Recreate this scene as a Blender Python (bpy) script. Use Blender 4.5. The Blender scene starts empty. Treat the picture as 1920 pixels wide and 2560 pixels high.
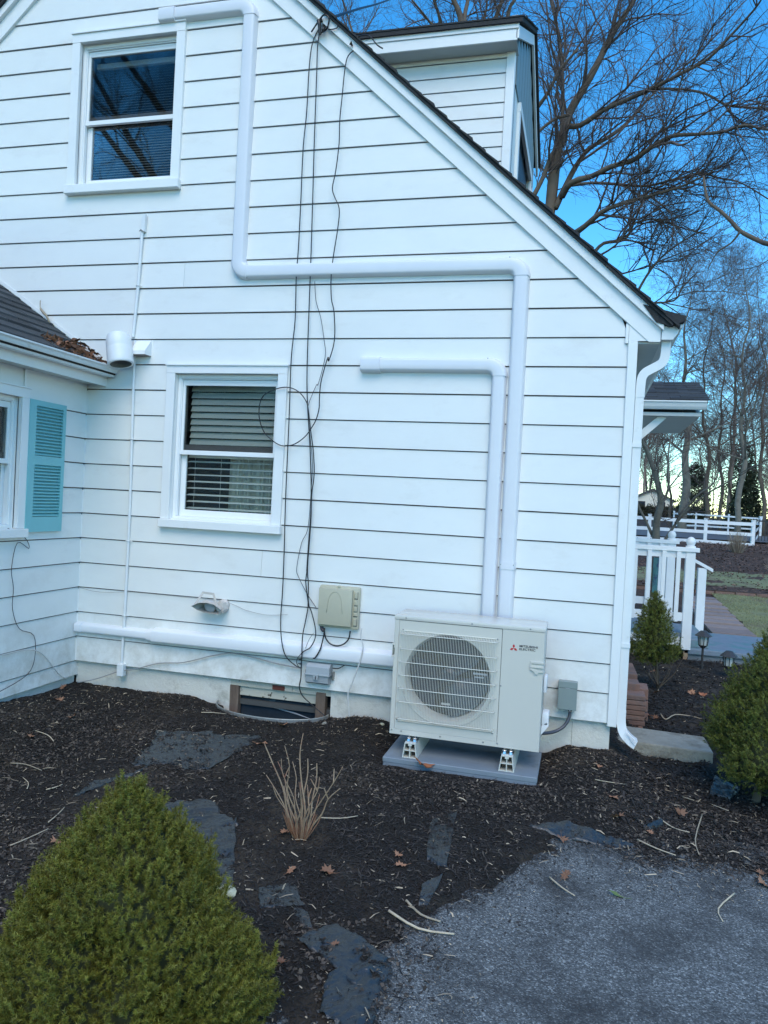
import bpy, bmesh, math, random
import numpy as np
from mathutils import Vector, Matrix, noise

R = math.radians
random.seed(11)
rng = np.random.default_rng(5)
scene = bpy.context.scene
col = scene.collection

# ------------------------------------------------------------------ camera
CAM = Vector((0.7356, -5.4295, 1.4458))
YAW, PIT, ROL = -0.25492, -0.014285, 0.051436
cam_d = bpy.data.cameras.new('camera')
cam = bpy.data.objects.new('camera', cam_d)
col.objects.link(cam)
fw = Vector((math.sin(YAW)*math.cos(PIT), math.cos(YAW)*math.cos(PIT), math.sin(PIT)))
rt = Vector((math.cos(YAW), -math.sin(YAW), 0))
up = rt.cross(fw)
r2 = rt*math.cos(ROL) + up*math.sin(ROL)
u2 = -rt*math.sin(ROL) + up*math.cos(ROL)
cam.matrix_world = Matrix(((r2.x, u2.x, -fw.x, CAM.x), (r2.y, u2.y, -fw.y, CAM.y), (r2.z, u2.z, -fw.z, CAM.z), (0, 0, 0, 1)))
cam_d.sensor_fit = 'VERTICAL'
cam_d.sensor_height = 36.0
cam_d.lens = 36.0*1900/2560
cam_d.clip_end = 600
cam_d.clip_start = 0.05
scene.camera = cam

# ------------------------------------------------------------------ sky, sun, exposure
SUN_EL, SUN_AZ = R(50), R(166)        # azimuth measured clockwise from +y: the soft light comes from behind the camera
world = bpy.data.worlds.new('World')
scene.world = world
world.use_nodes = True
wn = world.node_tree.nodes
wl = world.node_tree.links
bg = wn['Background']
sky = wn.new('ShaderNodeTexSky')
sky.sky_type = 'NISHITA'
sky.sun_disc = False
sky.sun_elevation = SUN_EL
sky.sun_rotation = SUN_AZ
sky.air_density = 1.0
sky.dust_density = 0.0
sky.ozone_density = 2.0
tint = wn.new('ShaderNodeMix'); tint.data_type = 'RGBA'; tint.blend_type = 'MULTIPLY'; tint.inputs[0].default_value = 1.0
tint.inputs[7].default_value = (.86, 1.05, 1.0, 1)
hsv = wn.new('ShaderNodeHueSaturation'); hsv.inputs['Saturation'].default_value = 1.38; hsv.inputs['Value'].default_value = 1.8
wl.new(sky.outputs[0], hsv.inputs['Color']); wl.new(hsv.outputs[0], tint.inputs[6]); wl.new(tint.outputs[2], bg.inputs[0])
bg.inputs[1].default_value = 0.15

sun_d = bpy.data.lights.new('sun', 'SUN')
sun_d.energy = 2.05
sun_d.angle = R(42)
sun_d.color = (1.0, 0.885, 0.70)
sun = bpy.data.objects.new('sun', sun_d)
col.objects.link(sun)
sd = Vector((math.sin(SUN_AZ)*math.cos(SUN_EL), math.cos(SUN_AZ)*math.cos(SUN_EL), math.sin(SUN_EL)))
sun.rotation_euler = sd.to_track_quat('Z', 'Y').to_euler()
vs = scene.view_settings
vs.view_transform = 'Standard'
vs.look = 'None'
vs.exposure = 0.21
vs.gamma = 1.0
vs.use_curve_mapping = False

# ------------------------------------------------------------------ helpers
def link(o, parent=None):
    col.objects.link(o)
    if parent is not None:
        o.parent = parent
    return o

def tag(o, label=None, cat=None, group=None, kind=None):
    if label: o['label'] = label
    if cat: o['category'] = cat
    if group: o['group'] = group
    if kind: o['kind'] = kind
    return o

def empty(name, loc=(0, 0, 0), label=None, cat=None, group=None):
    o = bpy.data.objects.new(name, None)
    o.empty_display_size = .1
    link(o)
    o.location = loc
    return tag(o, label, cat, group)

class MB:
    """collects geometry for one mesh"""
    def __init__(s):
        s.v = []; s.f = []
    def add(s, vs_, fs):
        n = len(s.v)
        s.v += [tuple(v) for v in vs_]
        s.f += [tuple(i+n for i in f) for f in fs]
        return s
    def box(s, x0, x1, y0, y1, z0, z1, ch=0.0, M=None):
        if ch <= 0:
            vs_ = [(x, y, z) for x in (x0, x1) for y in (y0, y1) for z in (z0, z1)]
            fs = [(0, 1, 3, 2), (4, 6, 7, 5), (0, 4, 5, 1), (2, 3, 7, 6), (0, 2, 6, 4), (1, 5, 7, 3)]
        else:
            bm = bmesh.new()
            bmesh.ops.create_cube(bm, size=1.0)
            for v in bm.verts:
                v.co = Vector(((x0+x1)/2+v.co.x*(x1-x0), (y0+y1)/2+v.co.y*(y1-y0), (z0+z1)/2+v.co.z*(z1-z0)))
            bmesh.ops.bevel(bm, geom=list(bm.edges), offset=ch, segments=2 if ch > .004 else 1, affect='EDGES', profile=.6)
            bm.verts.index_update()
            vs_ = [tuple(v.co) for v in bm.verts]; fs = [tuple(v.index for v in f.verts) for f in bm.faces]
            bm.free()
        if M is not None:
            vs_ = [tuple(M @ Vector(v)) for v in vs_]
        return s.add(vs_, fs)
    def prism(s, poly, a0, a1, axis='y'):
        """poly in the other two axes extruded from a0 to a1"""
        def mk(p, a):
            if axis == 'y': return (p[0], a, p[1])
            if axis == 'x': return (a, p[0], p[1])
            return (p[0], p[1], a)
        n = len(poly)
        vs_ = [mk(p, a0) for p in poly] + [mk(p, a1) for p in poly]
        fs = [tuple(range(n)), tuple(range(2*n-1, n-1, -1))] + [(i, n+i, n+(i+1) % n, (i+1) % n) for i in range(n)]
        return s.add(vs_, fs)
    def tube(s, pts, r, sides=6, caps=True, prof=None):
        pts = [Vector(p) for p in pts]
        n = len(pts)
        rs = r if isinstance(r, (list, tuple)) else [r]*n
        vs_ = []; nrm = None
        for i, p in enumerate(pts):
            t = (pts[min(i+1, n-1)] - pts[max(i-1, 0)])
            if t.length < 1e-9: t = Vector((0, 0, 1))
            t.normalize()
            if nrm is None:
                a = Vector((0, 0, 1)) if abs(t.z) < .9 else Vector((0, 1, 0))
                nrm = t.cross(a).normalized()
            else:
                nrm = (nrm - t*nrm.dot(t))
                nrm = nrm.normalized() if nrm.length > 1e-6 else t.orthogonal().normalized()
            b = t.cross(nrm)
            for k in range(sides):
                a = 2*math.pi*k/sides
                vs_.append(p + (nrm*math.cos(a)+b*math.sin(a))*rs[i])
        fs = []
        for i in range(n-1):
            for k in range(sides):
                a = i*sides+k; b = i*sides+(k+1) % sides
                fs.append((a, b, b+sides, a+sides))
        if caps:
            fs.append(tuple(range(sides-1, -1, -1))); fs.append(tuple(range((n-1)*sides, n*sides)))
        return s.add(vs_, fs)
    def lathe(s, prof, seg=24, M=None, close=False):
        """prof: (r, z) list around z"""
        vs_ = []; n = len(prof)
        for k in range(seg):
            a = 2*math.pi*k/seg
            for r, z in prof: vs_.append((r*math.cos(a), r*math.sin(a), z))
        fs = []
        for k in range(seg):
            k2 = (k+1) % seg
            for i in range(n-1):
                fs.append((k*n+i, k2*n+i, k2*n+i+1, k*n+i+1))
        if close:
            fs.append(tuple(k*n for k in range(seg-1, -1, -1))); fs.append(tuple(k*n+n-1 for k in range(seg)))
        if M is not None: vs_ = [tuple(M @ Vector(v)) for v in vs_]
        return s.add(vs_, fs)
    def mesh(s, name, m=None):
        me = bpy.data.meshes.new(name)
        me.from_pydata(s.v, [], s.f)
        me.validate()
        me.update()
        if m is not None: me.materials.append(m)
        return me
    def build(s, name, m=None, parent=None, smooth=False, label=None, kind=None):
        me = s.mesh(name, m)
        if smooth:
            me.polygons.foreach_set('use_smooth', [True]*len(me.polygons))
            if smooth is not True:
                me.set_sharp_from_angle(angle=R(smooth))
        o = bpy.data.objects.new(name, me)
        link(o, parent)
        if label: o['label'] = label
        if kind: o['kind'] = kind
        bm = bmesh.new(); bm.from_mesh(me)
        bmesh.ops.recalc_face_normals(bm, faces=list(bm.faces))
        bm.to_mesh(me); bm.free()
        return o

def quad_mesh(name, V, F, m, parent=None, smooth=False, attr=None, label=None, kind=None):
    """fast mesh from numpy arrays; F is (n,3) or (n,4); attr = per-face float"""
    V = np.asarray(V, np.float32); F = np.asarray(F, np.int32)
    me = bpy.data.meshes.new(name)
    k = F.shape[1]; n = len(F)
    me.vertices.add(len(V)); me.vertices.foreach_set('co', V.ravel())
    me.loops.add(n*k); me.loops.foreach_set('vertex_index', F.ravel())
    me.polygons.add(n); me.polygons.foreach_set('loop_start', np.arange(0, n*k, k, dtype=np.int32))
    me.polygons.foreach_set('loop_total', np.full(n, k, np.int32))
    if smooth: me.polygons.foreach_set('use_smooth', np.ones(n, bool))
    me.update(calc_edges=True)
    if attr is not None:
        a = me.attributes.new('shade', 'FLOAT', 'FACE'); a.data.foreach_set('value', np.asarray(attr, np.float32))
    me.materials.append(m)
    o = bpy.data.objects.new(name, me)
    link(o, parent)
    if label: o['label'] = label
    if kind: o['kind'] = kind
    return o

def copy_tree(o, parent=None):
    c = o.copy(); col.objects.link(c)
    if parent is not None: c.parent = parent
    for ch in list(o.children): copy_tree(ch, c)
    return c

def smooth_path(pts, n=4):
    """Catmull-Rom through points"""
    P = [Vector(p) for p in pts]
    out = []
    for i in range(len(P)-1):
        p0 = P[max(i-1, 0)]; p1 = P[i]; p2 = P[i+1]; p3 = P[min(i+2, len(P)-1)]
        for k in range(n):
            t = k/n
            out.append(.5*((2*p1)+(-p0+p2)*t+(2*p0-5*p1+4*p2-p3)*t*t+(-p0+3*p1-3*p2+p3)*t**3))
    out.append(P[-1])
    return out

# ------------------------------------------------------------------ materials
def mat(name, c, rough=.6, metal=0., var=0., vscale=3., bump=0., bscale=60., c2=None, c2_lo=.5, c2_hi=.65, c2scale=5., spec=.5,
        shade=False, obj_var=0., stretch=(1, 1, 1), coat=0., rvar=0.):
    m = bpy.data.materials.new(name)
    m.use_nodes = True
    nt = m.node_tree; N = nt.nodes; L = nt.links
    b = N['Principled BSDF']
    b.inputs['Roughness'].default_value = rough
    b.inputs['Metallic'].default_value = metal
    b.inputs['Specular IOR Level'].default_value = spec
    if coat: b.inputs['Coat Weight'].default_value = coat
    tc = N.new('ShaderNodeTexCoord'); mp = N.new('ShaderNodeMapping'); L.new(tc.outputs['Object'], mp.inputs[0])
    mp.inputs['Scale'].default_value = stretch
    rgb = N.new('ShaderNodeRGB'); rgb.outputs[0].default_value = (*c, 1)
    cur = rgb.outputs[0]
    def noise_tex(sc, det=6, ro=.6):
        t = N.new('ShaderNodeTexNoise'); t.inputs['Scale'].default_value = sc; t.inputs['Detail'].default_value = det
        t.inputs['Roughness'].default_value = ro
        L.new(mp.outputs[0], t.inputs['Vector']); return t
    if c2 is not None:
        t = noise_tex(c2scale, 8, .65)
        r_ = N.new('ShaderNodeMapRange'); r_.inputs[1].default_value = c2_lo; r_.inputs[2].default_value = c2_hi
        L.new(t.outputs['Fac'], r_.inputs[0])
        mx = N.new('ShaderNodeMix'); mx.data_type = 'RGBA'; L.new(r_.outputs[0], mx.inputs[0]); L.new(cur, mx.inputs[6]); mx.inputs[7].default_value = (*c2, 1)
        cur = mx.outputs[2]
    def scale_val(fac_out, amt, cur):
        mr = N.new('ShaderNodeMapRange'); mr.inputs[1].default_value = .0; mr.inputs[2].default_value = 1.; mr.inputs[3].default_value = 1-amt; mr.inputs[4].default_value = 1+amt
        L.new(fac_out, mr.inputs[0])
        vm = N.new('ShaderNodeVectorMath'); vm.operation = 'SCALE'; L.new(cur, vm.inputs[0]); L.new(mr.outputs[0], vm.inputs['Scale'])
        return vm.outputs[0]
    if var:
        t = noise_tex(vscale, 8, .7); cur = scale_val(t.outputs['Fac'], var*1.6, cur)
    if obj_var:
        oi = N.new('ShaderNodeObjectInfo'); cur = scale_val(oi.outputs['Random'], obj_var, cur)
    if shade:
        at = N.new('ShaderNodeAttribute'); at.attribute_name = 'shade'; cur = scale_val(at.outputs['Fac'], .62, cur)
    L.new(cur, b.inputs['Base Color'])
    if rvar:
        t = noise_tex(vscale*2.3, 5, .6); mr = N.new('ShaderNodeMapRange'); mr.inputs[3].default_value = max(rough-rvar, .02); mr.inputs[4].default_value = min(rough+rvar, 1)
        L.new(t.outputs['Fac'], mr.inputs[0]); L.new(mr.outputs[0], b.inputs['Roughness'])
    if bump:
        t = noise_tex(bscale, 6, .65); bp = N.new('ShaderNodeBump'); bp.inputs['Strength'].default_value = bump; bp.inputs['Distance'].default_value = .01
        L.new(t.outputs['Fac'], bp.inputs['Height']); L.new(bp.outputs[0], b.inputs['Normal'])
    return m

M = {}
M['siding'] = mat('siding_paint', (.765, .768, .742), .5, var=.045, vscale=1.7, bump=.12, bscale=240, c2=(.68, .67, .64), c2_lo=.56, c2_hi=.8, c2scale=2.2, obj_var=.018, stretch=(1, 1, 2.2))
def splash(m):
    """mud splash and mildew on the lowest courses"""
    N = m.node_tree.nodes; L = m.node_tree.links; b = N['Principled BSDF']; src = b.inputs['Base Color'].links[0].from_socket
    tc = N.new('ShaderNodeTexCoord'); sx = N.new('ShaderNodeSeparateXYZ'); L.new(tc.outputs['Object'], sx.inputs[0])
    h = N.new('ShaderNodeMapRange'); h.inputs[1].default_value = .55; h.inputs[2].default_value = -.05; L.new(sx.outputs[2], h.inputs[0])
    t = N.new('ShaderNodeTexNoise'); t.inputs['Scale'].default_value = 5.5; t.inputs['Detail'].default_value = 10; t.inputs['Roughness'].default_value = .75; L.new(tc.outputs['Object'], t.inputs['Vector'])
    n = N.new('ShaderNodeMapRange'); n.inputs[1].default_value = .42; n.inputs[2].default_value = .75; L.new(t.outputs['Fac'], n.inputs[0])
    mu = N.new('ShaderNodeMath'); mu.operation = 'MULTIPLY'; L.new(h.outputs[0], mu.inputs[0]); L.new(n.outputs[0], mu.inputs[1])
    mx = N.new('ShaderNodeMix'); mx.data_type = 'RGBA'; L.new(mu.outputs[0], mx.inputs[0]); L.new(src, mx.inputs[6]); mx.inputs[7].default_value = (.42, .39, .32, 1); L.new(mx.outputs[2], b.inputs['Base Color'])
splash(M['siding'])
M['trim'] = mat('trim_paint', (.79, .79, .775), .42, var=.04, vscale=3, bump=.08, bscale=150, c2=(.66, .64, .6), c2_lo=.62, c2_hi=.8, c2scale=6)
M['vinyl'] = mat('window_vinyl', (.82, .82, .81), .3, var=.02, vscale=4)
M['alum'] = mat('gutter_paint', (.72, .74, .74), .38, var=.07, vscale=5, c2=(.5, .5, .47), c2_lo=.6, c2_hi=.8, c2scale=9)
M['felt'] = mat('joint_felt', (.13, .095, .085), .9, var=.3, vscale=20)
M['sheathdark'] = mat('dormer_sheathing', (.2, .24, .27), .8)
M['sheath'] = mat('inner_board', (.3, .25, .2), .9)
M['found'] = mat('foundation_paint', (.62, .60, .54), .75, var=.12, vscale=6, bump=.5, bscale=50, c2=(.36, .34, .29), c2_lo=.55, c2_hi=.72, c2scale=4)
M['shingle'] = mat('asphalt_shingle', (.042, .046, .05), .85, var=.3, vscale=60, bump=.6, bscale=220, obj_var=.42)
M['shingle_dark'] = mat('shingle_edge', (.03, .03, .032), .85, var=.4, vscale=40, bump=.6, bscale=150)
M['soffit'] = mat('soffit_paint', (.52, .54, .53), .5, var=.06)
M['duct'] = mat('duct_plastic', (.70, .70, .725), .32, var=.03, vscale=5, rvar=.07)
M['duct2'] = mat('duct_plastic_white', (.76, .77, .79), .3, var=.03, vscale=5, rvar=.07)
M['conduit'] = mat('conduit_paint', (.74, .75, .75), .4, var=.06, vscale=12)
M['ac'] = mat('powder_coat_ivory', (.585, .558, .495), .38, var=.02, vscale=4, bump=.05, bscale=500, rvar=.05)
M['ac_top'] = mat('powder_coat_top', (.60, .575, .52), .2, var=.02, vscale=4, rvar=.05)
M['wire'] = mat('grille_plastic', (.66, .63, .55), .35)
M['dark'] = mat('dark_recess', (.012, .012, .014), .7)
M['fan'] = mat('fan_plastic', (.018, .022, .034), .35, var=.2, vscale=8)
M['coil'] = mat('heat_exchanger', (.035, .024, .012), .45, metal=.3, var=.3, vscale=30)
M['screw'] = mat('screw_steel', (.35, .34, .32), .35, metal=.8)
M['chrome'] = mat('zinc_bolts', (.75, .76, .78), .18, metal=1.)
M['pad'] = mat('plastic_pad', (.20, .235, .27), .5, var=.12, vscale=8, bump=.1, bscale=120, c2=(.13, .14, .14), c2_lo=.55, c2_hi=.75, c2scale=7)
M['riser'] = mat('riser_plastic', (.60, .585, .52), .45, var=.06, vscale=10)
M['red'] = mat('red_print', (.5, .02, .03), .4)
M['ink'] = mat('dark_print', (.045, .04, .05), .5)
M['beige'] = mat('beige_plastic', (.47, .44, .33), .5, var=.06, vscale=8, bump=.15, bscale=200)
M['greybox'] = mat('grey_plastic', (.34, .37, .39), .45, var=.08, vscale=9, bump=.1, bscale=90)
M['greenbox'] = mat('grey_green_steel', (.22, .27, .265), .42, var=.06, vscale=9, bump=.04)
M['whip'] = mat('conduit_whip', (.07, .075, .095), .35)
M['cable'] = mat('black_cable', (.012, .011, .014), .45)
M['cable_w'] = mat('white_cable', (.6, .6, .58), .5, var=.1)
M['cable_g'] = mat('grey_cable', (.3, .3, .3), .5, var=.2, vscale=9)
M['teal'] = mat('teal_shutter_paint', (.20, .50, .53), .42, var=.05, vscale=5, bump=.05, rvar=.06)
M['wood'] = mat('weathered_wood', (.17, .12, .09), .8, var=.35, vscale=14, bump=.6, bscale=50, stretch=(1, 1, .18), c2=(.09, .06, .045), c2_lo=.45, c2_hi=.7, c2scale=8)
M['peel'] = mat('peeling_paint', (.50, .47, .39), .7, var=.1, vscale=8, bump=.5, bscale=25, c2=(.09, .075, .055), c2_lo=.60, c2_hi=.62, c2scale=9)
M['galv'] = mat('galvanised_rim', (.33, .34, .32), .45, metal=.5, var=.3, vscale=12, c2=(.16, .07, .04), c2_lo=.55, c2_hi=.7, c2scale=10)
M['cream'] = mat('lamp_metal', (.52, .48, .44), .4, var=.12, vscale=20, c2=(.2, .15, .12), c2_lo=.62, c2_hi=.8, c2scale=25)
M['lens'] = mat('lamp_lens', (.42, .44, .46), .15, var=.1)
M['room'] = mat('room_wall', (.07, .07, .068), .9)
M['blind'] = mat('blind_slat', (.80, .84, .76), .5, var=.05)
M['blind_d'] = mat('dark_blind_slat', (.6, .63, .6), .5, var=.05)
M['curtain'] = mat('curtain_cloth', (.62, .64, .58), .9, var=.25, vscale=9, stretch=(3, 1, .25))
M['sashdark'] = mat('inner_sash_wood', (.25, .215, .2), .6, var=.12, vscale=10)
M['bark'] = mat('grey_brown_bark', (.12, .09, .065), .9, var=.35, vscale=4, bump=.8, bscale=9, stretch=(1, 1, .35), c2=(.05, .04, .035), c2_lo=.5, c2_hi=.7, c2scale=2.5)
M['bark_s'] = mat('smooth_grey_bark', (.17, .15, .12), .8, var=.3, vscale=5, bump=.4, bscale=12, c2=(.10, .09, .07), c2_lo=.5, c2_hi=.7, c2scale=4)
M['twig'] = mat('twig_bark', (.105, .075, .065), .85, shade=True)
M['cane'] = mat('dry_cane', (.33, .225, .14), .7, var=.35, vscale=14, c2=(.2, .07, .04), c2_lo=.5, c2_hi=.7, c2scale=10)
M['needle'] = mat('spruce_needles', (.135, .130, .019), .55, shade=True, spec=.35)
M['needle_d'] = mat('dark_spruce_needles', (.105, .115, .02), .55, shade=True, spec=.35)
M['shade_core'] = mat('shade_core_dark', (.03, .035, .01), .9)  # dark solid inside the shrubs, inner shade put into its colour
M['evergreen'] = mat('evergreen_foliage', (.035, .045, .018), .7, shade=True)
M['hedge'] = mat('brown_green_hedge', (.05, .045, .02), .8, shade=True)
M['fabric'] = mat('weed_fabric', (.017, .021, .025), .36, var=.3, vscale=7, bump=.5, bscale=45, c2=(.02, .018, .016), c2_lo=.55, c2_hi=.68, c2scale=9, spec=.8)
M['mulch'] = mat('mulch_shreds', (.024, .019, .017), .9, shade=True)
M['crumb'] = mat('soil_crumbs', (.075, .058, .045), .95, shade=True)
M['straw'] = mat('pale_wood_chips', (.36, .28, .19), .8, shade=True)
M['leaf'] = mat('dry_oak_leaf', (.27, .13, .07), .65, var=.35, vscale=25, obj_var=.35)
M['leaf_o'] = mat('orange_brown_leaf', (.34, .12, .05), .6, var=.3, vscale=25)
M['leaf_g'] = mat('green_leaf', (.12, .17, .05), .5, var=.1)
M['stick'] = mat('dry_stick', (.42, .34, .24), .75, var=.25, vscale=20, obj_var=.3)
M['rock'] = mat('pale_rock', (.5, .47, .33), .8, var=.25, vscale=14, bump=.6, bscale=30)
M['brick'] = mat('clay_brick', (.20, .115, .09), .85, var=.25, vscale=14, bump=.6, bscale=60, obj_var=.2, c2=(.14, .10, .09), c2_lo=.5, c2_hi=.65, c2scale=8)
M['conc'] = mat('weathered_concrete', (.27, .26, .225), .9, var=.25, vscale=9, bump=.8, bscale=40, c2=(.15, .13, .10), c2_lo=.5, c2_hi=.68, c2scale=6)
M['porch'] = mat('porch_paint', (.74, .75, .76), .45, var=.06, vscale=6)
M['deck'] = mat('deck_blue_grey', (.16, .20, .25), .55, var=.2, vscale=8, c2=(.09, .2, .21), c2_lo=.5, c2_hi=.62, c2scale=5)
M['deck2'] = mat('deck_riser_grey', (.15, .17, .19), .7, var=.2, vscale=5, bump=.3)
M['stone'] = mat('flagstone', (.25, .19, .17), .8, var=.2, vscale=7, bump=.4, bscale=40, obj_var=.2)
M['lampdark'] = mat('lamp_bronze', (.035, .035, .038), .45)
M['lampglass'] = mat('lamp_frosted', (.42, .44, .42), .25, var=.1)
M['fence'] = mat('white_fence', (.76, .76, .77), .5, var=.08, vscale=2)
M['road'] = mat('far_road', (.085, .09, .10), .8, var=.1)
M['cottage'] = mat('sunlit_cream_wall', (.85, .78, .66), .8)  # sunlit brightness put into the wall colour
M['roofd'] = mat('far_roof', (.1, .09, .09), .9)
M['grass'] = mat('winter_grass', (.22, .22, .10), .8, shade=True)
M['flag'] = mat('teal_flag', (.05, .16, .18), .7, var=.25, vscale=9, c2=(.03, .05, .12), c2_lo=.5, c2_hi=.56, c2scale=6)
M['black'] = mat('black_iron', (.02, .02, .02), .5)

def glass_mat(name, tint, refl=1.0, rough=.02):
    m = bpy.data.materials.new(name); m.use_nodes = True
    N = m.node_tree.nodes; L = m.node_tree.links
    N.remove(N['Principled BSDF'])
    out = N['Material Output']
    tr = N.new('ShaderNodeBsdfTransparent'); tr.inputs[0].default_value = (*tint, 1)
    gl = N.new('ShaderNodeBsdfGlossy'); gl.inputs['Roughness'].default_value = rough
    fr = N.new('ShaderNodeFresnel'); fr.inputs[0].default_value = 1.5
    mu = N.new('ShaderNodeMath'); mu.operation = 'MULTIPLY'; mu.inputs[1].default_value = refl
    L.new(fr.outputs[0], mu.inputs[0])
    mx = N.new('ShaderNodeMixShader'); L.new(mu.outputs[0], mx.inputs[0]); L.new(tr.outputs[0], mx.inputs[1]); L.new(gl.outputs[0], mx.inputs[2])
    L.new(mx.outputs[0], out.inputs[0])
    return m
M['glass'] = glass_mat('window_glass', (.93, .94, .94), .55)
M['screen'] = glass_mat('screened_glass', (.72, .74, .74), .2, .03)

def ground_mat():
    m = mat('garden_soil', (.026, .021, .018), .92, spec=.25)
    N = m.node_tree.nodes; L = m.node_tree.links; b = N['Principled BSDF']
    tc = [n for n in N if n.type == 'TEX_COORD'][0]
    def nz(sc, det=8, ro=.65):
        t = N.new('ShaderNodeTexNoise'); t.inputs['Scale'].default_value = sc; t.inputs['Detail'].default_value = det; t.inputs['Roughness'].default_value = ro
        L.new(tc.outputs['Object'], t.inputs['Vector']); return t.outputs['Fac']
    def mr(x, a, c, o0=0, o1=1):
        r_ = N.new('ShaderNodeMapRange'); r_.inputs[1].default_value = a; r_.inputs[2].default_value = c; r_.inputs[3].default_value = o0; r_.inputs[4].default_value = o1
        L.new(x, r_.inputs[0]); return r_.outputs[0]
    def mix(f, a, c):
        mx = N.new('ShaderNodeMix'); mx.data_type = 'RGBA'; L.new(f, mx.inputs[0])
        if isinstance(a, tuple): mx.inputs[6].default_value = (*a, 1)
        else: L.new(a, mx.inputs[6])
        if isinstance(c, tuple): mx.inputs[7].default_value = (*c, 1)
        else: L.new(c, mx.inputs[7])
        return mx.outputs[2]
    fine = nz(95, 6, .75)
    c = mix(mr(fine, .35, .7), (.009, .0075, .0065), (.045, .036, .029))
    c = mix(mr(nz(1.6, 6, .6), .5, .62, 0, .75), c, (.075, .058, .042))
    c = mix(mr(nz(230, 3, .6), .68, .74, 0, .5), c, (.16, .13, .09))
    sx = N.new('ShaderNodeSeparateXYZ'); L.new(tc.outputs['Object'], sx.inputs[0])
    c = mix(mr(sx.outputs[1], 7, 12), c, mix(mr(nz(9, 6, .7), .4, .65), (.11, .065, .045), (.05, .035, .028)))
    L.new(c, b.inputs['Base Color'])
    bp = N.new('ShaderNodeBump'); bp.inputs['Strength'].default_value = 1.; bp.inputs['Distance'].default_value = .012
    L.new(fine, bp.inputs['Height']); L.new(bp.outputs[0], b.inputs['Normal'])
    return m
M['soil'] = ground_mat()

def asphalt_mat():
    m = mat('worn_asphalt', (.1, .105, .11), .85, spec=.35)
    N = m.node_tree.nodes; L = m.node_tree.links; b = N['Principled BSDF']
    tc = [n for n in N if n.type == 'TEX_COORD'][0]
    vo = N.new('ShaderNodeTexVoronoi'); vo.inputs['Scale'].default_value = 165; L.new(tc.outputs['Object'], vo.inputs['Vector'])
    sep = N.new('ShaderNodeSeparateColor'); L.new(vo.outputs['Color'], sep.inputs[0])
    cr = N.new('ShaderNodeValToRGB'); L.new(sep.outputs[0], cr.inputs[0])
    e = cr.color_ramp.elements
    e[0].position = 0; e[0].color = (.062, .062, .06, 1); e[1].position = 1; e[1].color = (.38, .385, .37, 1)
    x = e.new(.5); x.color = (.118, .122, .12, 1); x = e.new(.85); x.color = (.20, .205, .20, 1)
    t = N.new('ShaderNodeTexNoise'); t.inputs['Scale'].default_value = 3.2; t.inputs['Detail'].default_value = 9; t.inputs['Roughness'].default_value = .7
    L.new(tc.outputs['Object'], t.inputs['Vector'])
    r_ = N.new('ShaderNodeMapRange'); r_.inputs[1].default_value = .46; r_.inputs[2].default_value = .66; r_.inputs[4].default_value = .8
    L.new(t.outputs['Fac'], r_.inputs[0])
    mx = N.new('ShaderNodeMix'); mx.data_type = 'RGBA'; L.new(r_.outputs[0], mx.inputs[0]); L.new(cr.outputs[0], mx.inputs[6]); mx.inputs[7].default_value = (.035, .034, .034, 1)
    L.new(mx.outputs[2], b.inputs['Base Color'])
    bp = N.new('ShaderNodeBump'); bp.inputs['Strength'].default_value = .8; bp.inputs['Distance'].default_value = .006
    L.new(vo.outputs['Distance'], bp.inputs['Height']); bp.invert = True; L.new(bp.outputs[0], b.inputs['Normal'])
    return m
M['asphalt'] = asphalt_mat()

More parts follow.
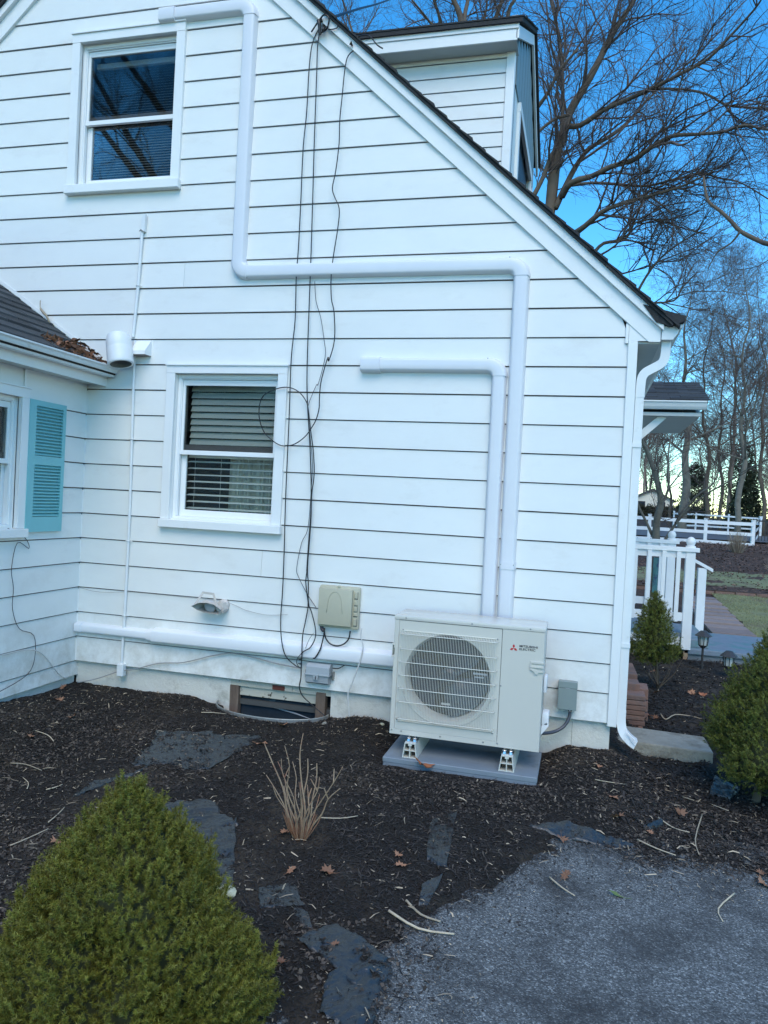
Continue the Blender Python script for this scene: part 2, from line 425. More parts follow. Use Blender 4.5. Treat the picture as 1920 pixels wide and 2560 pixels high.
# measured paths: cables on the wall, tree limbs, ground marks (metres)
CABLES={'left':[(-1.352,-0.04,4.978),(-1.41,-0.04,4.855),(-1.427,-0.04,4.658),(-1.429,-0.04,4.347),(-1.443,-0.04,4.07),(-1.441,-0.04,3.688),(-1.441,-0.04,3.34),(-1.447,-0.04,3.097),(-1.439,-0.04,2.782),(-1.455,-0.04,2.487),(-1.449,-0.04,2.079),(-1.447,-0.04,1.757),(-1.444,-0.04,1.391),(-1.435,-0.04,1.025),(-1.432,-0.04,0.732),(-1.436,-0.04,0.511),(-1.42,-0.04,0.351),(-1.382,-0.04,0.237),(-1.301,-0.04,0.172),(-1.246,-0.04,0.156)],'middle':[(-1.353,-0.04,4.995),(-1.368,-0.04,4.825),(-1.364,-0.04,4.6),(-1.357,-0.04,4.134),(-1.348,-0.04,3.753),(-1.339,-0.04,3.337),(-1.335,-0.04,3.094),(-1.324,-0.04,2.415),(-1.304,-0.04,2.125),(-1.275,-0.04,1.879),(-1.251,-0.04,1.619),(-1.237,-0.04,1.358),(-1.242,-0.04,1.111),(-1.246,-0.04,0.892),(-1.242,-0.04,0.913),(-1.249,-0.04,0.81),(-1.233,-0.04,0.713),(-1.221,-0.04,0.629),(-1.236,-0.04,0.512),(-1.252,-0.04,0.408),(-1.253,-0.04,0.31),(-1.25,-0.04,0.253),(-1.251,-0.04,0.166),(-1.25,-0.04,0.08),(-1.258,-0.04,0.01),(-1.231,-0.04,-0.05),(-1.167,-0.04,-0.1),(-1.13,-0.04,-0.125),(-1.08,-0.04,-0.159),(-1.042,-0.04,-0.183)],'wavy':[(-0.944,-0.055,4.672),(-0.993,-0.055,4.753),(-1.047,-0.055,4.767),(-1.116,-0.055,4.723),(-1.138,-0.055,4.623),(-1.149,-0.055,4.419),(-1.158,-0.055,4.249),(-1.154,-0.055,4.078),(-1.17,-0.055,3.874),(-1.189,-0.055,3.755),(-1.169,-0.055,3.686),(-1.128,-0.055,3.598),(-1.13,-0.055,3.461),(-1.155,-0.055,3.24),(-1.164,-0.055,3.085),(-1.153,-0.055,2.93),(-1.127,-0.055,2.827),(-1.113,-0.055,2.621),(-1.15,-0.055,2.466),(-1.157,-0.055,2.494),(-1.198,-0.055,2.336),(-1.208,-0.055,2.217),(-1.207,-0.055,2.114),(-1.227,-0.055,2.027),(-1.262,-0.055,1.962),(-1.309,-0.055,1.897),(-1.383,-0.055,1.843),(-1.45,-0.055,1.825),(-1.511,-0.055,1.831),(-1.574,-0.055,1.866),(-1.637,-0.055,1.92),(-1.677,-0.055,2.0),(-1.691,-0.055,2.081),(-1.681,-0.055,2.162),(-1.644,-0.055,2.215),(-1.564,-0.055,2.252),(-1.491,-0.055,2.268),(-1.422,-0.055,2.258),(-1.361,-0.055,2.223),(-1.315,-0.055,2.168),(-1.296,-0.055,2.121),(-1.278,-0.055,2.025),(-1.259,-0.055,1.915),(-1.237,-0.055,1.804),(-1.221,-0.055,1.661),(-1.221,-0.055,1.582),(-1.231,-0.055,1.462),(-1.227,-0.055,1.263),(-1.235,-0.055,0.915),(-1.222,-0.055,0.802),(-1.214,-0.055,0.654),(-1.186,-0.055,0.588),(-1.157,-0.055,0.499),(-1.145,-0.055,0.437),(-1.151,-0.055,0.38),(-1.184,-0.055,0.319),(-1.225,-0.055,0.292),(-1.251,-0.055,0.267)],'thin':[(-1.301,-0.03,3.07),(-1.283,-0.03,2.922),(-1.24,-0.03,2.8),(-1.203,-0.03,2.627),(-1.188,-0.03,2.505),(-1.232,-0.03,2.299),(-1.246,-0.03,2.292),(-1.298,-0.03,2.156),(-1.302,-0.03,2.092),(-1.276,-0.03,1.901),(-1.247,-0.03,1.702),(-1.247,-0.03,1.502),(-1.257,-0.03,1.213),(-1.302,-0.03,1.098),(-1.331,-0.03,0.906),(-1.312,-0.03,0.839),(-1.252,-0.03,0.74),(-1.213,-0.03,0.685),(-1.161,-0.03,0.621)],'boxloop':[(-1.083,-0.04,0.475),(-1.081,-0.04,0.441),(-1.067,-0.04,0.397),(-1.029,-0.04,0.36),(-0.975,-0.04,0.351),(-0.923,-0.04,0.371),(-0.889,-0.04,0.414),(-0.881,-0.04,0.471)],'boxdrop':[(-1.067,-0.09,0.478),(-1.067,-0.09,0.439),(-1.078,-0.09,0.375),(-1.093,-0.09,0.317),(-1.126,-0.09,0.257),(-1.143,-0.09,0.25)],'white':[(-0.781,-0.085,0.509),(-0.784,-0.085,0.448),(-0.767,-0.085,0.394),(-0.764,-0.085,0.349),(-0.785,-0.085,0.247),(-0.82,-0.085,0.136),(-0.855,-0.085,0.037),(-0.859,-0.085,-0.008),(-0.848,-0.085,-0.091),(-0.839,-0.085,-0.152)],'boxright':[(-1.002,-0.04,0.181),(-0.96,-0.04,0.183),(-0.931,-0.04,0.2),(-0.911,-0.04,0.213)],'smallloop':[(-1.256,-0.04,0.263),(-1.282,-0.04,0.232),(-1.29,-0.04,0.197),(-1.276,-0.04,0.169),(-1.251,-0.04,0.155)],'junc':[(-1.15,-0.09,0.436),(-1.181,-0.09,0.388),(-1.207,-0.09,0.317)],'basewire':[(-3.197,-0.03,-0.172),(-3.018,-0.03,-0.12),(-2.807,-0.03,-0.035),(-2.668,-0.03,-0.004),(-2.463,-0.03,0.064),(-2.243,-0.03,0.094),(-1.996,-0.03,0.173),(-1.833,-0.03,0.207),(-1.671,-0.03,0.198),(-1.43,-0.03,0.164),(-1.257,-0.03,0.153)],'sidewire':[(-3.227,-0.02,0.61),(-3.098,-0.02,0.59),(-2.954,-0.02,0.59),(-2.707,-0.02,0.61),(-2.191,-0.02,0.606),(-1.941,-0.02,0.604),(-1.825,-0.02,0.579),(-1.742,-0.02,0.551),(-1.629,-0.02,0.533),(-1.533,-0.02,0.529),(-1.391,-0.02,0.546)],'wing':[(-3.22,-0.86,1.114),(-3.22,-0.681,1.039),(-3.22,-0.636,0.959),(-3.22,-0.758,1.006),(-3.22,-0.805,0.82),(-3.22,-0.777,0.678),(-3.22,-0.777,0.524),(-3.22,-0.699,0.371),(-3.22,-0.542,0.297),(-3.22,-0.52,0.124),(-3.22,-0.596,0.008),(-3.22,-0.865,-0.054),(-3.22,-1.01,-0.054)],'wing2':[(-3.22,-0.99,0.219),(-3.22,-0.88,0.206),(-3.22,-0.649,0.203),(-3.22,-0.524,0.181),(-3.22,-0.413,0.119),(-3.22,-0.245,-0.05),(-3.22,-0.136,-0.123)],'service':[(-1.309,-0.1,4.903),(-1.399,0.3,5.246),(-1.741,2.0,6.438),(-2.591,6.0,9.21),(-4.339,16,16.315)]}
TREES={'maple':[[(-0.52,14.0,8.39,0.148),(-0.44,14.05,9.1,0.139),(-0.38,14.09,10.27,0.13),(-0.25,14.14,10.8,0.121),(-0.18,14.18,11.1,0.112),(-0.07,14.23,11.52,0.103),(0.24,14.27,12.1,0.094),(0.54,14.32,12.73,0.085),(0.82,14.36,13.36,0.076),(1.04,14.41,13.76,0.067),(1.3,14.45,14.22,0.058),(1.44,14.5,14.75,0.049)],[(-0.27,14.0,10.68,0.053),(-0.28,14.2,11.35,0.05),(-0.31,14.4,12.04,0.047),(-0.41,14.6,13.04,0.044),(-0.52,14.8,13.76,0.041),(-0.78,15.0,14.81,0.037)],[(-0.89,13.8,9.14,0.059),(-0.64,13.87,9.72,0.057),(-0.5,13.93,10.2,0.055),(-0.37,14.0,10.46,0.053)],[(-0.15,14.0,10.98,0.071),(0.2,13.72,10.85,0.064),(0.72,13.44,11.03,0.057),(1.23,13.17,11.09,0.051),(1.72,12.89,11.14,0.045),(2.37,12.61,11.3,0.038),(2.85,12.33,11.4,0.032),(3.25,12.06,11.71,0.027),(3.63,11.78,12.03,0.021),(3.74,11.5,12.12,0.015)],[(1.72,13.0,11.2,0.031),(2.3,12.67,10.98,0.028),(2.84,12.33,10.65,0.026),(3.23,12.0,10.2,0.024),(3.63,11.67,9.95,0.022),(3.92,11.33,9.71,0.02),(4.28,11.0,9.4,0.018)],[(-0.32,14.0,8.96,0.077),(-0.08,14.25,9.68,0.07),(0.17,14.5,10.3,0.063),(0.43,14.75,10.75,0.056),(0.98,15.0,11.18,0.048),(1.37,15.25,11.63,0.041),(1.76,15.5,12.2,0.033),(2.32,15.75,12.95,0.025),(2.7,16.0,13.84,0.016)],[(-0.17,14.0,9.24,0.077),(0.05,13.68,9.44,0.071),(0.54,13.36,9.44,0.065),(0.95,13.05,9.5,0.059),(1.44,12.73,9.49,0.054),(1.76,12.41,9.58,0.048),(2.16,12.09,9.66,0.043),(2.64,11.77,9.52,0.038),(3.09,11.45,9.38,0.033),(3.47,11.14,9.34,0.028),(3.84,10.82,9.07,0.024),(4.14,10.5,8.98,0.019)],[(0.04,14.0,9.51,0.041),(0.54,13.88,9.49,0.038),(1.09,13.75,9.38,0.034),(1.78,13.62,9.24,0.031),(2.38,13.5,9.31,0.027),(2.97,13.38,9.36,0.024),(3.35,13.25,9.18,0.021),(3.78,13.12,9.0,0.017),(4.34,13.0,8.56,0.014)],[(0.14,14.0,8.28,0.077),(0.44,13.67,8.38,0.066),(0.85,13.33,8.59,0.055),(1.4,13.0,8.65,0.045),(1.93,12.67,8.65,0.035),(2.52,12.33,8.69,0.025),(3.03,12.0,8.82,0.016)],[(0.64,14.0,7.78,0.047),(0.9,14.2,8.12,0.041),(1.39,14.4,8.26,0.035),(1.6,14.6,8.75,0.029),(1.8,14.8,9.4,0.022),(1.9,15.0,9.82,0.016)],[(0.75,14.0,7.72,0.027),(1.17,13.8,7.92,0.023),(1.61,13.6,8.38,0.02),(2.16,13.4,8.34,0.017),(2.66,13.2,8.04,0.014),(3.14,13.0,7.84,0.011)],[(1.75,14.5,6.93,0.036),(1.95,14.6,7.36,0.032),(2.21,14.7,7.78,0.027),(2.58,14.8,8.15,0.022),(3.01,14.9,8.46,0.017),(3.66,15.0,8.81,0.012)],[(-0.94,13.5,10.49,0.04),(-0.68,13.5,10.75,0.038),(-0.41,13.5,10.93,0.037),(-0.08,13.5,11.01,0.035)],[(-0.92,13.5,11.16,0.052),(-0.6,13.33,11.5,0.042),(-0.34,13.17,11.94,0.032),(0.07,13.0,12.29,0.022)],[(1.24,15.0,7.55,0.025),(1.68,15.0,7.66,0.02),(2.07,15.0,7.76,0.015),(2.53,15.0,7.52,0.009)],[(2.01,16.0,7.09,0.029),(2.77,16.0,7.14,0.024),(2.98,16.0,7.5,0.018),(3.3,16.0,7.86,0.013)]],'overhang':[[(3.97,9.0,6.16,0.048),(3.61,9.06,6.26,0.045),(3.47,9.12,6.34,0.042),(3.18,9.19,6.54,0.038),(3.02,9.25,6.75,0.035),(2.83,9.31,6.97,0.031),(2.64,9.38,7.17,0.028),(2.57,9.44,7.49,0.024),(2.55,9.5,7.68,0.02)],[(3.14,9.0,6.47,0.02),(3.02,9.1,6.31,0.015),(2.82,9.2,6.19,0.011),(2.69,9.3,5.93,0.007)]],'behind1':[[(-3.24,16.0,13.79,0.104),(-3.28,16.0,14.44,0.095),(-3.32,16.0,15.1,0.086),(-3.44,16.0,15.5,0.077),(-3.58,16.0,15.78,0.068),(-3.82,16.0,16.46,0.059)],[(-3.26,16.0,14.77,0.072),(-3.29,16.33,15.57,0.064),(-3.29,16.67,16.18,0.056),(-3.27,17.0,17.14,0.048)],[(-3.3,16.0,14.25,0.052),(-3.82,15.88,14.95,0.047),(-3.94,15.75,15.27,0.042),(-4.07,15.62,15.6,0.037),(-4.16,15.5,15.91,0.032)],[(-3.65,16.0,14.55,0.036),(-4.08,15.67,14.91,0.032),(-4.28,15.33,15.05,0.028),(-4.55,15.0,15.25,0.025)]],'behind2':[[(-2.75,18.0,15.57,0.078),(-2.66,18.0,16.26,0.072),(-2.56,18.0,16.68,0.066),(-2.47,18.0,16.94,0.06),(-2.4,18.0,17.5,0.054)],[(-2.48,18.0,15.82,0.071),(-2.3,18.0,16.29,0.064),(-2.22,18.0,16.7,0.057),(-2.09,18.0,16.9,0.05),(-1.93,18.0,17.3,0.043)],[(-2.82,18.0,15.43,0.039),(-3.02,18.0,16.23,0.036),(-2.95,18.0,16.65,0.032),(-2.93,18.0,17.28,0.029)]],'topleft':[[(-7.52,20.0,16.18,0.046),(-7.74,20.0,17.24,0.041),(-8.04,20.0,18.08,0.035),(-8.34,20.0,18.92,0.029),(-8.64,20.0,19.59,0.023)],[(-7.74,20.0,17.24,0.023),(-7.28,20.0,18.0,0.019),(-6.98,20.0,18.6,0.015)],[(-7.74,20.0,17.08,0.023),(-8.55,20.0,17.97,0.019),(-9.02,20.0,18.83,0.015)]],'smalltree':[[(2.95,19.0,0.44,0.122),(2.92,18.83,1.28,0.106),(2.99,18.67,1.86,0.091),(2.79,18.5,2.6,0.076),(2.49,18.33,3.33,0.061),(2.33,18.17,3.61,0.046),(2.27,18.0,4.23,0.031)],[(2.99,19.0,1.67,0.045),(3.24,19.25,2.27,0.038),(3.21,19.5,3.25,0.03),(3.28,19.75,3.86,0.023),(3.5,20.0,4.49,0.015)],[(2.82,19.0,0.85,0.049),(2.6,18.88,1.27,0.041),(2.31,18.75,1.83,0.034),(2.22,18.62,2.39,0.027),(2.05,18.5,2.95,0.02)],[(3.06,19.0,0.44,0.053),(3.46,18.75,1.24,0.043),(3.91,18.5,2.02,0.034),(4.37,18.25,2.47,0.025),(4.49,18.0,3.19,0.016)],[(3.46,18.8,1.24,0.032),(4.06,18.35,2.02,0.027),(4.65,17.9,2.47,0.021),(5.04,17.45,2.82,0.016),(5.42,17.0,2.99,0.011)],[(2.91,19.0,2.24,0.028),(2.89,19.0,2.82,0.023),(2.84,19.0,3.4,0.018),(2.87,19.0,3.97,0.012)],[(3.24,19.3,2.27,0.025),(3.64,19.53,2.88,0.02),(3.82,19.77,3.49,0.015),(3.89,20.0,4.1,0.011)]],'wood1':[[(5.03,30.0,1.27,0.189),(4.99,30.0,3.48,0.169),(4.89,30.0,5.69,0.149),(4.83,30.0,7.9,0.129),(4.56,30.0,10.11,0.109),(4.59,30.0,12.31,0.089)]],'wood2':[[(6.39,33.0,1.43,0.102),(6.29,33.0,4.29,0.092),(6.14,33.0,6.07,0.082),(5.9,33.0,8.45,0.072),(5.94,33.0,10.83,0.061),(5.7,33.0,13.21,0.051)]],'wood3':[[(6.84,28.0,1.5,0.117),(6.9,28.0,3.97,0.105),(6.86,28.0,6.53,0.092),(6.61,28.0,8.57,0.08),(6.69,28.0,10.61,0.068),(6.53,28.0,12.66,0.056)],[(6.83,28.0,4.48,0.039),(7.23,27.5,6.46,0.027),(7.39,27.0,8.36,0.016)]],'wood4':[[(8.3,38.0,1.5,0.072),(8.12,38.0,6.04,0.058),(8.07,38.0,9.37,0.043),(7.76,38.0,12.7,0.029)]],'wood5':[[(7.51,36.0,1.47,0.09),(7.35,36.0,4.53,0.076),(7.24,36.0,7.73,0.062),(6.92,36.0,10.92,0.048),(6.9,36.0,13.47,0.035)]],'wood6':[[(8.62,32.0,1.57,0.094),(8.4,32.0,4.87,0.079),(8.26,32.0,8.28,0.065),(8.01,32.0,11.13,0.051),(7.99,32.0,13.4,0.037)]],'wood7':[[(5.79,42.0,1.18,0.079),(5.53,42.0,3.4,0.067),(5.27,42.0,5.62,0.055),(4.94,42.0,7.84,0.043),(4.96,42.0,10.08,0.032)]]}
GP={'fab1':[(-1.848,-1.241),(-2.006,-0.737),(-1.338,-0.567),(-1.449,-1.093)],'fab2':[(-1.903,-1.789),(-1.923,-1.553),(-1.784,-1.413),(-1.751,-1.159),(-1.655,-1.317),(-1.716,-1.677)],'fab3a':[(-1.494,-1.702),(-1.2,-1.565),(-0.944,-1.745),(-1.069,-1.915)],'fab3b':[(-1.069,-1.915),(-0.944,-1.745),(-0.669,-2.364),(-0.792,-2.344)],'fab4':[(-0.565,-2.314),(-0.424,-2.24),(-0.319,-2.4),(-0.48,-2.468)],'fab5':[(-0.232,-2.656),(-0.158,-2.51),(0.1,-2.611),(0.046,-2.83)],'fab5b':[(-0.081,-2.818),(0.123,-2.626),(0.156,-3.067),(-0.023,-2.985)],'fab4b':[(-0.356,-2.413),(-0.282,-2.444),(-0.223,-2.551),(-0.275,-2.57)],'fab6':[(0.099,-1.825),(0.038,-1.364),(0.144,-1.274),(0.205,-1.883)],'fab7':[(0.146,-2.234),(0.128,-2.073),(0.202,-1.955),(0.184,-2.22)],'fab8':[(0.104,-2.945),(0.111,-2.619),(0.17,-2.458),(0.14,-2.801)],'fab9':[(0.552,-1.257),(0.707,-1.116),(1.08,-1.217),(1.03,-1.28)],'fab10':[(1.609,-0.272),(1.682,0.021),(1.803,-0.171),(1.724,-0.307)],'fab11':[(1.155,-0.988),(1.267,-0.827),(1.275,-0.875),(1.19,-1.006)],'sticks':[(0.677,-1.754),(0.737,-1.835),(0.795,-1.891),(1.25,-0.81),(1.321,-0.906),(1.399,-0.962),(1.113,-1.16),(1.205,-1.241),(1.293,-1.285),(1.504,-0.681),(1.418,-1.041),(1.41,-1.24),(0.092,-2.244),(0.167,-2.285),(0.256,-2.31),(0.042,-2.35),(0.18,-2.392),(0.326,-2.381),(1.513,-1.603),(1.415,-1.779),(1.416,-1.888),(1.431,-0.391),(1.489,-0.458),(1.583,-0.447),(1.671,-0.542)],'sticks2':[(-2.104,-1.763),(-2.069,-1.73),(-2.057,-1.686),(-1.829,-2.09),(-1.842,-2.002),(-1.867,-1.914),(-1.845,-2.341),(-1.814,-2.26),(-1.774,-2.159),(-0.529,-1.605),(-0.423,-1.573),(-0.347,-1.502),(-2.496,-1.588),(-2.41,-1.564),(-2.294,-1.565)],'sticks3':[(1.485,1.552),(1.516,1.433),(1.605,1.569),(1.739,1.593),(1.815,1.534)],'leaves':[(-1.648,-2.251),(-0.313,-2.118),(-1.268,-0.683),(-1.245,-0.372),(-3.217,-0.179),(-2.972,-0.536),(-2.66,-0.804),(-0.646,-1.803),(-0.478,-2.133),(-0.251,-2.822),(-0.093,-2.649),(-2.285,-0.837),(-2.633,-1.254)],'leaves2':[(1.668,-1.456),(1.684,-1.328),(1.021,-0.95),(1.005,-0.729),(0.919,-0.344),(-0.005,-1.941),(-0.037,-1.855),(0.751,-1.704),(0.725,-1.301),(1.186,-1.061),(1.384,-0.685)],'leavesgreen':[(0.945,-1.796),(1.005,-1.817)],'rock':[(-0.721,-2.426),(-0.616,-2.428)],'brickbit':[(-3.12,0.093),(-2.967,-0.045)],'leafb':[(-0.203,-0.714),(-0.172,-0.578)],'leavesR':[(1.585,3.453),(1.858,2.513),(1.961,2.49),(1.53,2.425),(1.422,1.427),(1.379,1.484)],'edging':[(2.813,10.361),(3.26,10.591),(4.233,10.404)],'edging2':[(3.26,10.591),(4.233,10.404)]}

# ------------------------------------------------------------------ terrain
_perm = rng.random((256, 256))
def vnoise(x, y):
    xi = np.floor(x).astype(int); yi = np.floor(y).astype(int)
    xf = x-xi; yf = y-yi
    u = xf*xf*(3-2*xf); v = yf*yf*(3-2*yf)
    a = _perm[xi & 255, yi & 255]; b = _perm[(xi+1) & 255, yi & 255]
    c = _perm[xi & 255, (yi+1) & 255]; d = _perm[(xi+1) & 255, (yi+1) & 255]
    return (a*(1-u)+b*u)*(1-v)+(c*(1-u)+d*u)*v-.5
def fbm(x, y, f, o=4):
    s = 0; a = 1.
    for i in range(o):
        s = s+a*vnoise(x*f+17.3*i, y*f-9.1*i); f *= 2.07; a *= .5
    return s
def sstep(x, a, b):
    t = np.clip((x-a)/(b-a), 0, 1); return t*t*(3-2*t)
def drive(x, y):
    """>0 inside the driveway"""
    xl = np.interp(y, [-6, -2.9, -2.5, -2.2, -1.7, -1.4], [-.15, .12, .17, .26, .5, .75])
    yb = np.interp(x, [.3, .7, 1.0, 1.45, 1.75, 6], [-1.45, -1.36, -1.33, -1.30, -1.40, -1.45])
    return np.minimum(x-xl, yb-y)+.16*fbm(x, y, 2.6, 4)+.10*fbm(x, y, 11, 3)
def gz(x, y):
    x = np.asarray(x, float); y = np.asarray(y, float)
    base = -.285+np.clip(y-7, 0, 17)*.05+np.clip(y-24, 0, 40)*.022
    s1 = sstep(y, -1.35, -.1)*(1-sstep(x, 1.0, 1.3))
    s2 = sstep(-x, 2.1, 3.1)*(1-sstep(y, .3, .5))
    h = base+.1*np.maximum(s1, s2)+.03*s2*sstep(-y, .2, .9)
    far = sstep(np.hypot(x, y), 12, 25)
    h = h+(1-far*.6)*(.045*fbm(x, y, .9, 3)*(1-.9*s1)+.02*(1-.5*s1)*fbm(x, y, 6, 3)+.012*fbm(x, y, 28, 3))
    pad = sstep(x, -.6, -.4)*(1-sstep(x, .55, .75))*sstep(y, -.9, -.68)
    h = h*(1-pad)+pad*(-.262+.01*fbm(x, y, 9, 3))
    h = h+.03*np.exp(-((x+.75)/.25)**2-((y+.12)/.13)**2)+.02*np.exp(-((x+2.2)/.3)**2-((y+.15)/.15)**2)
    e = ((x+1.49)/.43)**2+((y)/.22)**2
    h = h-.03*(1-sstep(e, 1.3, 2.6))-(.19)*(1-sstep(e, .7, 1.0))
    d = sstep(drive(x, y), -.06, .07)
    return h*(1-d)+d*(-.335)
def g1(x, y):
    return float(gz(np.array([x]), np.array([y]))[0])

def grade(lo, a, b, hi, step, ratio=1.22):
    mid = list(np.arange(a, b, step))
    l = []; s = step; v = a
    while v > lo: s *= ratio; v -= s; l.append(v)
    r_ = []; s = step; v = b
    while v < hi: r_.append(v); s *= ratio; v += s
    r_.append(hi)
    return np.array(l[::-1]+mid+r_)
gx = grade(-220, -3.4, 2.7, 260, .021); gy = grade(-220, -4.3, .9, 330, .021)
XX, YY = np.meshgrid(gx, gy, indexing='ij')
ZZ = gz(XX, YY)
V = np.stack([XX, YY, ZZ], -1).reshape(-1, 3)
nx, ny = XX.shape
I = np.arange(nx*ny).reshape(nx, ny)
Fq = np.stack([I[:-1, :-1], I[1:, :-1], I[1:, 1:], I[:-1, 1:]], -1).reshape(-1, 4)
ground = quad_mesh('ground', V, Fq, M['soil'], smooth=True, kind='structure')
# driveway sheet
ax = np.arange(-.7, 14, .05); ay = np.arange(-9, -.9, .05)
XX, YY = np.meshgrid(ax, ay, indexing='ij'); ZZ = -.302+.012*fbm(XX, YY, 1.2, 2)+.003*fbm(XX, YY, 14, 2)
V = np.stack([XX, YY, ZZ], -1).reshape(-1, 3); nx, ny = XX.shape; I = np.arange(nx*ny).reshape(nx, ny)
Fq = np.stack([I[:-1, :-1], I[1:, :-1], I[1:, 1:], I[:-1, 1:]], -1).reshape(-1, 4)
quad_mesh('driveway', V, Fq, M['asphalt'], smooth=True, kind='structure')
def surf(x, y):
    return np.maximum(gz(x, y), np.where((np.asarray(x) > -.7) & (np.asarray(y) < -.95) & (np.asarray(y) > -9), -.302, -9.))

# ------------------------------------------------------------------ house
S_ = .2032
def FY(x, z, Y):
    """point seen at (x,z) in the wall plane, moved to plane y=Y along the line of sight"""
    k = (Y+5.4295)/5.4295
    return (.7356+(x-.7356)*k, 1.4458+(z-1.4458)*k)
RX, RS = -2.967, .9135
def rake_z(x): return 3.6196-RS*x if x > RX else 3.6196-RS*(2*RX-x)
def rake_xr(z): return (3.6196-z)/RS
def rake_xl(z): return 2*RX-rake_xr(z)

house = empty('house', (-2.97, 4.5, -.3), 'white clapboard gable house with steep rake, dormer and lower side wing', 'house')
HP = Matrix.Translation((2.97, -4.5, .3))
def hpart(mb, name, m, smooth=False, label=None, kind=None):
    o = mb.build(name, m, house, smooth=smooth, label=label, kind=kind)
    o.matrix_parent_inverse = HP
    return o
WIN = [(-3.49, -2.515, 3.87, 5.11), (-2.48, -1.51, 1.19, 2.41)]
CEL = (-1.856, -1.026)

def board_piece(mb, xa0, xa1, xb0, xb1, z0, z1, zb, zt):
    """wedge: bottom edge (xa0..xa1) at z0, top edge (xb0..xb1) at z1; thickness interpolated over the full board zb..zt"""
    def yf(z): return -.012+.010*(z-zb)/(zt-zb)
    y0, y1 = yf(z0), yf(z1)
    mb.add([(xa0, y0, z0), (xa1, y0, z0), (xa1, .006, z0), (xa0, .006, z0), (xb0, y1, z1), (xb1, y1, z1), (xb1, .006, z1), (xb0, .006, z1)],
           [(0, 1, 5, 4), (1, 2, 6, 5), (2, 3, 7, 6), (3, 0, 4, 7), (4, 5, 6, 7), (3, 2, 1, 0)])
sheath = MB()
for i in range(0, 31):
    zb = i*S_; zt = zb+S_
    z0 = zb+.0072; z1 = zt-.0015
    top = 6.32
    if z0 > top: break
    def xr(z): return min(rake_xr(z)+.05, .976)
    def xl(z): return (-3.246 if zb < 2.25 else max(rake_xl(z)-.05, -6.9))
    # intervals: full board cut by openings
    cuts = [w for w in WIN if w[2] < z1 and w[3] > z0]
    jig = random.uniform(-.0012, .0012)
    def put(left, right, za, zc, mb):
        la = left if left is not None else xl(za); lc = left if left is not None else xl(zc)
        ra = right if right is not None else xr(za); rc = right if right is not None else xr(zc)
        board_piece(mb, la, ra, lc, rc, za, zc, zb, zt)
    def sh(left, right, za, zc):
        la = left if left is not None else xl(za); lc = left if left is not None else xl(zc)
        ra = right if right is not None else xr(za); rc = right if right is not None else xr(zc)
        sheath.add([(la, .008, za), (ra, .008, za), (ra, .05, za), (la, .05, za), (lc, .008, zc), (rc, .008, zc), (rc, .05, zc), (lc, .05, zc)],
                   [(0, 1, 5, 4), (1, 2, 6, 5), (2, 3, 7, 6), (3, 0, 4, 7), (4, 5, 6, 7), (3, 2, 1, 0)])
    if not cuts:
        sh(None, None, zb, zt)
        ra, la_ = xr(z1), xl(z0)
        if i in (1, 4, 15, 17, 20, 24):
            xj = la_+(ra-la_)*random.uniform(.3, .75)
            for l_, r_ in ((None, xj-.001), (xj+.001, None)):
                mb = MB(); put(l_, r_, z0+jig, z1, mb); hpart(mb, 'siding_board', M['siding'])
        else:
            mb = MB(); put(None, None, z0+jig, z1, mb); hpart(mb, 'siding_board', M['siding'])
    else:
        w = cuts[0]
        full = w[2] <= z0 and w[3] >= z1
        a, b_ = max(z0, w[2]), min(z1, w[3])
        if full:
            mb = MB(); put(None, w[0], z0+jig, z1, mb); hpart(mb, 'siding_board', M['siding'])
            mb = MB(); put(w[1], None, z0+jig, z1, mb); hpart(mb, 'siding_board', M['siding'])
            sh(None, w[0], zb, zt); sh(w[1], None, zb, zt)
        else:
            mb = MB()
            if w[2] > z0:      # opening starts inside this course
                put(None, None, z0+jig, w[2], mb); put(None, w[0], w[2], z1, mb); put(w[1], None, w[2], z1, mb)
                sh(None, None, zb, w[2]); sh(None, w[0], w[2], zt); sh(w[1], None, w[2], zt)
            else:
                put(None, w[0], z0+jig, w[3], mb); put(w[1], None, z0+jig, w[3], mb); put(None, None, w[3], z1, mb)
                sh(None, w[0], zb, w[3]); sh(w[1], None, zb, w[3]); sh(None, None, w[3], zt)
            hpart(mb, 'siding_board', M['siding'])
hpart(sheath, 'sheathing', M['felt'])

# far walls, floor and ceilings of the shell
b = MB()
b.box(1.0, 1.037, .0, 9, -.02, 2.72)            # right wall
b.box(-6.93, -6.88, .0, 9, -.02, 2.72)
b.box(-6.93, 1.03, 8.95, 9, -.02, 3.4)
b.prism([(-6.93, 2.7), (1.03, 2.7), (RX, 6.3)], 8.95, 9.0)
hpart(b, 'side_wall', M['siding'])
b = MB(); b.box(-6.88, .99, .06, 8.94, 2.56, 2.6); b.box(-6.88, .99, .06, 8.94, -.2, -.16); b.prism([(-6.8, -.1), (.99, -.1), (.99, 2.5), (RX, 6.1), (-6.8, 2.6)], .93, .97)
hpart(b, 'room_partition', M['room'])
# foundation with the cellar opening
b = MB()
for xa, xb in ((-3.25, CEL[0]), (CEL[1], .998)):
    b.box(xa, xb, .028, .3, -.7, .0)
b.box(CEL[0], CEL[1], .028, .3, -.7, -.40)
hpart(b, 'foundation', M['found'])
b = MB(); b.box(.95, .999, .3, 9, -.7, -.005); hpart(b, 'foundation', M['found'])
# fine crack joint in the foundation
b = MB(); b.box(.745, .748, .0262, .03, -.19, -.02); hpart(b, 'foundation_joint', M['conc'])

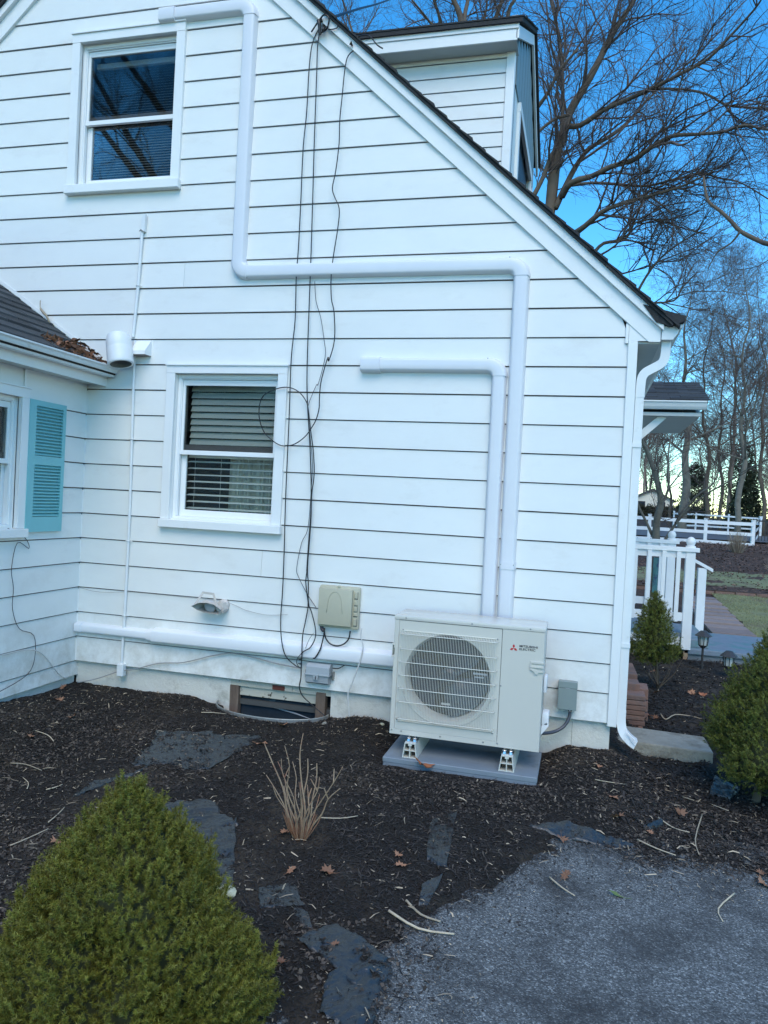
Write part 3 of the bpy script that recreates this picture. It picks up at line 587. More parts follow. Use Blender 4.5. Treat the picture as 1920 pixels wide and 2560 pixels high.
# corner board (right) with its top block
b = MB(); b.box(.976, 1.038, -.026, .04, -.012, 2.615, .003); hpart(b, 'corner_board', M['trim'])
b = MB(); b.box(.955, .976, -.022, .01, 2.60, 2.735, .002); hpart(b, 'corner_block', M['trim'])
b = MB(); b.prism([(.977, 2.6155), (1.10, 2.6155), (1.10, 2.64), (.977, 2.745)], -.024, .03); hpart(b, 'corner_filler', M['trim'])

# rake boards
def rake_strip(name, m, za, zb, y0, y1, side=1, xa=None, xb=1.19, label=None, flat_end=None):
    """za, zb: offsets above the rake line; strips from ridge to eave"""
    def zz(x): return 3.6196-RS*x
    pts = [(RX, zz(RX)+za), (xb, zz(xb)+za), (xb, zz(xb)+zb), (RX, zz(RX)+zb)]
    if flat_end is not None:
        xe = (3.6196+za-flat_end)/RS
        pts = [(RX, zz(RX)+za), (xe, flat_end), (xb, flat_end), (xb, zz(xb)+zb), (RX, zz(RX)+zb)]
    if side < 0: pts = [(2*RX-x, z) for x, z in pts][::-1]
    b = MB(); b.prism(pts, y0, y1); return hpart(b, name, m, label=label)
for sd_ in (1, -1):
    rake_strip('rake_board', M['trim'], 0., .150, -.030, .004, sd_, xb=1.18, flat_end=2.608)
    rake_strip('rake_moulding', M['trim'], .151, .222, -.062, .002, sd_, xb=1.195)
b = MB(); b.box(1.038, 1.18, -.002, 8.9, 2.60, 2.612); hpart(b, 'eave_soffit', M['soffit'])
b = MB(); b.box(1.165, 1.186, .005, 8.9, 2.615, 2.74); hpart(b, 'eave_fascia', M['trim'])
# main roof: deck plus shingle courses following the slope, butt edges stepped at the gable end
for sd_ in (1, -1):
    def zz(x): return 3.6196-RS*x
    b = MB()
    pts = [(RX, zz(RX)+.223), (1.25, zz(1.25)+.223), (1.25, zz(1.25)+.245), (RX, zz(RX)+.245)]
    if sd_ < 0: pts = [(2*RX-x, z) for x, z in pts][::-1]
    b.prism(pts, -.085, 9.05); roof = hpart(b, 'roof', M['shingle_dark'])
    n = 44; dx = (1.27-RX)/n
    for i in range(n):
        xa = RX+i*dx; xb = xa+dx*1.25
        ye = -.098+random.uniform(-.008, .006)
        th0, th1 = .246, .262+random.uniform(0, .006)
        pts = [(xa, zz(xa)+th0), (xb, zz(xb)+.250), (xb, zz(xb)+th1+.006), (xa, zz(xa)+th0+.006)]
        if sd_ < 0: pts = [(2*RX-x, z) for x, z in pts][::-1]
        b = MB(); b.prism(pts, ye, 9.07); o = b.build('shingle', M['shingle_dark'], roof)
b = MB()
xe = [FY(1.06, 2.872, -.08), FY(1.337, 2.79, -.08), FY(1.333, 2.755, -.08), FY(1.24, 2.722, -.08), FY(1.15, 2.75, -.08)]
b.prism(xe, -.07, 8.9); hpart(b, 'eave_flashing', M['shingle_dark'])
# gutter of the main roof (K profile), runs back along the eave
gp = [(1.188, 2.728), (1.188, 2.628), (1.262, 2.628), (1.272, 2.645), (1.29, 2.668), (1.300, 2.70), (1.322, 2.716), (1.322, 2.728)]
b = MB(); b.prism([FY(x, z, -.03) for x, z in gp], -.035, 8.95); hpart(b, 'gutter', M['alum'])
# downspout: two elbows and kick-out
dsw = .062
def rect_sweep(mb, pts, w, d, ribs=True):
    """rectangular pipe along pts in the xz plane at y range; w across x, d along y"""
    P = [Vector(p) for p in pts]; n = len(P); vs_ = []
    for i, p in enumerate(P):
        t = (P[min(i+1, n-1)]-P[max(i-1, 0)]).normalized()
        nn = Vector((t.z, 0, -t.x))
        if nn.length < 1e-6: nn = Vector((1, 0, 0))
        nn.normalize()
        for sx, sy in ((-1, -1), (1, -1), (1, 1), (-1, 1)):
            vs_.append(p+nn*sx*w/2+Vector((0, sy*d/2, 0)))
    fs = []
    for i in range(n-1):
        for k in range(4): fs.append((i*4+k, i*4+(k+1) % 4, i*4+4+(k+1) % 4, i*4+4+k))
    fs += [(3, 2, 1, 0), tuple(range((n-1)*4, n*4))]
    mb.add(vs_, fs)
ds = [(1.222, .05, 2.64), (1.222, .05, 2.56), (1.215, .05, 2.50), (1.19, .05, 2.465), (1.13, .05, 2.43), (1.095, .05, 2.405), (1.076, .05, 2.36), (1.072, .05, 2.24)]
b = MB(); rect_sweep(b, [Vector(p) for p in smooth_path(ds, 3)], .06, .075); d1 = hpart(b, 'downspout', M['alum'], smooth=35)
b = MB(); rect_sweep(b, [(1.071, .05, 2.262), (1.068, .05, .06)], .056, .07); d1 = hpart(b, 'downspout', M['alum'])
for zc in (.53, 1.9):
    b = MB(); b.box(1.034, 1.100, .008, .092, zc, zc+.03); hpart(b, 'downspout_strap', M['alum'])
b = MB(); rect_sweep(b, [Vector(p) for p in smooth_path([(1.068, .05, .1), (1.069, .045, .02), (1.085, .03, -.045), (1.125, .0, -.085), (1.165, -.03, -.105)], 4)], .06, .075)
for k in range(3): b.tube([(1.10+.012*k, -.03-.004*k, -.03-.02*k), (1.16, -.07, -.07-.017*k)], .003, 4)
hpart(b, 'downspout_elbow', M['alum'])

# ------------------------------------------------------------------ windows
def mat_rot(o, mtx): o.matrix_basis = mtx
def window(loc, rot, ox0, ox1, oz0, oz1, cas, sill, frame_x0, frame_x1, frame_z0, frame_z1, meet_z, blinds, label=None, curtain=False):
    """local frame: x along the wall, -y outwards, z up. o* = outer casing, frame* = clear opening inside the casing"""
    b = MB(); yo = -.034
    b.box(ox0, ox0+cas, yo, .01, frame_z0-.005, frame_z1, .002); b.box(ox1-cas, ox1, yo, .01, frame_z0-.005, frame_z1, .002)
    b.box(ox0, ox1, yo-.001, .01, frame_z1, oz1, .002)
    b.box(ox0-.006, ox1+.006, yo-.012, .0, oz1, oz1+.010)     # drip cap
    w = b.build('window', M['trim'], house, label=label)
    mtx = Matrix.Translation(loc) @ Matrix.Rotation(rot, 4, 'Z')
    w.matrix_parent_inverse = HP; w.matrix_basis = mtx
    b = MB(); b.box(ox0-.004, ox1+.012, yo-.028, .02, oz0, frame_z0-.006, .004); b.build('sill', M['trim'], w)
    fx0, fx1, fz0, fz1 = frame_x0, frame_x1, frame_z0, frame_z1
    # reveal boards
    b = MB(); d = .11
    b.box(fx0-.02, fx0, .0, d, fz0, fz1); b.box(fx1, fx1+.02, .0, d, fz0, fz1); b.box(fx0-.02, fx1+.02, .0, d, fz1, fz1+.02); b.box(fx0-.02, fx1+.02, .0, d, fz0-.02, fz0)
    b.build('reveal', M['trim'], w)
    # vinyl frame with tracks
    b = MB(); t = .026
    b.box(fx0, fx0+t, .02, .1, fz0, fz1, .002); b.box(fx1-t, fx1, .02, .1, fz0, fz1, .002); b.box(fx0+t, fx1-t, .02, .1, fz1-t*1.2, fz1, .002); b.box(fx0+t, fx1-t, .018, .1, fz0, fz0+t*.9, .002)
    b.box(fx0+t, fx0+t+.008, .028, .05, fz0+t, fz1-t); b.box(fx1-t-.008, fx1-t, .028, .05, fz0+t, fz1-t)
    b.box(fx0+t, fx1-t, .03, .05, fz1-t*1.2-.008, fz1-t*1.2)
    b.build('frame', M['vinyl'], w)
    sx0, sx1 = fx0+t+.002, fx1-t-.002
    # upper sash (outer)
    b = MB(); st = .026; ut = fz1-t*1.2-.010
    b.box(sx0, sx0+st, .042, .066, meet_z+.036, ut-.044, .002); b.box(sx1-st, sx1, .042, .066, meet_z+.036, ut-.044, .002)
    b.box(sx0, sx1, .042, .066, ut-.044, ut, .002); b.box(sx0, sx1, .036, .066, meet_z, meet_z+.036, .002)
    b.box(sx0+.05, sx1-.05, .0395, .043, ut-.018, ut-.010)
    b.build('sash', M['vinyl'], w)
    b = MB(); b.box(sx0+st, sx1-st, .052, .055, meet_z+.036, ut-.044); b.build('pane', M['screen'], w, label='darker screened upper pane')
    # lower sash (inner)
    b = MB()
    b.box(sx0, sx0+.046, .072, .096, fz0+.075, meet_z, .002); b.box(sx1-.03, sx1, .072, .096, fz0+.075, meet_z, .002)
    b.box(sx0, sx1, .072, .096, fz0+t*.9, fz0+.075, .002)
    b.build('sash', M['vinyl'], w)
    b = MB(); b.box(sx0, sx1, .070, .098, meet_z+.04, meet_z+.082); b.box(sx0+.01, sx0+.026, .072, .09, meet_z+.082, ut-.044); b.build('sash', M['sashdark'], w, label='brownish inner sash rail behind the upper pane')
    b = MB(); b.box(sx0+.046, sx1-.03, .082, .085, fz0+.075, meet_z); b.build('pane', M['glass'], w)
    # blinds
    bx0, bx1 = sx0+.03, sx1-.012
    if blinds == 'wide':
        z = fz0+.09; i = 0
        while z < ut-.05:
            up_ = z > meet_z
            a = R(64 if up_ else 12)+random.uniform(-.03, .03)
            c, s = math.cos(a)*.025, math.sin(a)*.025
            if up_: a = 0
            sb = MB(); sb.add([(bx0, .145-c, z-s), (bx1, .145-c, z-s+.002), (bx1, .145+c, z+s+.002), (bx0, .145+c, z+s), (bx0, .145-c, z-s+.003), (bx1, .145-c, z-s+.005), (bx1, .145+c, z+s+.005), (bx0, .145+c, z+s+.003)],
                              [(3, 2, 1, 0), (4, 5, 6, 7), (0, 1, 5, 4), (1, 2, 6, 5), (2, 3, 7, 6), (3, 0, 4, 7)])
            sb.build('blind_slat', M['blind'], w); z += .0535; i += 1
        b = MB(); 
        for k in (.07, .30, .72): b.box(bx0+k, bx0+k+.0015, .118, .12, fz0+.08, ut-.05)
        b.build('blind_cord', M['blind'], w)
    elif blinds == 'mini':
        z = fz0+.08; sb = MB()
        while z < ut-.1:
            up_ = z > meet_z
            c, s = .0095, (.001 if not up_ else .006)
            sb.add([(bx0, .13-c, z-s), (bx1, .13-c, z-s), (bx1, .13+c, z+s), (bx0, .13+c, z+s)], [(0, 1, 2, 3)])
            z += .0215
        sb.box(bx0, bx1, .115, .145, ut-.1, ut-.06)
        sb.build('blind', M['blind_d'], w, kind='stuff')
    if curtain:
        sb = MB(); n = 60; ca, cb2 = bx0+.33*(bx1-bx0)+.05, bx1
        for i in range(n+1):
            x = ca+(cb2-ca)*i/n; y = .26+.018*math.sin(i*1.1)+.008*math.sin(i*2.7)
            sb.v += [(x, y, fz0-.1), (x, y, meet_z+.3)]
        for i in range(n): sb.f.append((2*i, 2*i+2, 2*i+3, 2*i+1))
        sb.build('curtain', M['curtain'], w)
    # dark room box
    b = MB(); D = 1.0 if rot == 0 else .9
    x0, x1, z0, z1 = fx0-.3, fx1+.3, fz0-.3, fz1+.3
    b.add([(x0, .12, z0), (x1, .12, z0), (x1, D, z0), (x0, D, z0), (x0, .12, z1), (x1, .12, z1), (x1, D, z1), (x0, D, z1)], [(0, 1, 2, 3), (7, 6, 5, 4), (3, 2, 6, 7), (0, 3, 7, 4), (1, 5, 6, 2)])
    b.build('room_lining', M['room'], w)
    return w
window((0, 0, 0), 0, -3.515, -2.486, 3.83, 5.138, .075, .05, -3.44, -2.555, 3.907, 5.067, 4.42, 'mini', label='small upper double-hung window with mini blinds')
window((0, 0, 0), 0, -2.508, -1.484, 1.152, 2.432, .075, .05, -2.430, -1.55, 1.222, 2.372, 1.735, 'wide', label='ground floor double-hung window with wide slatted blinds', curtain=True)
# wing window: local x = world y
window((-3.246, 0, 0), R(90), -1.70, -.700, 1.045, 2.13, .076, .05, -1.624, -.776, 1.115, 2.062, 1.575, None, label='wing window cut by the left edge of the view', curtain=True)

# cellar window
b = MB(); b.box(CEL[0], CEL[1], .03, .09, -.052, -.0005); b.box(-1.43, -1.34, .024, .03, -.05, -.002); cw = hpart(b, 'cellar_window', M['peel'])
b = MB(); b.add([(-1.855, .02, -.05), (-1.783, .02, -.05), (-1.783, .02, -.55), (-1.850, .02, -.55), (-1.855, .075, -.05), (-1.783, .075, -.05), (-1.783, .075, -.55), (-1.850, .075, -.55)], [(0, 1, 2, 3), (7, 6, 5, 4), (0, 4, 5, 1), (1, 5, 6, 2), (3, 2, 6, 7), (0, 3, 7, 4)])
b.build('post', M['wood'], cw)
b = MB(); b.box(-1.143, -1.068, .016, .08, -.6, -.03, .003); b.build('post', M['wood'], cw)
b = MB(); b.box(-1.783, -1.143, .05, .085, -.128, -.056, .002); b.build('rail', M['peel'], cw)
b = MB(); b.box(-1.783, -1.143, .088, .092, -.6, -.12); b.build('pane', mat('cellar_glass', (.028, .04, .052), .12, var=.5, vscale=4, c2=(.09, .13, .15), c2_lo=.6, c2_hi=.7, c2scale=5, rvar=.08), cw)
b = MB(); b.tube([(-1.63, .0865, -.19), (-1.45, .0865, -.212), (-1.32, .0865, -.232), (-1.18, .0865, -.262)], [.001, .005, .006, .001], 4); b.build('scratch', M['lens'], cw)
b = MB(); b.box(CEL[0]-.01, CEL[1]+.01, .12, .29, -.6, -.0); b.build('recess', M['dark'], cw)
b = MB(); b.box(-1.50, -1.40, .018, .0235, -.048, -.012); b.build('bracket', mat('rusty_bracket', (.12, .03, .02), .7, var=.3), cw)

# ------------------------------------------------------------------ wing
XW = -3.246
def wing_board(z0, z1, ya, yb, bottom=False):
    b = MB()
    xf0, xf1 = XW+.012, XW+.002
    b.add([(xf0, ya, z0), (xf0, yb, z0), (XW-.006, yb, z0), (XW-.006, ya, z0), (xf1, ya, z1), (xf1, yb, z1), (XW-.006, yb, z1), (XW-.006, ya, z1)],
          [(0, 1, 5, 4), (1, 2, 6, 5), (2, 3, 7, 6), (3, 0, 4, 7), (4, 5, 6, 7), (3, 2, 1, 0)])
    return hpart(b, 'siding_board', M['siding'])
WO = (-1.68, -.72, 1.07, 2.11)     # opening in the wing wall
YL = -4.2
for i in range(-1, 11):
    zb = i*S_; z0 = zb+.0075; z1 = zb+S_-.0015
    if i == -1: z0 = -.115; WE = .027
    else: WE = -.012
    if i == 10: z1 = 2.275
    if z1 > 2.28: z1 = 2.275
    if z0 < WO[3] and z1 > WO[2] and not (z0 < WO[2] or z1 > WO[3]):
        wing_board(z0, z1, WO[1], -.012); wing_board(z0, z1, YL, WO[0])
    elif z1 <= WO[2] or z0 >= WO[3]:
        wing_board(z0, z1, YL, WE)
    else:
        wing_board(z0, z1, WO[1], -.012); wing_board(z0, z1, YL, WO[0])
        if z0 < WO[2]: wing_board(z0, WO[2], WO[0], WO[1])
        else: wing_board(WO[3], z1, WO[0], WO[1])
b = MB()
for ya, yb, z0, z1 in ((YL, WO[0], -.115, 2.28), (WO[1], -.004, -.115, 2.28), (WO[0], WO[1], -.115, WO[2]), (WO[0], WO[1], WO[3], 2.28)):
    b.box(XW-.05, XW-.008, ya, yb, z0, z1)
hpart(b, 'sheathing', M['felt'])
b = MB(); b.box(XW-.2, XW-.018, YL, .02, -.7, -.112); hpart(b, 'foundation', M['found'])
b = MB(); b.box(-7.2, XW-.2, YL, YL+.05, -.7, 2.3); b.prism([(XW-.02, 2.3), (-7.2, 2.3), (-5.2, 3.7)], YL, YL+.05); b.box(-7.25, -7.2, YL, .0, -.7, 2.3); hpart(b, 'side_wall', M['siding'])
# inside corner beads, one lapped piece per course
for i in range(0, 11):
    z = i*S_
    b = MB(); w = .010
    b.add([(XW+.001, -.020, z+.01), (XW+.001+w, -.004, z+.01), (XW+.018, -.015, z+.01), (XW+.001, -.012, z+S_-.01), (XW+.001+w*.7, -.002, z+S_-.01), (XW+.009, -.009, z+S_-.01)],
          [(0, 2, 1), (3, 4, 5), (0, 3, 5, 2), (2, 5, 4, 1), (0, 1, 4, 3)])
    hpart(b, 'corner_bead', M['trim'])
# seam batten above the window
b = MB(); b.box(XW+.011, XW+.018, -.745, -.722, 2.14, 2.27); hpart(b, 'batten', M['trim'])
# shutter
b = MB(); x0, x1 = XW+.012, XW+.04
sy0, sy1, sz0, sz1 = -.702, -.300, 1.082, 2.062
la, lb = -.632, -.335
for ya, yb, za, zb in ((sy0, la, sz0, sz1), (lb, sy1, sz0, sz1), (la, lb, sz0, 1.195), (la, lb, 1.585, 1.652), (la, lb, 2.022, sz1)):
    b.box(x0, x1, ya, yb, za, zb)
b.box(x0, x0+.004, la, lb, 1.195, 2.022)
shut = hpart(b, 'shutter', M['teal'], label='turquoise louvred shutter beside the wing window')
def louvres(za, zb, n):
    p = (zb-za)/n
    for k in range(n):
        z = za+k*p
        lb_ = MB(); lb_.add([(x0+.006, la, z+p*.98), (x0+.006, lb, z+p*.98), (x1-.001, lb, z+p*.22), (x1-.001, la, z+p*.22), (x0+.006, la, z+p*.88), (x0+.006, lb, z+p*.88), (x1-.003, lb, z+p*.12), (x1-.003, la, z+p*.12)],
                           [(0, 1, 2, 3), (7, 6, 5, 4), (3, 2, 6, 7), (0, 4, 5, 1), (0, 3, 7, 4), (1, 5, 6, 2)])
        lb_.build('louvre_slat', M['teal'], shut)
louvres(1.197, 1.585, 16); louvres(1.654, 2.022, 15)
for y, z in ((-.66, 2.0), (-.315, 1.995), (-.665, 1.14), (-.32, 1.14)):
    b = MB(); b.lathe([(0, .004), (.004, .003), (.005, 0)], 8, M=Matrix.Translation((x1, y, z)) @ Matrix.Rotation(R(90), 4, 'Y')); b.build('screw', M['teal'], shut)
# wing eave: soffit, fascia, gutter
b = MB(); b.box(XW-.05, -3.072, YL-.2, -.004, 2.276, 2.288); hpart(b, 'eave_soffit', M['soffit'])
b = MB(); b.box(-3.078, -3.062, YL-.2, -.006, 2.262, 2.42); hpart(b, 'eave_fascia', M['trim'])
wgp = [(-3.058, 2.335), (-2.982, 2.332), (-2.972, 2.35), (-2.955, 2.368), (-2.948, 2.388), (-2.930, 2.398), (-2.930, 2.408), (-2.938, 2.404), (-2.955, 2.392), (-2.965, 2.36), (-2.985, 2.340), (-3.05, 2.343), (-3.05, 2.412), (-3.058, 2.412)]
b = MB(); b.prism(wgp, YL-.2, -.03); 
b.prism(wgp[:7]+[(-3.058, 2.405)], -.036, -.030)
hpart(b, 'gutter', M['alum'])
b = MB(); b.prism([(-3.05, 2.347), (-2.968, 2.347), (-2.95, 2.388), (-3.05, 2.39)], YL, -.04); hpart(b, 'gutter_debris', M['soil'])
# wing roof
WS = .65
def wz(x): return 2.395+WS*(-3.05-x)
b = MB(); b.prism([(-3.03, wz(-3.03)), (-5.2, wz(-5.2)), (-7.4, wz(-3.0)), (-7.4, wz(-3.0)-.04), (-5.2, wz(-5.2)-.04), (-3.03, wz(-3.03)-.03)], YL-.2, -.003); wroof = hpart(b, 'roof', M['shingle_dark'])
nrow = 19; dxr = (5.2-3.02)/nrow; protos = {}
for r_ in range(nrow):
    xb = -3.015-r_*dxr; xa = xb-dxr*1.3
    y = -.006-(.165 if r_ % 2 else 0)-.04*(r_ % 3)
    first = True; ycur = -.006
    while ycur > YL-.2:
        w = (.33 if not first else .12+.1*(r_ % 3)); first = False
        ya = max(ycur-w+.005, YL-.2)
        t = .017+random.choice((0, .006, .002))
        xo = xb+random.uniform(-.003, .003)
        b = MB(); b.add([(xo, ya, wz(xo)+.004), (xo, ycur, wz(xo)+.004), (xa, ycur, wz(xa)+.001), (xa, ya, wz(xa)+.001), (xo, ya, wz(xo)+.004+t), (xo, ycur, wz(xo)+.004+t), (xa, ycur, wz(xa)+.004), (xa, ya, wz(xa)+.004)],
                        [(3, 2, 1, 0), (4, 5, 6, 7), (0, 1, 5, 4), (1, 2, 6, 5), (2, 3, 7, 6), (3, 0, 4, 7)])
        b.build('shingle', M['shingle'], wroof); ycur -= w
# flashing strip where the roof meets the wall
b = MB(); pts = [(-3.1, wz(-3.1)+.02)]
for k in range(16):
    x = -3.12-k*.13; pts.append((x, wz(x)+.05+random.uniform(-.006, .012)))
pts += [(-5.1, wz(-5.1)+.02)]
b.prism(pts, -.017, -.0125); hpart(b, 'step_flashing', M['trim'])

# ------------------------------------------------------------------ dormer
DY0, DY1, DZ = 1.0, 3.3, 5.25
DXF = -.012
def mz(x): return 3.6196-RS*x+.25
b = MB()
wallp = [(DXF, mz(DXF)-.1), (DXF, DZ+.02), (-2.2, DZ+.02), (-2.2, mz(-2.2)-.1)]
b.prism(wallp, DY0+.06, DY0+.14); b.prism(wallp, DY1-.14, DY1-.06)
b.add([(DXF-.06, DY0+.06, 3.6), (DXF-.06, DY1-.06, 3.6), (DXF-.06, DY1-.06, 5.3), (DXF-.06, DY0+.06, 5.3), (DXF-.06, (DY0+DY1)/2, 5.95)], [(0, 1, 2, 4, 3)])
dorm = hpart(b, 'dormer', M['sheathdark'])
ds_ = .123
for i in range(0, 15):
    zb = 3.605+i*ds_
    za, zc = zb+.007, min(zb+ds_-.001, DZ+.012)
    if za > DZ: break
    def xm(z): return -(z-3.6196-.25)/RS-.12
    def yf(z): return DY0-.010+.008*(z-zb)/ds_
    b = MB(); b.add([(xm(za), yf(za), za), (DXF-.068, yf(za), za), (DXF-.068, DY0+.058, za), (xm(za), DY0+.058, za), (xm(zc), yf(zc), zc), (DXF-.068, yf(zc), zc), (DXF-.068, DY0+.058, zc), (xm(zc), DY0+.058, zc)],
                    [(0, 1, 5, 4), (1, 2, 6, 5), (2, 3, 7, 6), (3, 0, 4, 7), (4, 5, 6, 7), (3, 2, 1, 0)])
    b.build('siding_board', M['siding'], dorm)
b = MB(); b.box(DXF-.066, DXF+.006, DY0-.02, DY0+.06, 3.4, DZ+.01, .003); b.build('corner_board', M['trim'], dorm)
b = MB(); b.box(DXF-.03, DXF+.012, DY1-.08, DY1, 3.4, DZ+.01, .003); b.build('corner_board', M['trim'], dorm)
# front (faces +x): window frames, vertical boards
b = MB()
b.box(DXF-.05, DXF+.0, DY0+.06, DY0+.45, 3.5, DZ+.35); b.box(DXF-.05, DXF+.0, DY1-.45, DY1-.08, 3.5, DZ+.3)
b.build('front_wall', M['siding'], dorm)
b = MB()
b.box(DXF, DXF+.03, DY0+.38, DY0+.46, 3.6, 4.95, .003); b.box(DXF, DXF+.03, DY1-.46, DY1-.38, 3.6, 4.95, .003); b.box(DXF, DXF+.035, DY0+.38, DY1-.38, 4.95, 5.03, .003)
b.build('window_casing', M['trim'], dorm)
b = MB(); b.box(DXF-.03, DXF-.02, DY0+.46, DY1-.46, 3.6, 4.95); b.build('pane', M['fan'], dorm)
for k in range(9):
    b = MB(); y = DY0+.1+k*.24; zt_ = min(5.36+.53*(y-.79), 5.36+.53*(3.5-y-.2))-.06; b.box(DXF+.001, DXF+.012, y, y+.225, 5.035, zt_); b.build('gable_board', M['greenbox'], dorm)
# dormer roof: near eave along x, gable facing +x
ex0, exf = -2.3, DXF+.005
ny_, nz_ = DY0-.175, 5.365     # near eave line
rz = 6.09; ry = 2.15
ey = DY0-.0
def ev(x, z): return FY(x, z, 0)
b = MB()
# near fascia + soffit
b.box(-2.1, .02, ey-.18, ey-.165, 5.325-.10+.02, 5.335, .002); b.build('eave_fascia', M['trim'], dorm)
b = MB(); b.box(-2.1, .015, ey-.164, ey+.055, 5.247, 5.257); b.build('eave_soffit', M['soffit'], dorm)
b = MB(); b.box(-2.1, .03, ey-.19, ey-.1655, 5.336, 5.38, .002); b.build('crown_moulding', M['trim'], dorm)
def slope_slab(y0, z0, y1, z1, t, xa, xb, name, m):
    b = MB(); b.prism([(y0, z0), (y1, z1), (y1, z1+t), (y0, z0+t)], xa, xb, axis='x'); return b.build(name, m, dorm)
slope_slab(ey-.21, 5.372, ry, rz, .035, -3.0, .06, 'roof', M['shingle_dark'])
slope_slab(ry, rz, 3.5, 5.372, .035, -3.0, .06, 'roof', M['shingle_dark'])
for k in range(12):
    t = k/12; y = ey-.215+(ry-ey+.215)*t; z = 5.372+(rz-5.372)*t
    y2 = ey-.215+(ry-ey+.215)*(t+.1); z2 = 5.372+(rz-5.372)*(t+.1)
    b = MB(); b.prism([(y, z+.037), (y2, z2+.037), (y2, z2+.042), (y, z+.05)], -3.0, .07+random.uniform(0, .012), axis='x'); b.build('shingle', M['shingle_dark'], dorm)
# rake boards on the gable front
slope_slab(ey-.18, 5.26, ry, rz-.11, .10, .012, .034, 'rake_board', M['trim'])
slope_slab(ry, rz-.11, 3.48, 5.26, .10, .012, .034, 'rake_board', M['trim'])

# ------------------------------------------------------------------ outdoor unit
AX0, AX1, AYF, AYB, AZ0, AZ1 = -.420, .551, -.557, -.227, -.078, .700
ac = empty('outdoor_unit', (.07, -.39, -.078), 'large ivory heat pump outdoor unit with round fan grille against the wall', 'heat pump')
AP = Matrix.Translation((-.07, .39, .078))
def part(mb, name, m, root, smooth=False, label=None, kind=None):
    o = mb.build(name, m, root, smooth=smooth, label=label, kind=kind)
    o.matrix_parent_inverse = Matrix.Translation(-root.location); return o
CX, CZ, CR = -.055, .317, .284
# front skin with a round hole: ring of quads between circle and rectangle
b = MB()
fx0, fx1, fz0, fz1 = AX0+.033, .284, AZ0+.03, AZ1-.030
n = 96; ring = []; outr = []
for k in range(n):
    a = 2*math.pi*k/n; dx, dz = math.cos(a), math.sin(a)
    ring.append((CX+CR*dx, CZ+CR*dz))
    sx = (fx1-CX)/dx if dx > 1e-6 else ((fx0-CX)/dx if dx < -1e-6 else 1e9)
    sz = (fz1-CZ)/dz if dz > 1e-6 else ((fz0-CZ)/dz if dz < -1e-6 else 1e9)
    s = min(sx, sz); outr.append((CX+s*dx, CZ+s*dz))
# snap nearest points to the corners
for cx_, cz_ in ((fx0, fz0), (fx1, fz0), (fx1, fz1), (fx0, fz1)):
    k = min(range(n), key=lambda i: (outr[i][0]-cx_)**2+(outr[i][1]-cz_)**2); outr[k] = (cx_, cz_)
y = AYF
b.v = [(x, y, z) for x, z in ring]+[(x, y, z) for x, z in outr]+[(CX+(x-CX)*.955, y+.03, CZ+(z-CZ)*.955) for x, z in ring]+[(CX+(x-CX)*.95, y+.12, CZ+(z-CZ)*.95) for x, z in ring]
for k in range(n):
    k2 = (k+1) % n
    b.f += [(k, k2, n+k2, n+k), (2*n+k, 2*n+k2, k2, k), (3*n+k, 3*n+k2, 2*n+k2, 2*n+k)]
part(b, 'fan_panel', M['ac'], ac, smooth=30)
b = MB(); b.box(AX0, fx0-.0015, AYF-.002, AYB, AZ0+.012, AZ1-.028, .003); part(b, 'side_panel', M['ac'], ac)
b = MB(); b.box(fx1+.0018, AX1, AYF-.002, AYF+.05, AZ0+.008, AZ1-.028, .003); part(b, 'service_panel', M['ac'], ac)
b = MB(); b.box(AX1-.03, AX1-.001, AYF+.048, AYB, AZ0+.01, AZ1-.03, .002); part(b, 'side_panel', M['ac'], ac)
b = MB(); b.box(fx0, AX1, AYB, AYB+.004, AZ0, AZ1-.03); b.box(fx0, fx1, AYF+.16, AYF+.165, AZ0, AZ1-.04); part(b, 'coil', M['coil'], ac)
b = MB(); b.box(AX0+.002, AX1-.002, AYF+.003, AYB-.002, AZ0, AZ0+.0295); b.box(AX0, AX1, AYF-.001, AYF+.004, AZ0-.006, AZ0+.027, .001); part(b, 'base_pan', M['ac'], ac)
b = MB(); b.box(AX0-.004, AX1+.004, AYF-.006, AYB+.004, AZ1-.0275, AZ1, .006)
part(b, 'top_panel', M['ac_top'], ac, smooth=40)
b = MB(); b.box(AX0+.04, AX0+.15, AYF+.04, AYF+.055, AZ1, AZ1+.0015); part(b, 'top_rib', M['ac'], ac)
# fan
b = MB(); Mx = Matrix.Translation((CX, AYF+.07, CZ)) @ Matrix.Rotation(R(90), 4, 'X')
b.lathe([(0, .03), (.035, .03), (.055, .015), (.055, -.05), (0, -.05)], 24, M=Mx); hub = part(b, 'fan_hub', M['fan'], ac, smooth=30)
for q in range(3):
    b = MB(); nr, na = 8, 12; vs_ = []
    for i in range(nr):
        rr = .05+(.26-.05)*i/(nr-1); sweep = .35*(i/(nr-1))
        for j in range(na):
            a = R(120*q+15)+sweep+R(92)*(j/(na-1)); yy = AYF+.055+.075*(j/(na-1)-.0)
            vs_.append((CX+rr*math.cos(a), yy, CZ+rr*math.sin(a)))
    b.add(vs_, [(i*na+j, i*na+j+1, (i+1)*na+j+1, (i+1)*na+j) for i in range(nr-1) for j in range(na-1)])
    part(b, 'fan_blade', M['fan'], ac, smooth=True)
b = MB(); b.box(CX-.03, CX+.03, AYF+.14, AYF+.15, AZ0+.03, AZ1-.05); part(b, 'motor_bracket', M['coil'], ac)
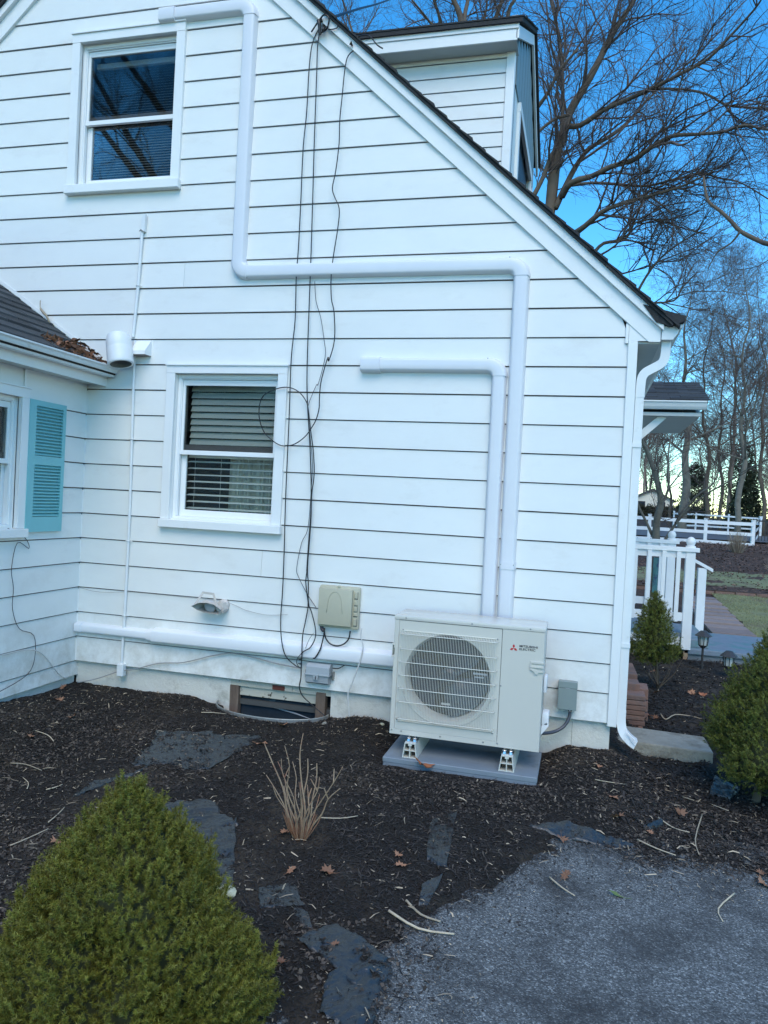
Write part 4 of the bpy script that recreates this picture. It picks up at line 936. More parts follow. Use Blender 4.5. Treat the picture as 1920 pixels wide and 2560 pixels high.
# grille: bowed wires
gx0, gx1, gz0, gz1 = -.374, .262, -.003, .606
GY = AYF-.028
b = MB(); nw = 60
for k in range(nw):
    x = gx0+.012+(gx1-gx0-.024)*k/(nw-1)
    b.tube([(x, AYF+.004, gz1-.004), (x, AYF-.010, gz1-.006), (x, GY, gz1-.020), (x, GY, gz0+.026), (x, AYF-.012, gz0+.010), (x, AYF+.004, gz0+.008)], .00145, 4, caps=False)
part(b, 'grille_wires', M['wire'], ac, kind='stuff')
hz = [gz1-.022, .487, .400, .314, .226, .140, gz0+.030]
for z in hz:
    b = MB(); b.tube([(gx0, AYF+.002, z), (gx0+.004, GY-.002, z), (gx0+.02, GY-.0035, z), (gx1-.02, GY-.0035, z), (gx1-.004, GY-.002, z), (gx1, AYF+.002, z)], .0028, 6); part(b, 'grille_bar', M['wire'], ac, smooth=True)
for z in (gz1-.003, gz0+.009):
    b = MB(); b.tube([(gx0, AYF-.002, z), (gx1, AYF-.002, z)], .003, 6); part(b, 'grille_bar', M['wire'], ac)
b = MB(); b.tube([(CX+(CR+.025)*math.cos(a), AYF-.002, CZ+(CR+.025)*math.sin(a)) for a in [R(195+150*i/30) for i in range(31)]], .0035, 6); part(b, 'bell_mouth_rim', M['ac'], ac, smooth=True)
b = MB(); b.box(CX-.028, CX+.028, AYF-.006, AYF-.001, .146, .158); part(b, 'badge', M['ac'], ac)
b = MB(); b.box(.11, .20, AYF+.012, AYF+.016, .36, .372); b.box(.12, .18, AYF+.012, AYF+.016, .34, .348); part(b, 'warning_label', M['lens'], ac)
# screws
for x, z in ((AX0+.075, AZ1-.012), (.09, AZ1-.012), (.46, AZ1-.012), (.292, .31), (AX0+.015, AZ0+.02), (AX0+.08, AZ0+.018), (-.08, AZ0+.015), (.20, AZ0+.014), (.29, AZ0+.018), (gx0+.012, gz1+.002), (gx1-.005, gz1-.002), (gx0, gz0+.02), (gx1-.006, gz0+.004)):
    b = MB(); yb = AYF-.006 if z > AZ1-.03 else (AYF-.002)
    b.lathe([(0, .003), (.0035, .0028), (.005, .0015), (.0055, 0)], 10, M=Matrix.Translation((x, yb, z)) @ Matrix.Rotation(R(90), 4, 'X')); part(b, 'screw', M['screw'], ac, smooth=True)
# recessed handles
b = MB(); hx0, hx1, h0, h1 = .470, AX1+.003, .404, .488
b.box(hx0, hx1, AYF-.010, AYF-.0025, h1-.016, h1, .002); b.box(hx0, hx0+.010, AYF-.010, AYF-.0025, h0+.03, h1-.016)
b.prism([(hx0, h1-.034), (hx1, h1-.034), (hx1, h1-.040), (hx0, h1-.040)], AYF-.014, AYF-.0025)
b.prism([(hx0, h0+.03), (hx0+.025, h0+.018), (hx0+.033, h0+.002), (hx0+.045, h0+.002), (hx0+.055, h0+.015), (hx1, h0+.018), (hx1, h0+.028), (hx0+.012, h0+.04)], AYF-.012, AYF-.0025)
part(b, 'handle', M['ac'], ac)
b = MB(); b.box(hx0+.012, hx1-.002, AYF-.0035, AYF-.0022, h0+.042, h1-.042); part(b, 'handle_recess', M['beige'], ac)
b = MB(); b.box(AX0-.012, AX0+.012, AYF-.004, AYF+.05, .42, .432, .001); b.box(AX0-.012, AX0+.012, AYF-.004, AYF+.05, .50, .512, .001); b.box(AX0-.010, AX0-.006, AYF, AYF+.05, .43, .50); part(b, 'handle', M['ac'], ac, label='small side handle on the left edge')
b = MB(); b.box(AX0-.005, AX0+.008, AYF-.0042, AYF-.002, .445, .485); part(b, 'handle_recess', M['screw'], ac)
# valve cover on the right side
b = MB(); b.box(AX1, AX1+.022, AYB-.15, AYB-.05, .25, .36, .01); part(b, 'valve_cover', M['duct2'], ac, smooth=30)
b = MB(); b.box(AX1, AX1+.045, AYB-.13, AYB-.01, .03, .115, .01)
b.prism([(AX1, .03), (AX1+.045, .06), (AX1+.045, .03), (AX1, -.03)], AYB-.13, AYB-.01)
part(b, 'valve_cover', M['duct2'], ac, smooth=30)
# maker emblem: three diamonds, and two lines of lettering
ex, ez, er = .361, .557, .027
for k in range(3):
    a = R(90+120*k); b = MB()
    c = Vector((ex, 0, ez)); d = Vector((math.cos(a), 0, math.sin(a))); s_ = Vector((-math.sin(a), 0, math.cos(a)))
    pts = [c, c+d*er*.5+s_*er*.29, c+d*er, c+d*er*.5-s_*er*.29]
    b.prism([(p.x, p.z) for p in pts], AYF-.0032, AYF-.0018); part(b, 'emblem_diamond', M['red'], ac)
def text_mesh(txt, x0, x1, z0, z1, y, name, m, root, rotx=90):
    cu = bpy.data.curves.new(name, 'FONT'); cu.body = txt; cu.extrude = .02; cu.size = 1; cu.offset = .018
    to = bpy.data.objects.new(name, cu); col.objects.link(to)
    bpy.context.view_layer.update()
    dg = bpy.context.evaluated_depsgraph_get()
    me = bpy.data.meshes.new_from_object(to.evaluated_get(dg)); bpy.data.objects.remove(to); bpy.data.curves.remove(cu)
    xs = [v.co.x for v in me.vertices]; ys = [v.co.y for v in me.vertices]
    for v in me.vertices:
        v.co = Vector((x0+(v.co.x-min(xs))/(max(xs)-min(xs))*(x1-x0), y-v.co.z*.03, z0+(v.co.y-min(ys))/(max(ys)-min(ys))*(z1-z0)))
    me.materials.clear(); me.materials.append(m)
    o = bpy.data.objects.new(name, me); link(o, root); o.matrix_parent_inverse = Matrix.Translation(-root.location); return o
text_mesh('MITSUBISHI', .397, .510, .568, .582, AYF-.0032, 'lettering', M['ink'], ac)
text_mesh('ELECTRIC', .397, .497, .549, .563, AYF-.0032, 'lettering', M['ink'], ac)

# pad and risers
pad = empty('equipment_pad', (.07, -.4, -.26), 'blue-grey plastic equipment pad under the ivory outdoor unit', 'pad')
b = MB(); b.box(-.428, .552, -.665, -.14, -.285, -.208, .004); part(b, 'slab', M['pad'], pad)
b = MB(); b.box(-.431, .555, -.668, -.137, -.240, -.2085, .003); part(b, 'top_tray', M['pad'], pad)
def riser(x0, x1, lab):
    xc = (x0+x1)/2
    root = empty('riser_block', (xc, -.42, -.207), lab, 'riser', 'plastic riser blocks between pad and outdoor unit')
    zt, zb = -.108, -.2065; yf, yb_ = -.635, -.20; hw0 = (x1-x0)/2; hw1 = hw0*.72; t = .006
    b = MB()
    def wq(u):  # half width at height
        return hw0+(hw1-hw0)*(u-zb)/(zt-zb)
    for s in (-1, 1):
        b.prism([(xc+s*wq(zb), zb), (xc+s*wq(zt), zt), (xc+s*(wq(zt)-t), zt), (xc+s*(wq(zb)-t), zb)], yf, yb_)
    zm = (zb+zt)/2
    b.box(xc-wq(zb)+t*.5, xc+wq(zb)-t*.5, yf+.001, yb_, zb, zb+t*.7); b.box(xc-wq(zm)+t*.5, xc+wq(zm)-t*.5, yf+.001, yb_, zm-t/2, zm+t/2)
    b.box(xc-wq(zt)+t*.5, xc+wq(zt)-t*.5, yf+.001, yb_, zt-t, zt-.0005); b.box(xc-t/2, xc+t/2, yf+.002, yb_, zb+.002, zt-.01)
    b.box(xc-.012, xc+.012, yf-.002, yb_, zt-.018, zt-.0002)
    part(b, 'block', M['riser'], root)
    b = MB(); b.box(xc-hw1*.9, xc+hw1*.9, yf+.06, yf+.30, zb+.004, zt-.006); part(b, 'hollow', M['wood'], root)
    b = MB(); b.box(xc-.038, xc+.038, yf+.02, yf+.10, zt, zt+.005); part(b, 'bracket', M['chrome'], root)
    for s in (-.02, .02):
        b = MB(); b.lathe([(0, 0), (.014, 0), (.014, .012), (.006, .014), (.006, .022), (0, .022)], 6, M=Matrix.Translation((xc+s, yf+.055, zt+.005))); part(b, 'bolt', M['chrome'], root)
    return root
riser(-.310, -.212, 'hollow cream riser block under the left end of the unit')
riser(.312, .410, 'hollow cream riser block under the right end of the unit')

# ------------------------------------------------------------------ line-set ducts
def duct_section(mb, p, q, w, d=.062):
    """trapezoid cover from p to q in the wall plane, width w, projecting d"""
    p = Vector((p[0], 0, p[1])); q = Vector((q[0], 0, q[1])); t = (q-p).normalized(); s = Vector((-t.z, 0, t.x))
    prof = [(-w/2, -.004), (-w/2, -.010), (-w/2+.004, -.018), (-w/2+.010, -d+.012), (-w/2+.017, -d+.003), (-w/2+.026, -d), (w/2-.026, -d), (w/2-.017, -d+.003), (w/2-.010, -d+.012), (w/2-.004, -.018), (w/2, -.010), (w/2, -.004)]
    n = len(prof); vs_ = [p+s*a+Vector((0, y_, 0)) for a, y_ in prof]+[q+s*a+Vector((0, y_, 0)) for a, y_ in prof]
    mb.add(vs_, [tuple(range(n-1, -1, -1)), tuple(range(n, 2*n))]+[(i, i+1, n+i+1, n+i) for i in range(n-1)])
def duct_bend(mb, c, a0, a1, w, d=.062, rc=.02):
    """quarter bend: swept profile round centre c (inner corner), starting angle a0 to a1, inner radius rc"""
    prof = [(0, -.004), (0, -.010), (.004, -.018), (.010, -d+.010), (.017, -d+.001), (.026, -d-.003), (w-.026, -d-.003), (w-.017, -d+.001), (w-.010, -d+.010), (w-.004, -.018), (w, -.010), (w, -.004)]
    n = len(prof); m_ = 10; vs_ = []
    for i in range(m_+1):
        a = R(a0+(a1-a0)*i/m_)
        for r_, y_ in prof:
            vs_.append((c[0]+(rc+r_)*math.cos(a), y_, c[1]+(rc+r_)*math.sin(a)))
    mb.add(vs_, [tuple(range(n)), tuple(range(m_*n+n-1, m_*n-1, -1))]+[(i*n+k, i*n+k+1, (i+1)*n+k+1, (i+1)*n+k) for i in range(m_) for k in range(n-1)])
def run_duct(root, pts, w, m, d=.062, cap=True):
    """pts: corners in the wall plane; w width; straight covers, bends at corners"""
    e = w+.010; rc = .018
    for i in range(len(pts)-1):
        p = Vector(pts[i]); q = Vector(pts[i+1]); t = (q-p).normalized()
        pp = p+t*(0 if i == 0 else w/2+rc); qq = q-t*(0 if i == len(pts)-2 else w/2+rc)
        b = MB(); duct_section(b, pp, qq, w, d); part(b, 'duct_cover', m, root, smooth=50)
        if i > 0:
            p0 = Vector(pts[i-1]); t0 = (p-p0).normalized()
            # inner corner centre
            ci = p-t0*(e/2+rc)+t*(e/2+rc)
            v0 = -t; v1 = t0     # directions from centre to bend start / end
            a0 = math.degrees(math.atan2(v0.y, v0.x)); a1 = math.degrees(math.atan2(v1.y, v1.x))
            da = (a1-a0+180) % 360-180
            b = MB(); duct_bend(b, ci, a0, a0+da, e, d, rc); el = part(b, 'elbow', m, root, smooth=50)
            for tt, off in ((-t0, 0), (t, 0)):
                c = ci+(v0 if tt == -t0 else v1)*(rc+e-.012)+tt*.006
                b = MB(); b.lathe([(0, .002), (.004, .0015), (.0045, 0)], 8, M=Matrix.Translation((c.x, -d+.012, c.y)) @ Matrix.Rotation(R(90), 4, 'X')); b.build('screw', M['screw'], el)
def FF(x, z): return FY(x, z, -.035)
d1 = empty('line_duct', (*FF(-1.95, 4.2)[:1], -.03, 4.2), 'long white line-set duct stepping from the upper eave across and down', 'duct')
pA = FF(-2.70, 5.222); pB = FF(-1.952, 5.222); pC = FF(-1.952, 3.166); pD = FF(.232, 3.160); pE = FF(.243, .40)
run_duct(d1, [pA, pB, pC, pD, pE], .115, M['duct'])
b = MB(); duct_section(b, (pA[0]-.03, pA[1]-.002), (pA[0]+.105, pA[1]-.002), .128, .072); part(b, 'end_cap', M['duct'], d1, smooth=50)
b = MB(); duct_section(b, (pE[0]-.0005, 1.012), (pE[0]-.001, 1.066), .121, .066); part(b, 'coupling', M['duct'], d1, smooth=50)
for s in (-.043, .043):
    b = MB(); b.lathe([(0, .002), (.004, .0015), (.0045, 0)], 8, M=Matrix.Translation((pE[0]+s, -.062, 1.045)) @ Matrix.Rotation(R(90), 4, 'X')); part(b, 'screw', M['screw'], d1)
d2 = empty('line_duct', (.1, -.03, 1.8), 'shorter white line-set duct turning down behind the outdoor unit', 'duct')
qA = FF(-.865, 2.453); qB = FF(.112, 2.450); qC = FF(.124, .40)
run_duct(d2, [qA, qB, qC], .108, M['duct'])
b = MB(); duct_section(b, (qA[0]-.045, qA[1]), (qA[0]+.10, qA[1]-.002), .120, .07); part(b, 'end_cap', M['duct'], d2, smooth=50)
d3 = empty('line_duct', (-1.7, -.03, .28), 'low horizontal white line-set duct along the bottom of the wall', 'duct')
b = MB(); duct_section(b, (-3.225, .283), (-2.55, .280), .088, .055); part(b, 'duct_cover', M['duct2'], d3, smooth=50)
b = MB(); duct_section(b, (-2.565, .280), (-2.515, .280), .100, .062); part(b, 'coupling', M['duct2'], d3, smooth=50)
b = MB(); duct_section(b, (-2.515, .284), (-.38, .292), .118, .078); part(b, 'duct_cover', M['duct2'], d3, smooth=50)
b = MB(); duct_section(b, (-3.232, .283), (-3.17, .283), .094, .06); part(b, 'end_cap', M['duct2'], d3, smooth=50)

# ------------------------------------------------------------------ conduit on the left
cp = empty('conduit_pipe', (-2.8, -.02, 1.6), 'thin white painted pipe running down the wall left of the lower window', 'pipe')
pth = [(-2.792, -.024, 3.50), (-2.806, -.024, 3.07), (-2.832, -.024, 2.66)]
b = MB(); b.tube(smooth_path(pth, 3), .0125, 10); part(b, 'pipe', M['conduit'], cp, smooth=40)
b = MB(); b.tube(smooth_path([(-2.812, -.024, 2.63), (-2.803, -.024, 2.02), (-2.788, -.024, 1.25), (-2.790, -.024, .46), (-2.797, -.024, .02)], 3), .0115, 10); part(b, 'pipe', M['conduit'], cp, smooth=40)
b = MB(); b.prism([(-2.795, 3.50), (-2.763, 3.50), (-2.760, 3.635), (-2.782, 3.635), (-2.795, 3.60)], -.040, -.012); part(b, 'pipe_hood', M['conduit'], cp)
b = MB(); b.tube([(-2.805, -.042, 3.50), (-2.792, -.045, 3.512), (-2.772, -.043, 3.50)], .004, 5); part(b, 'clip', M['screw'], cp)
for x, z in ((-2.806, 3.07), (-2.797, 1.84), (-2.788, 1.02), (-2.790, .418)):
    b = MB(); b.tube([(x-.018, -.010, z), (x-.016, -.034, z), (x-.006, -.040, z), (x+.008, -.040, z), (x+.017, -.032, z), (x+.030, -.012, z-.002)], .0035, 5); part(b, 'strap', M['trim'], cp)
b = MB(); b.box(-2.822, -2.766, -.052, .0, -.072, .028, .004); part(b, 'junction_box', M['conduit'], cp)

# ------------------------------------------------------------------ wall boxes
bb = empty('cable_box', (-.975, 0, .64), 'square beige telephone box on the wall left of the outdoor unit', 'utility box')
b = MB(); b.box(-1.134, -.818, -.052, -.006, .484, .798, .016); part(b, 'base', M['beige'], bb, smooth=40)
b = MB(); b.box(-1.124, -.866, -.090, -.050, .508, .780, .006); cov = part(b, 'cover', M['beige'], bb, smooth=40)
b = MB(); ar = [(-.995+.055*math.cos(a), -.0915, .655+.105*math.sin(a)) for a in [math.pi*i/14 for i in range(15)]]
b.tube([(-.995+.06, -.0895, .60)]+ar+[(-.995-.062, -.0895, .60)], .0022, 5); b.build('embossed_arch', M['beige'], cov, smooth=True)
for k, (z0, z1) in enumerate(((.715, .765), (.665, .70), (.62, .655), (.585, .61), (.515, .565))):
    b = MB(); b.box(-.856, -.832+.004*(k % 2), -.062, -.050, z0, z1, .003); b.box(-.848, -.842, -.066, -.060, z0+.008, z1-.006); part(b, 'latch', M['beige'], bb)
    b = MB(); b.box(-.858, -.829, -.0535, -.0525, z0-.005, z0); b.box(-.8305, -.8285, -.0535, -.0525, z0, z1); part(b, 'latch_gap', M['ink'], bb)
b = MB(); b.box(-.99, -.97, -.06, -.045, .79, .803, .002); part(b, 'hanger', M['beige'], bb)
b = MB(); b.tube([(-1.11, -.03, .49), (-1.10, -.045, .468), (-1.085, -.05, .455)], .014, 8); part(b, 'cable_entry', M['ink'], bb)
gb = empty('cable_box', (-1.1, 0, .13), 'small grey plastic box with clamshell lid above the cellar window', 'utility box')
b = MB(); b.prism([(-.010, .208), (-.06, .208), (-.088, .185), (-.092, .132), (-.010, .132)], -1.195, -1.012, axis='x'); part(b, 'lid', M['greybox'], gb)
b = MB(); b.prism([(-.008, .125), (-.088, .128), (-.080, .070), (-.055, .055), (-.008, .055)], -1.198, -1.020, axis='x'); part(b, 'base', M['greybox'], gb)
b = MB(); b.box(-1.204, -1.008, -.097, -.004, .124, .134, .002); part(b, 'lid_rim', M['greybox'], gb)
b = MB(); b.prism([(-1.135, .134), (-1.090, .134), (-1.096, .098), (-1.104, .092), (-1.108, .10), (-1.116, .10), (-1.120, .092), (-1.128, .098)], -.102, -.094); part(b, 'latch', M['greybox'], gb)
b = MB(); b.box(-1.1165, -1.1085, -.104, -.101, .10, .122); part(b, 'latch_slot', M['ink'], gb)
b = MB(); b.tube([(-1.125, -.083, .162), (-1.115, -.083, .175), (-1.10, -.083, .17), (-1.105, -.083, .15), (-1.12, -.083, .148)], .0025, 5); part(b, 'stamp', M['greybox'], gb)
for x in (-1.212, -1.0):
    b = MB(); b.box(x-.006, x+.006, -.04, -.004, .09, .15, .002); part(b, 'mounting_ear', M['screw'], gb)
eb = empty('disconnect_box', (.705, 0, .18), 'grey-green steel disconnect box right of the outdoor unit', 'electrical box')
b = MB(); b.box(.645, .764, -.082, -.008, .086, .272, .002); part(b, 'body', M['greenbox'], eb)
b = MB(); b.box(.640, .768, -.090, -.045, .232, .279, .003); b.box(.641, .767, -.0885, -.05, .085, .231, .002); part(b, 'cover', M['greenbox'], eb)
b = MB(); b.box(.69, .72, -.0905, -.0885, .230, .2335); part(b, 'cover_lip', M['lens'], eb)
b = MB(); wp = smooth_path([(.728, -.05, .088), (.724, -.055, .03), (.695, -.07, -.030), (.64, -.10, -.066), (.57, -.15, -.075), (.50, -.20, -.068)], 6)
b.tube(wp, .0115, 10); wh = tag(b.build('flexible_whip', M['whip'], smooth=True), 'dark flexible electrical whip curving from the grey-green box to the unit', 'cable')
b = MB(); b.lathe([(.0, .0), (.017, 0), (.017, .018), (0, .018)], 12, M=Matrix.Translation((.728, -.05, .070))); b.build('fitting', M['chrome'], wh)

# lamp-like hood with trapezoid handle
vh = empty('wall_light', (-2.0, 0, .6), 'small weathered metal security light with trapezoid bracket under the lower window', 'wall light')
def fr(pts, w_, t):  # frame of flat bars following pts
    b = MB()
    for i in range(len(pts)-1):
        p = Vector(pts[i]); q = Vector(pts[i+1]); d = (q-p).normalized(); nn = d.cross(Vector((0, -1, 0))).normalized()*w_/2; e = d*w_*.3
        p = p-e; q = q+e
        b.add([p-nn, p+nn, q+nn, q-nn, p-nn+Vector((0, t, 0)), p+nn+Vector((0, t, 0)), q+nn+Vector((0, t, 0)), q-nn+Vector((0, t, 0))], [(0, 1, 2, 3), (7, 6, 5, 4), (0, 4, 5, 1), (1, 5, 6, 2), (2, 6, 7, 3), (3, 7, 4, 0)])
    return b
def P_(x, z, Y):
    k_ = (Y+5.4295)/5.3295      # sizes taken in the plane y=-.1
    return (.7356+(x-.7356)*k_, Y, 1.4458+(z-1.4458)*k_)
import_pts = [P_(-2.125, .575, -.135), P_(-2.065, .668, -.10), P_(-1.978, .664, -.10), P_(-1.935, .565, -.135)]
part(fr(import_pts, .016, .006), 'bracket_frame', M['cream'], vh)
# hood: funnel open downwards-front, rim points (x,z,Y)
rim = [P_(-2.160, .555, -.16), P_(-2.10, .585, -.175), P_(-2.03, .592, -.18), P_(-1.97, .583, -.175), P_(-1.90, .545, -.15), P_(-1.925, .512, -.14), P_(-2.01, .512, -.13), P_(-2.065, .520, -.12), P_(-2.11, .530, -.13)]
bk = [P_(-2.06, .60, -.05), P_(-2.03, .615, -.06), P_(-2.0, .618, -.06), P_(-1.96, .612, -.06), P_(-1.92, .59, -.05), P_(-1.93, .55, -.03), P_(-1.99, .54, -.02), P_(-2.03, .545, -.02), P_(-2.05, .57, -.03)]
b = MB(); n = len(rim)
inn = [tuple(Vector(p)*.965+Vector(q)*.035+Vector((0, .004, -.003))) for p, q in zip(rim, bk)]
b.v = rim+bk+inn; 
for i in range(n):
    j = (i+1) % n; b.f += [(i, j, n+j, n+i), (2*n+i, 2*n+j, j, i)]
b.f.append(tuple(range(n, 2*n)))
part(b, 'hood', M['cream'], vh, smooth=35)
b = MB(); b.lathe([(0, .004), (.03, .003), (.042, 0), (.046, -.012), (.05, -.03)], 20, M=Matrix.Translation((-2.0, -.105, .556)) @ Matrix.Rotation(R(118), 4, 'X')); part(b, 'lens', M['lens'], vh, smooth=True)
b = MB(); b.lathe([(.0, 0), (.045, 0), (.045, .02), (.03, .035), (.03, .08), (0, .08)], 18, M=Matrix.Translation((-1.925, 0, .575)) @ Matrix.Rotation(R(90), 4, 'X')); part(b, 'base_plate', M['cream'], vh, smooth=35)
b = MB(); b.prism([(-1.955, .59), (-1.90, .60), (-1.88, .55), (-1.90, .52), (-1.94, .54)], -.10, -.01); part(b, 'knuckle', M['cream'], vh)

# white canister light and dryer hood
cl = empty('canister_light', (-2.87, -.14, 2.5), 'white metal canister light tilted down beside the pipe', 'wall light')
ax = Vector((-.05, .022, .22)); c0 = Vector((-2.835, -.165, 2.415))
zq = ax.normalized(); Mq = zq.to_track_quat('Z', 'Y').to_matrix().to_4x4(); Mq.translation = c0
b = MB(); b.lathe([(.082, -.0), (.098, 0), (.1005, .004), (.1005, .02), (.099, .13), (.098, .135), (.099, .14), (.096, .20), (.084, .24), (.05, .258), (0, .262)], 36, M=Mq); part(b, 'can', M['conduit'], cl, smooth=35)
b = MB(); b.lathe([(.0, .05), (.07, .045), (.084, .002)], 30, M=Mq); part(b, 'reflector', mat('can_inside', (.13, .14, .13), .5, var=.4, vscale=15), cl, smooth=True)
b = MB(); b.tube([(-2.85, -.1, 2.55), (-2.82, -.03, 2.56), (-2.815, -.0, 2.56)], .02, 10); part(b, 'arm', M['ink'], cl)
dh = empty('dryer_hood', (-2.73, 0, 2.57), 'white plastic vent hood attached to the pipe above the lower window', 'vent')
b = MB()
zt_, zb_ = 2.628, 2.508
x0, x1 = -2.80, -2.668
b.add([(x0, -.002, zt_), (x1, -.002, zt_), (x1, -.02, zt_), (x0, -.02, zt_), (x0, -.10, zb_+.03), (x1-.0, -.10, zb_+.03), (x1, -.10, zb_), (x0, -.10, zb_), (x0, -.002, zb_), (x1, -.002, zb_)],
      [(0, 1, 2, 3), (3, 2, 5, 4), (4, 5, 6, 7), (0, 3, 4, 7, 8), (1, 9, 6, 5, 2), (0, 8, 9, 1)])
part(b, 'hood', M['vinyl'], dh)
b = MB(); b.box(x0+.004, x1-.004, -.096, -.004, zb_-.002, zb_+.001); part(b, 'grate', mat('hood_underside', (.28, .22, .2), .6), dh)
b = MB(); b.box(x1-.002, x1+.012, -.008, -.001, zb_-.01, zt_+.01, .002); part(b, 'flange', M['vinyl'], dh)

# ------------------------------------------------------------------ cables
def cable(name, key, r, m, label, cat='cable', n=4, sides=6, jit=.0):
    pts = []
    for p in CABLES[key]:
        p = Vector(p)
        if key in ('left', 'middle', 'wavy', 'thin', 'smallloop') and .13 < p.z < .44:
            k_ = (-.098-CAM.y)/(p.y-CAM.y); p = CAM+(p-CAM)*k_
        pts.append(p)
    b = MB(); b.tube(smooth_path(pts, n), r, sides)
    return tag(b.build(name, m, smooth=True), label, cat)
cable('service_cable', 'left', .0042, M['cable'], 'leftmost straight black cable hanging from the rake to the cellar window')
cable('service_cable', 'middle', .0044, M['cable'], 'middle black cable dropping beside the lower window to the cellar window post')
cable('service_cable', 'wavy', .0041, M['cable'], 'wavy black cable that loops once over the lower window')
cable('thin_cable', 'thin', .0024, M['ink'], 'thin dark wire crossing the black cables to the beige box', 'wire')
cable('box_cable', 'boxloop', .0055, M['cable'], 'short black cable looping under the beige box')
cable('box_cable', 'boxdrop', .0052, M['cable'], 'short black cable dropping from the beige box over the low duct')
cable('white_wire', 'white', .0052, M['cable_w'], 'white wire hanging right of the beige box down to the soil', 'wire')
cable('box_cable', 'boxright', .0042, M['cable'], 'short black cable leaving the right side of the small grey box')
cable('cable_coil', 'smallloop', .0028, M['cable'], 'tiny black cable loop left of the small grey box')
cable('thin_cable', 'junc', .0018, M['ink'], 'very short dark wire over the low duct left of the beige box', 'wire')
cable('ground_wire', 'basewire', .0042, M['cable_g'], 'grey wire sagging along the foundation under the low duct', 'wire')
cable('thin_cable', 'sidewire', .0016, M['cable_g'], 'thin grey wire following the siding joint past the security light', 'wire')
cable('wing_wire', 'wing', .0026, M['ink'], 'thin dark wire wandering down the wing wall below the shutter', 'wire')
cable('wing_wire', 'wing2', .0045, M['cable_w'], 'white wire sloping along the foot of the wing wall to the corner', 'wire')
cable('overhead_cable', 'service', .012, M['cable'], 'black overhead cable rising from the rake toward the sky', 'cable', sides=8)
am = empty('cable_anchor', (-1.34, -.1, 4.99), 'black cable anchor with splices on the rake board', 'anchor')
b = MB(); b.tube(smooth_path([(-1.42, -.05, 4.93), (-1.36, -.07, 4.99), (-1.31, -.09, 5.02), (-1.27, -.09, 4.99), (-1.29, -.07, 4.93), (-1.34, -.06, 4.91)], 4), .006, 6); part(b, 'wedge_loop', M['cable'], am)
b = MB(); b.tube([(-1.345, -.06, 4.90), (-1.352, -.075, 4.97), (-1.36, -.07, 5.0)], .012, 8); b.tube([(-1.33, -.065, 5.0), (-1.37, -.07, 4.985)], .013, 8); part(b, 'splice', M['cable'], am)
b = MB(); b.tube(smooth_path([(-1.28, -.09, 5.04), (-1.20, -.08, 4.93), (-1.28, -.07, 4.92)], 4), .004, 6); part(b, 'pigtail', M['cable'], am)
ah = tag(MB().tube([(-1.10, -.075, 4.79), (-1.09, -.09, 4.80), (-1.085, -.07, 4.78)], .007, 6).build('cable_hook', M['cable']), 'small black hook holding the wavy cable on the rake', 'hook')
# slack cable lying on the roof edge right of the hook
b = MB(); b.tube(smooth_path([(-1.03, -.1, 4.83), (-.95, -.11, 4.82), (-.88, -.12, 4.74), (-.84, -.10, 4.72)], 4), .005, 6)
tag(b.build('roof_cable', M['cable'], smooth=True), 'short black cable end lying over the roof edge', 'cable')
# knot of ties near the grey box
b = MB()
for k in range(3):
    z = .19+.035*k; b.tube([(-1.262+.012*math.cos(a), -.045+.012*math.sin(a), z+.004*math.sin(2*a)) for a in [2*math.pi*i/9 for i in range(10)]], .003, 5)
tag(b.build('cable_tie', M['cable']), 'black cable ties bundling the wires beside the small grey box', 'cable tie')

# ------------------------------------------------------------------ batches of tubes
def resample(pl, P):
    pl = np.asarray(pl, float); d = np.r_[0, np.cumsum(np.linalg.norm(np.diff(pl[:, :3], axis=0), axis=1))]
    t = np.linspace(0, d[-1], P)
    return np.stack([np.interp(t, d, pl[:, k]) for k in range(pl.shape[1])], -1)
def tube_batch(pts, rad, sides):
    N, P, _ = pts.shape
    t = np.gradient(pts, axis=1); t /= np.linalg.norm(t, axis=-1, keepdims=True)+1e-9
    ref = np.where(np.abs(t[..., 2:3]) < .85, np.array([0, 0, 1.]), np.array([1., 0, 0]))
    ref = np.broadcast_to(ref[:, :1], t.shape)
    n = np.cross(t, ref); n /= np.linalg.norm(n, axis=-1, keepdims=True)+1e-9
    b = np.cross(t, n)
    a = np.arange(sides)*2*np.pi/sides
    V = pts[:, :, None]+rad[:, :, None, None]*(n[:, :, None]*np.cos(a)[None, None, :, None]+b[:, :, None]*np.sin(a)[None, None, :, None])
    I = np.arange(N*P*sides).reshape(N, P, sides)
    A = I[:, :-1]; B = I[:, 1:]
    F = np.stack([A, np.roll(A, -1, 2), np.roll(B, -1, 2), B], -1).reshape(-1, 4)
    return V.reshape(-1, 3), F
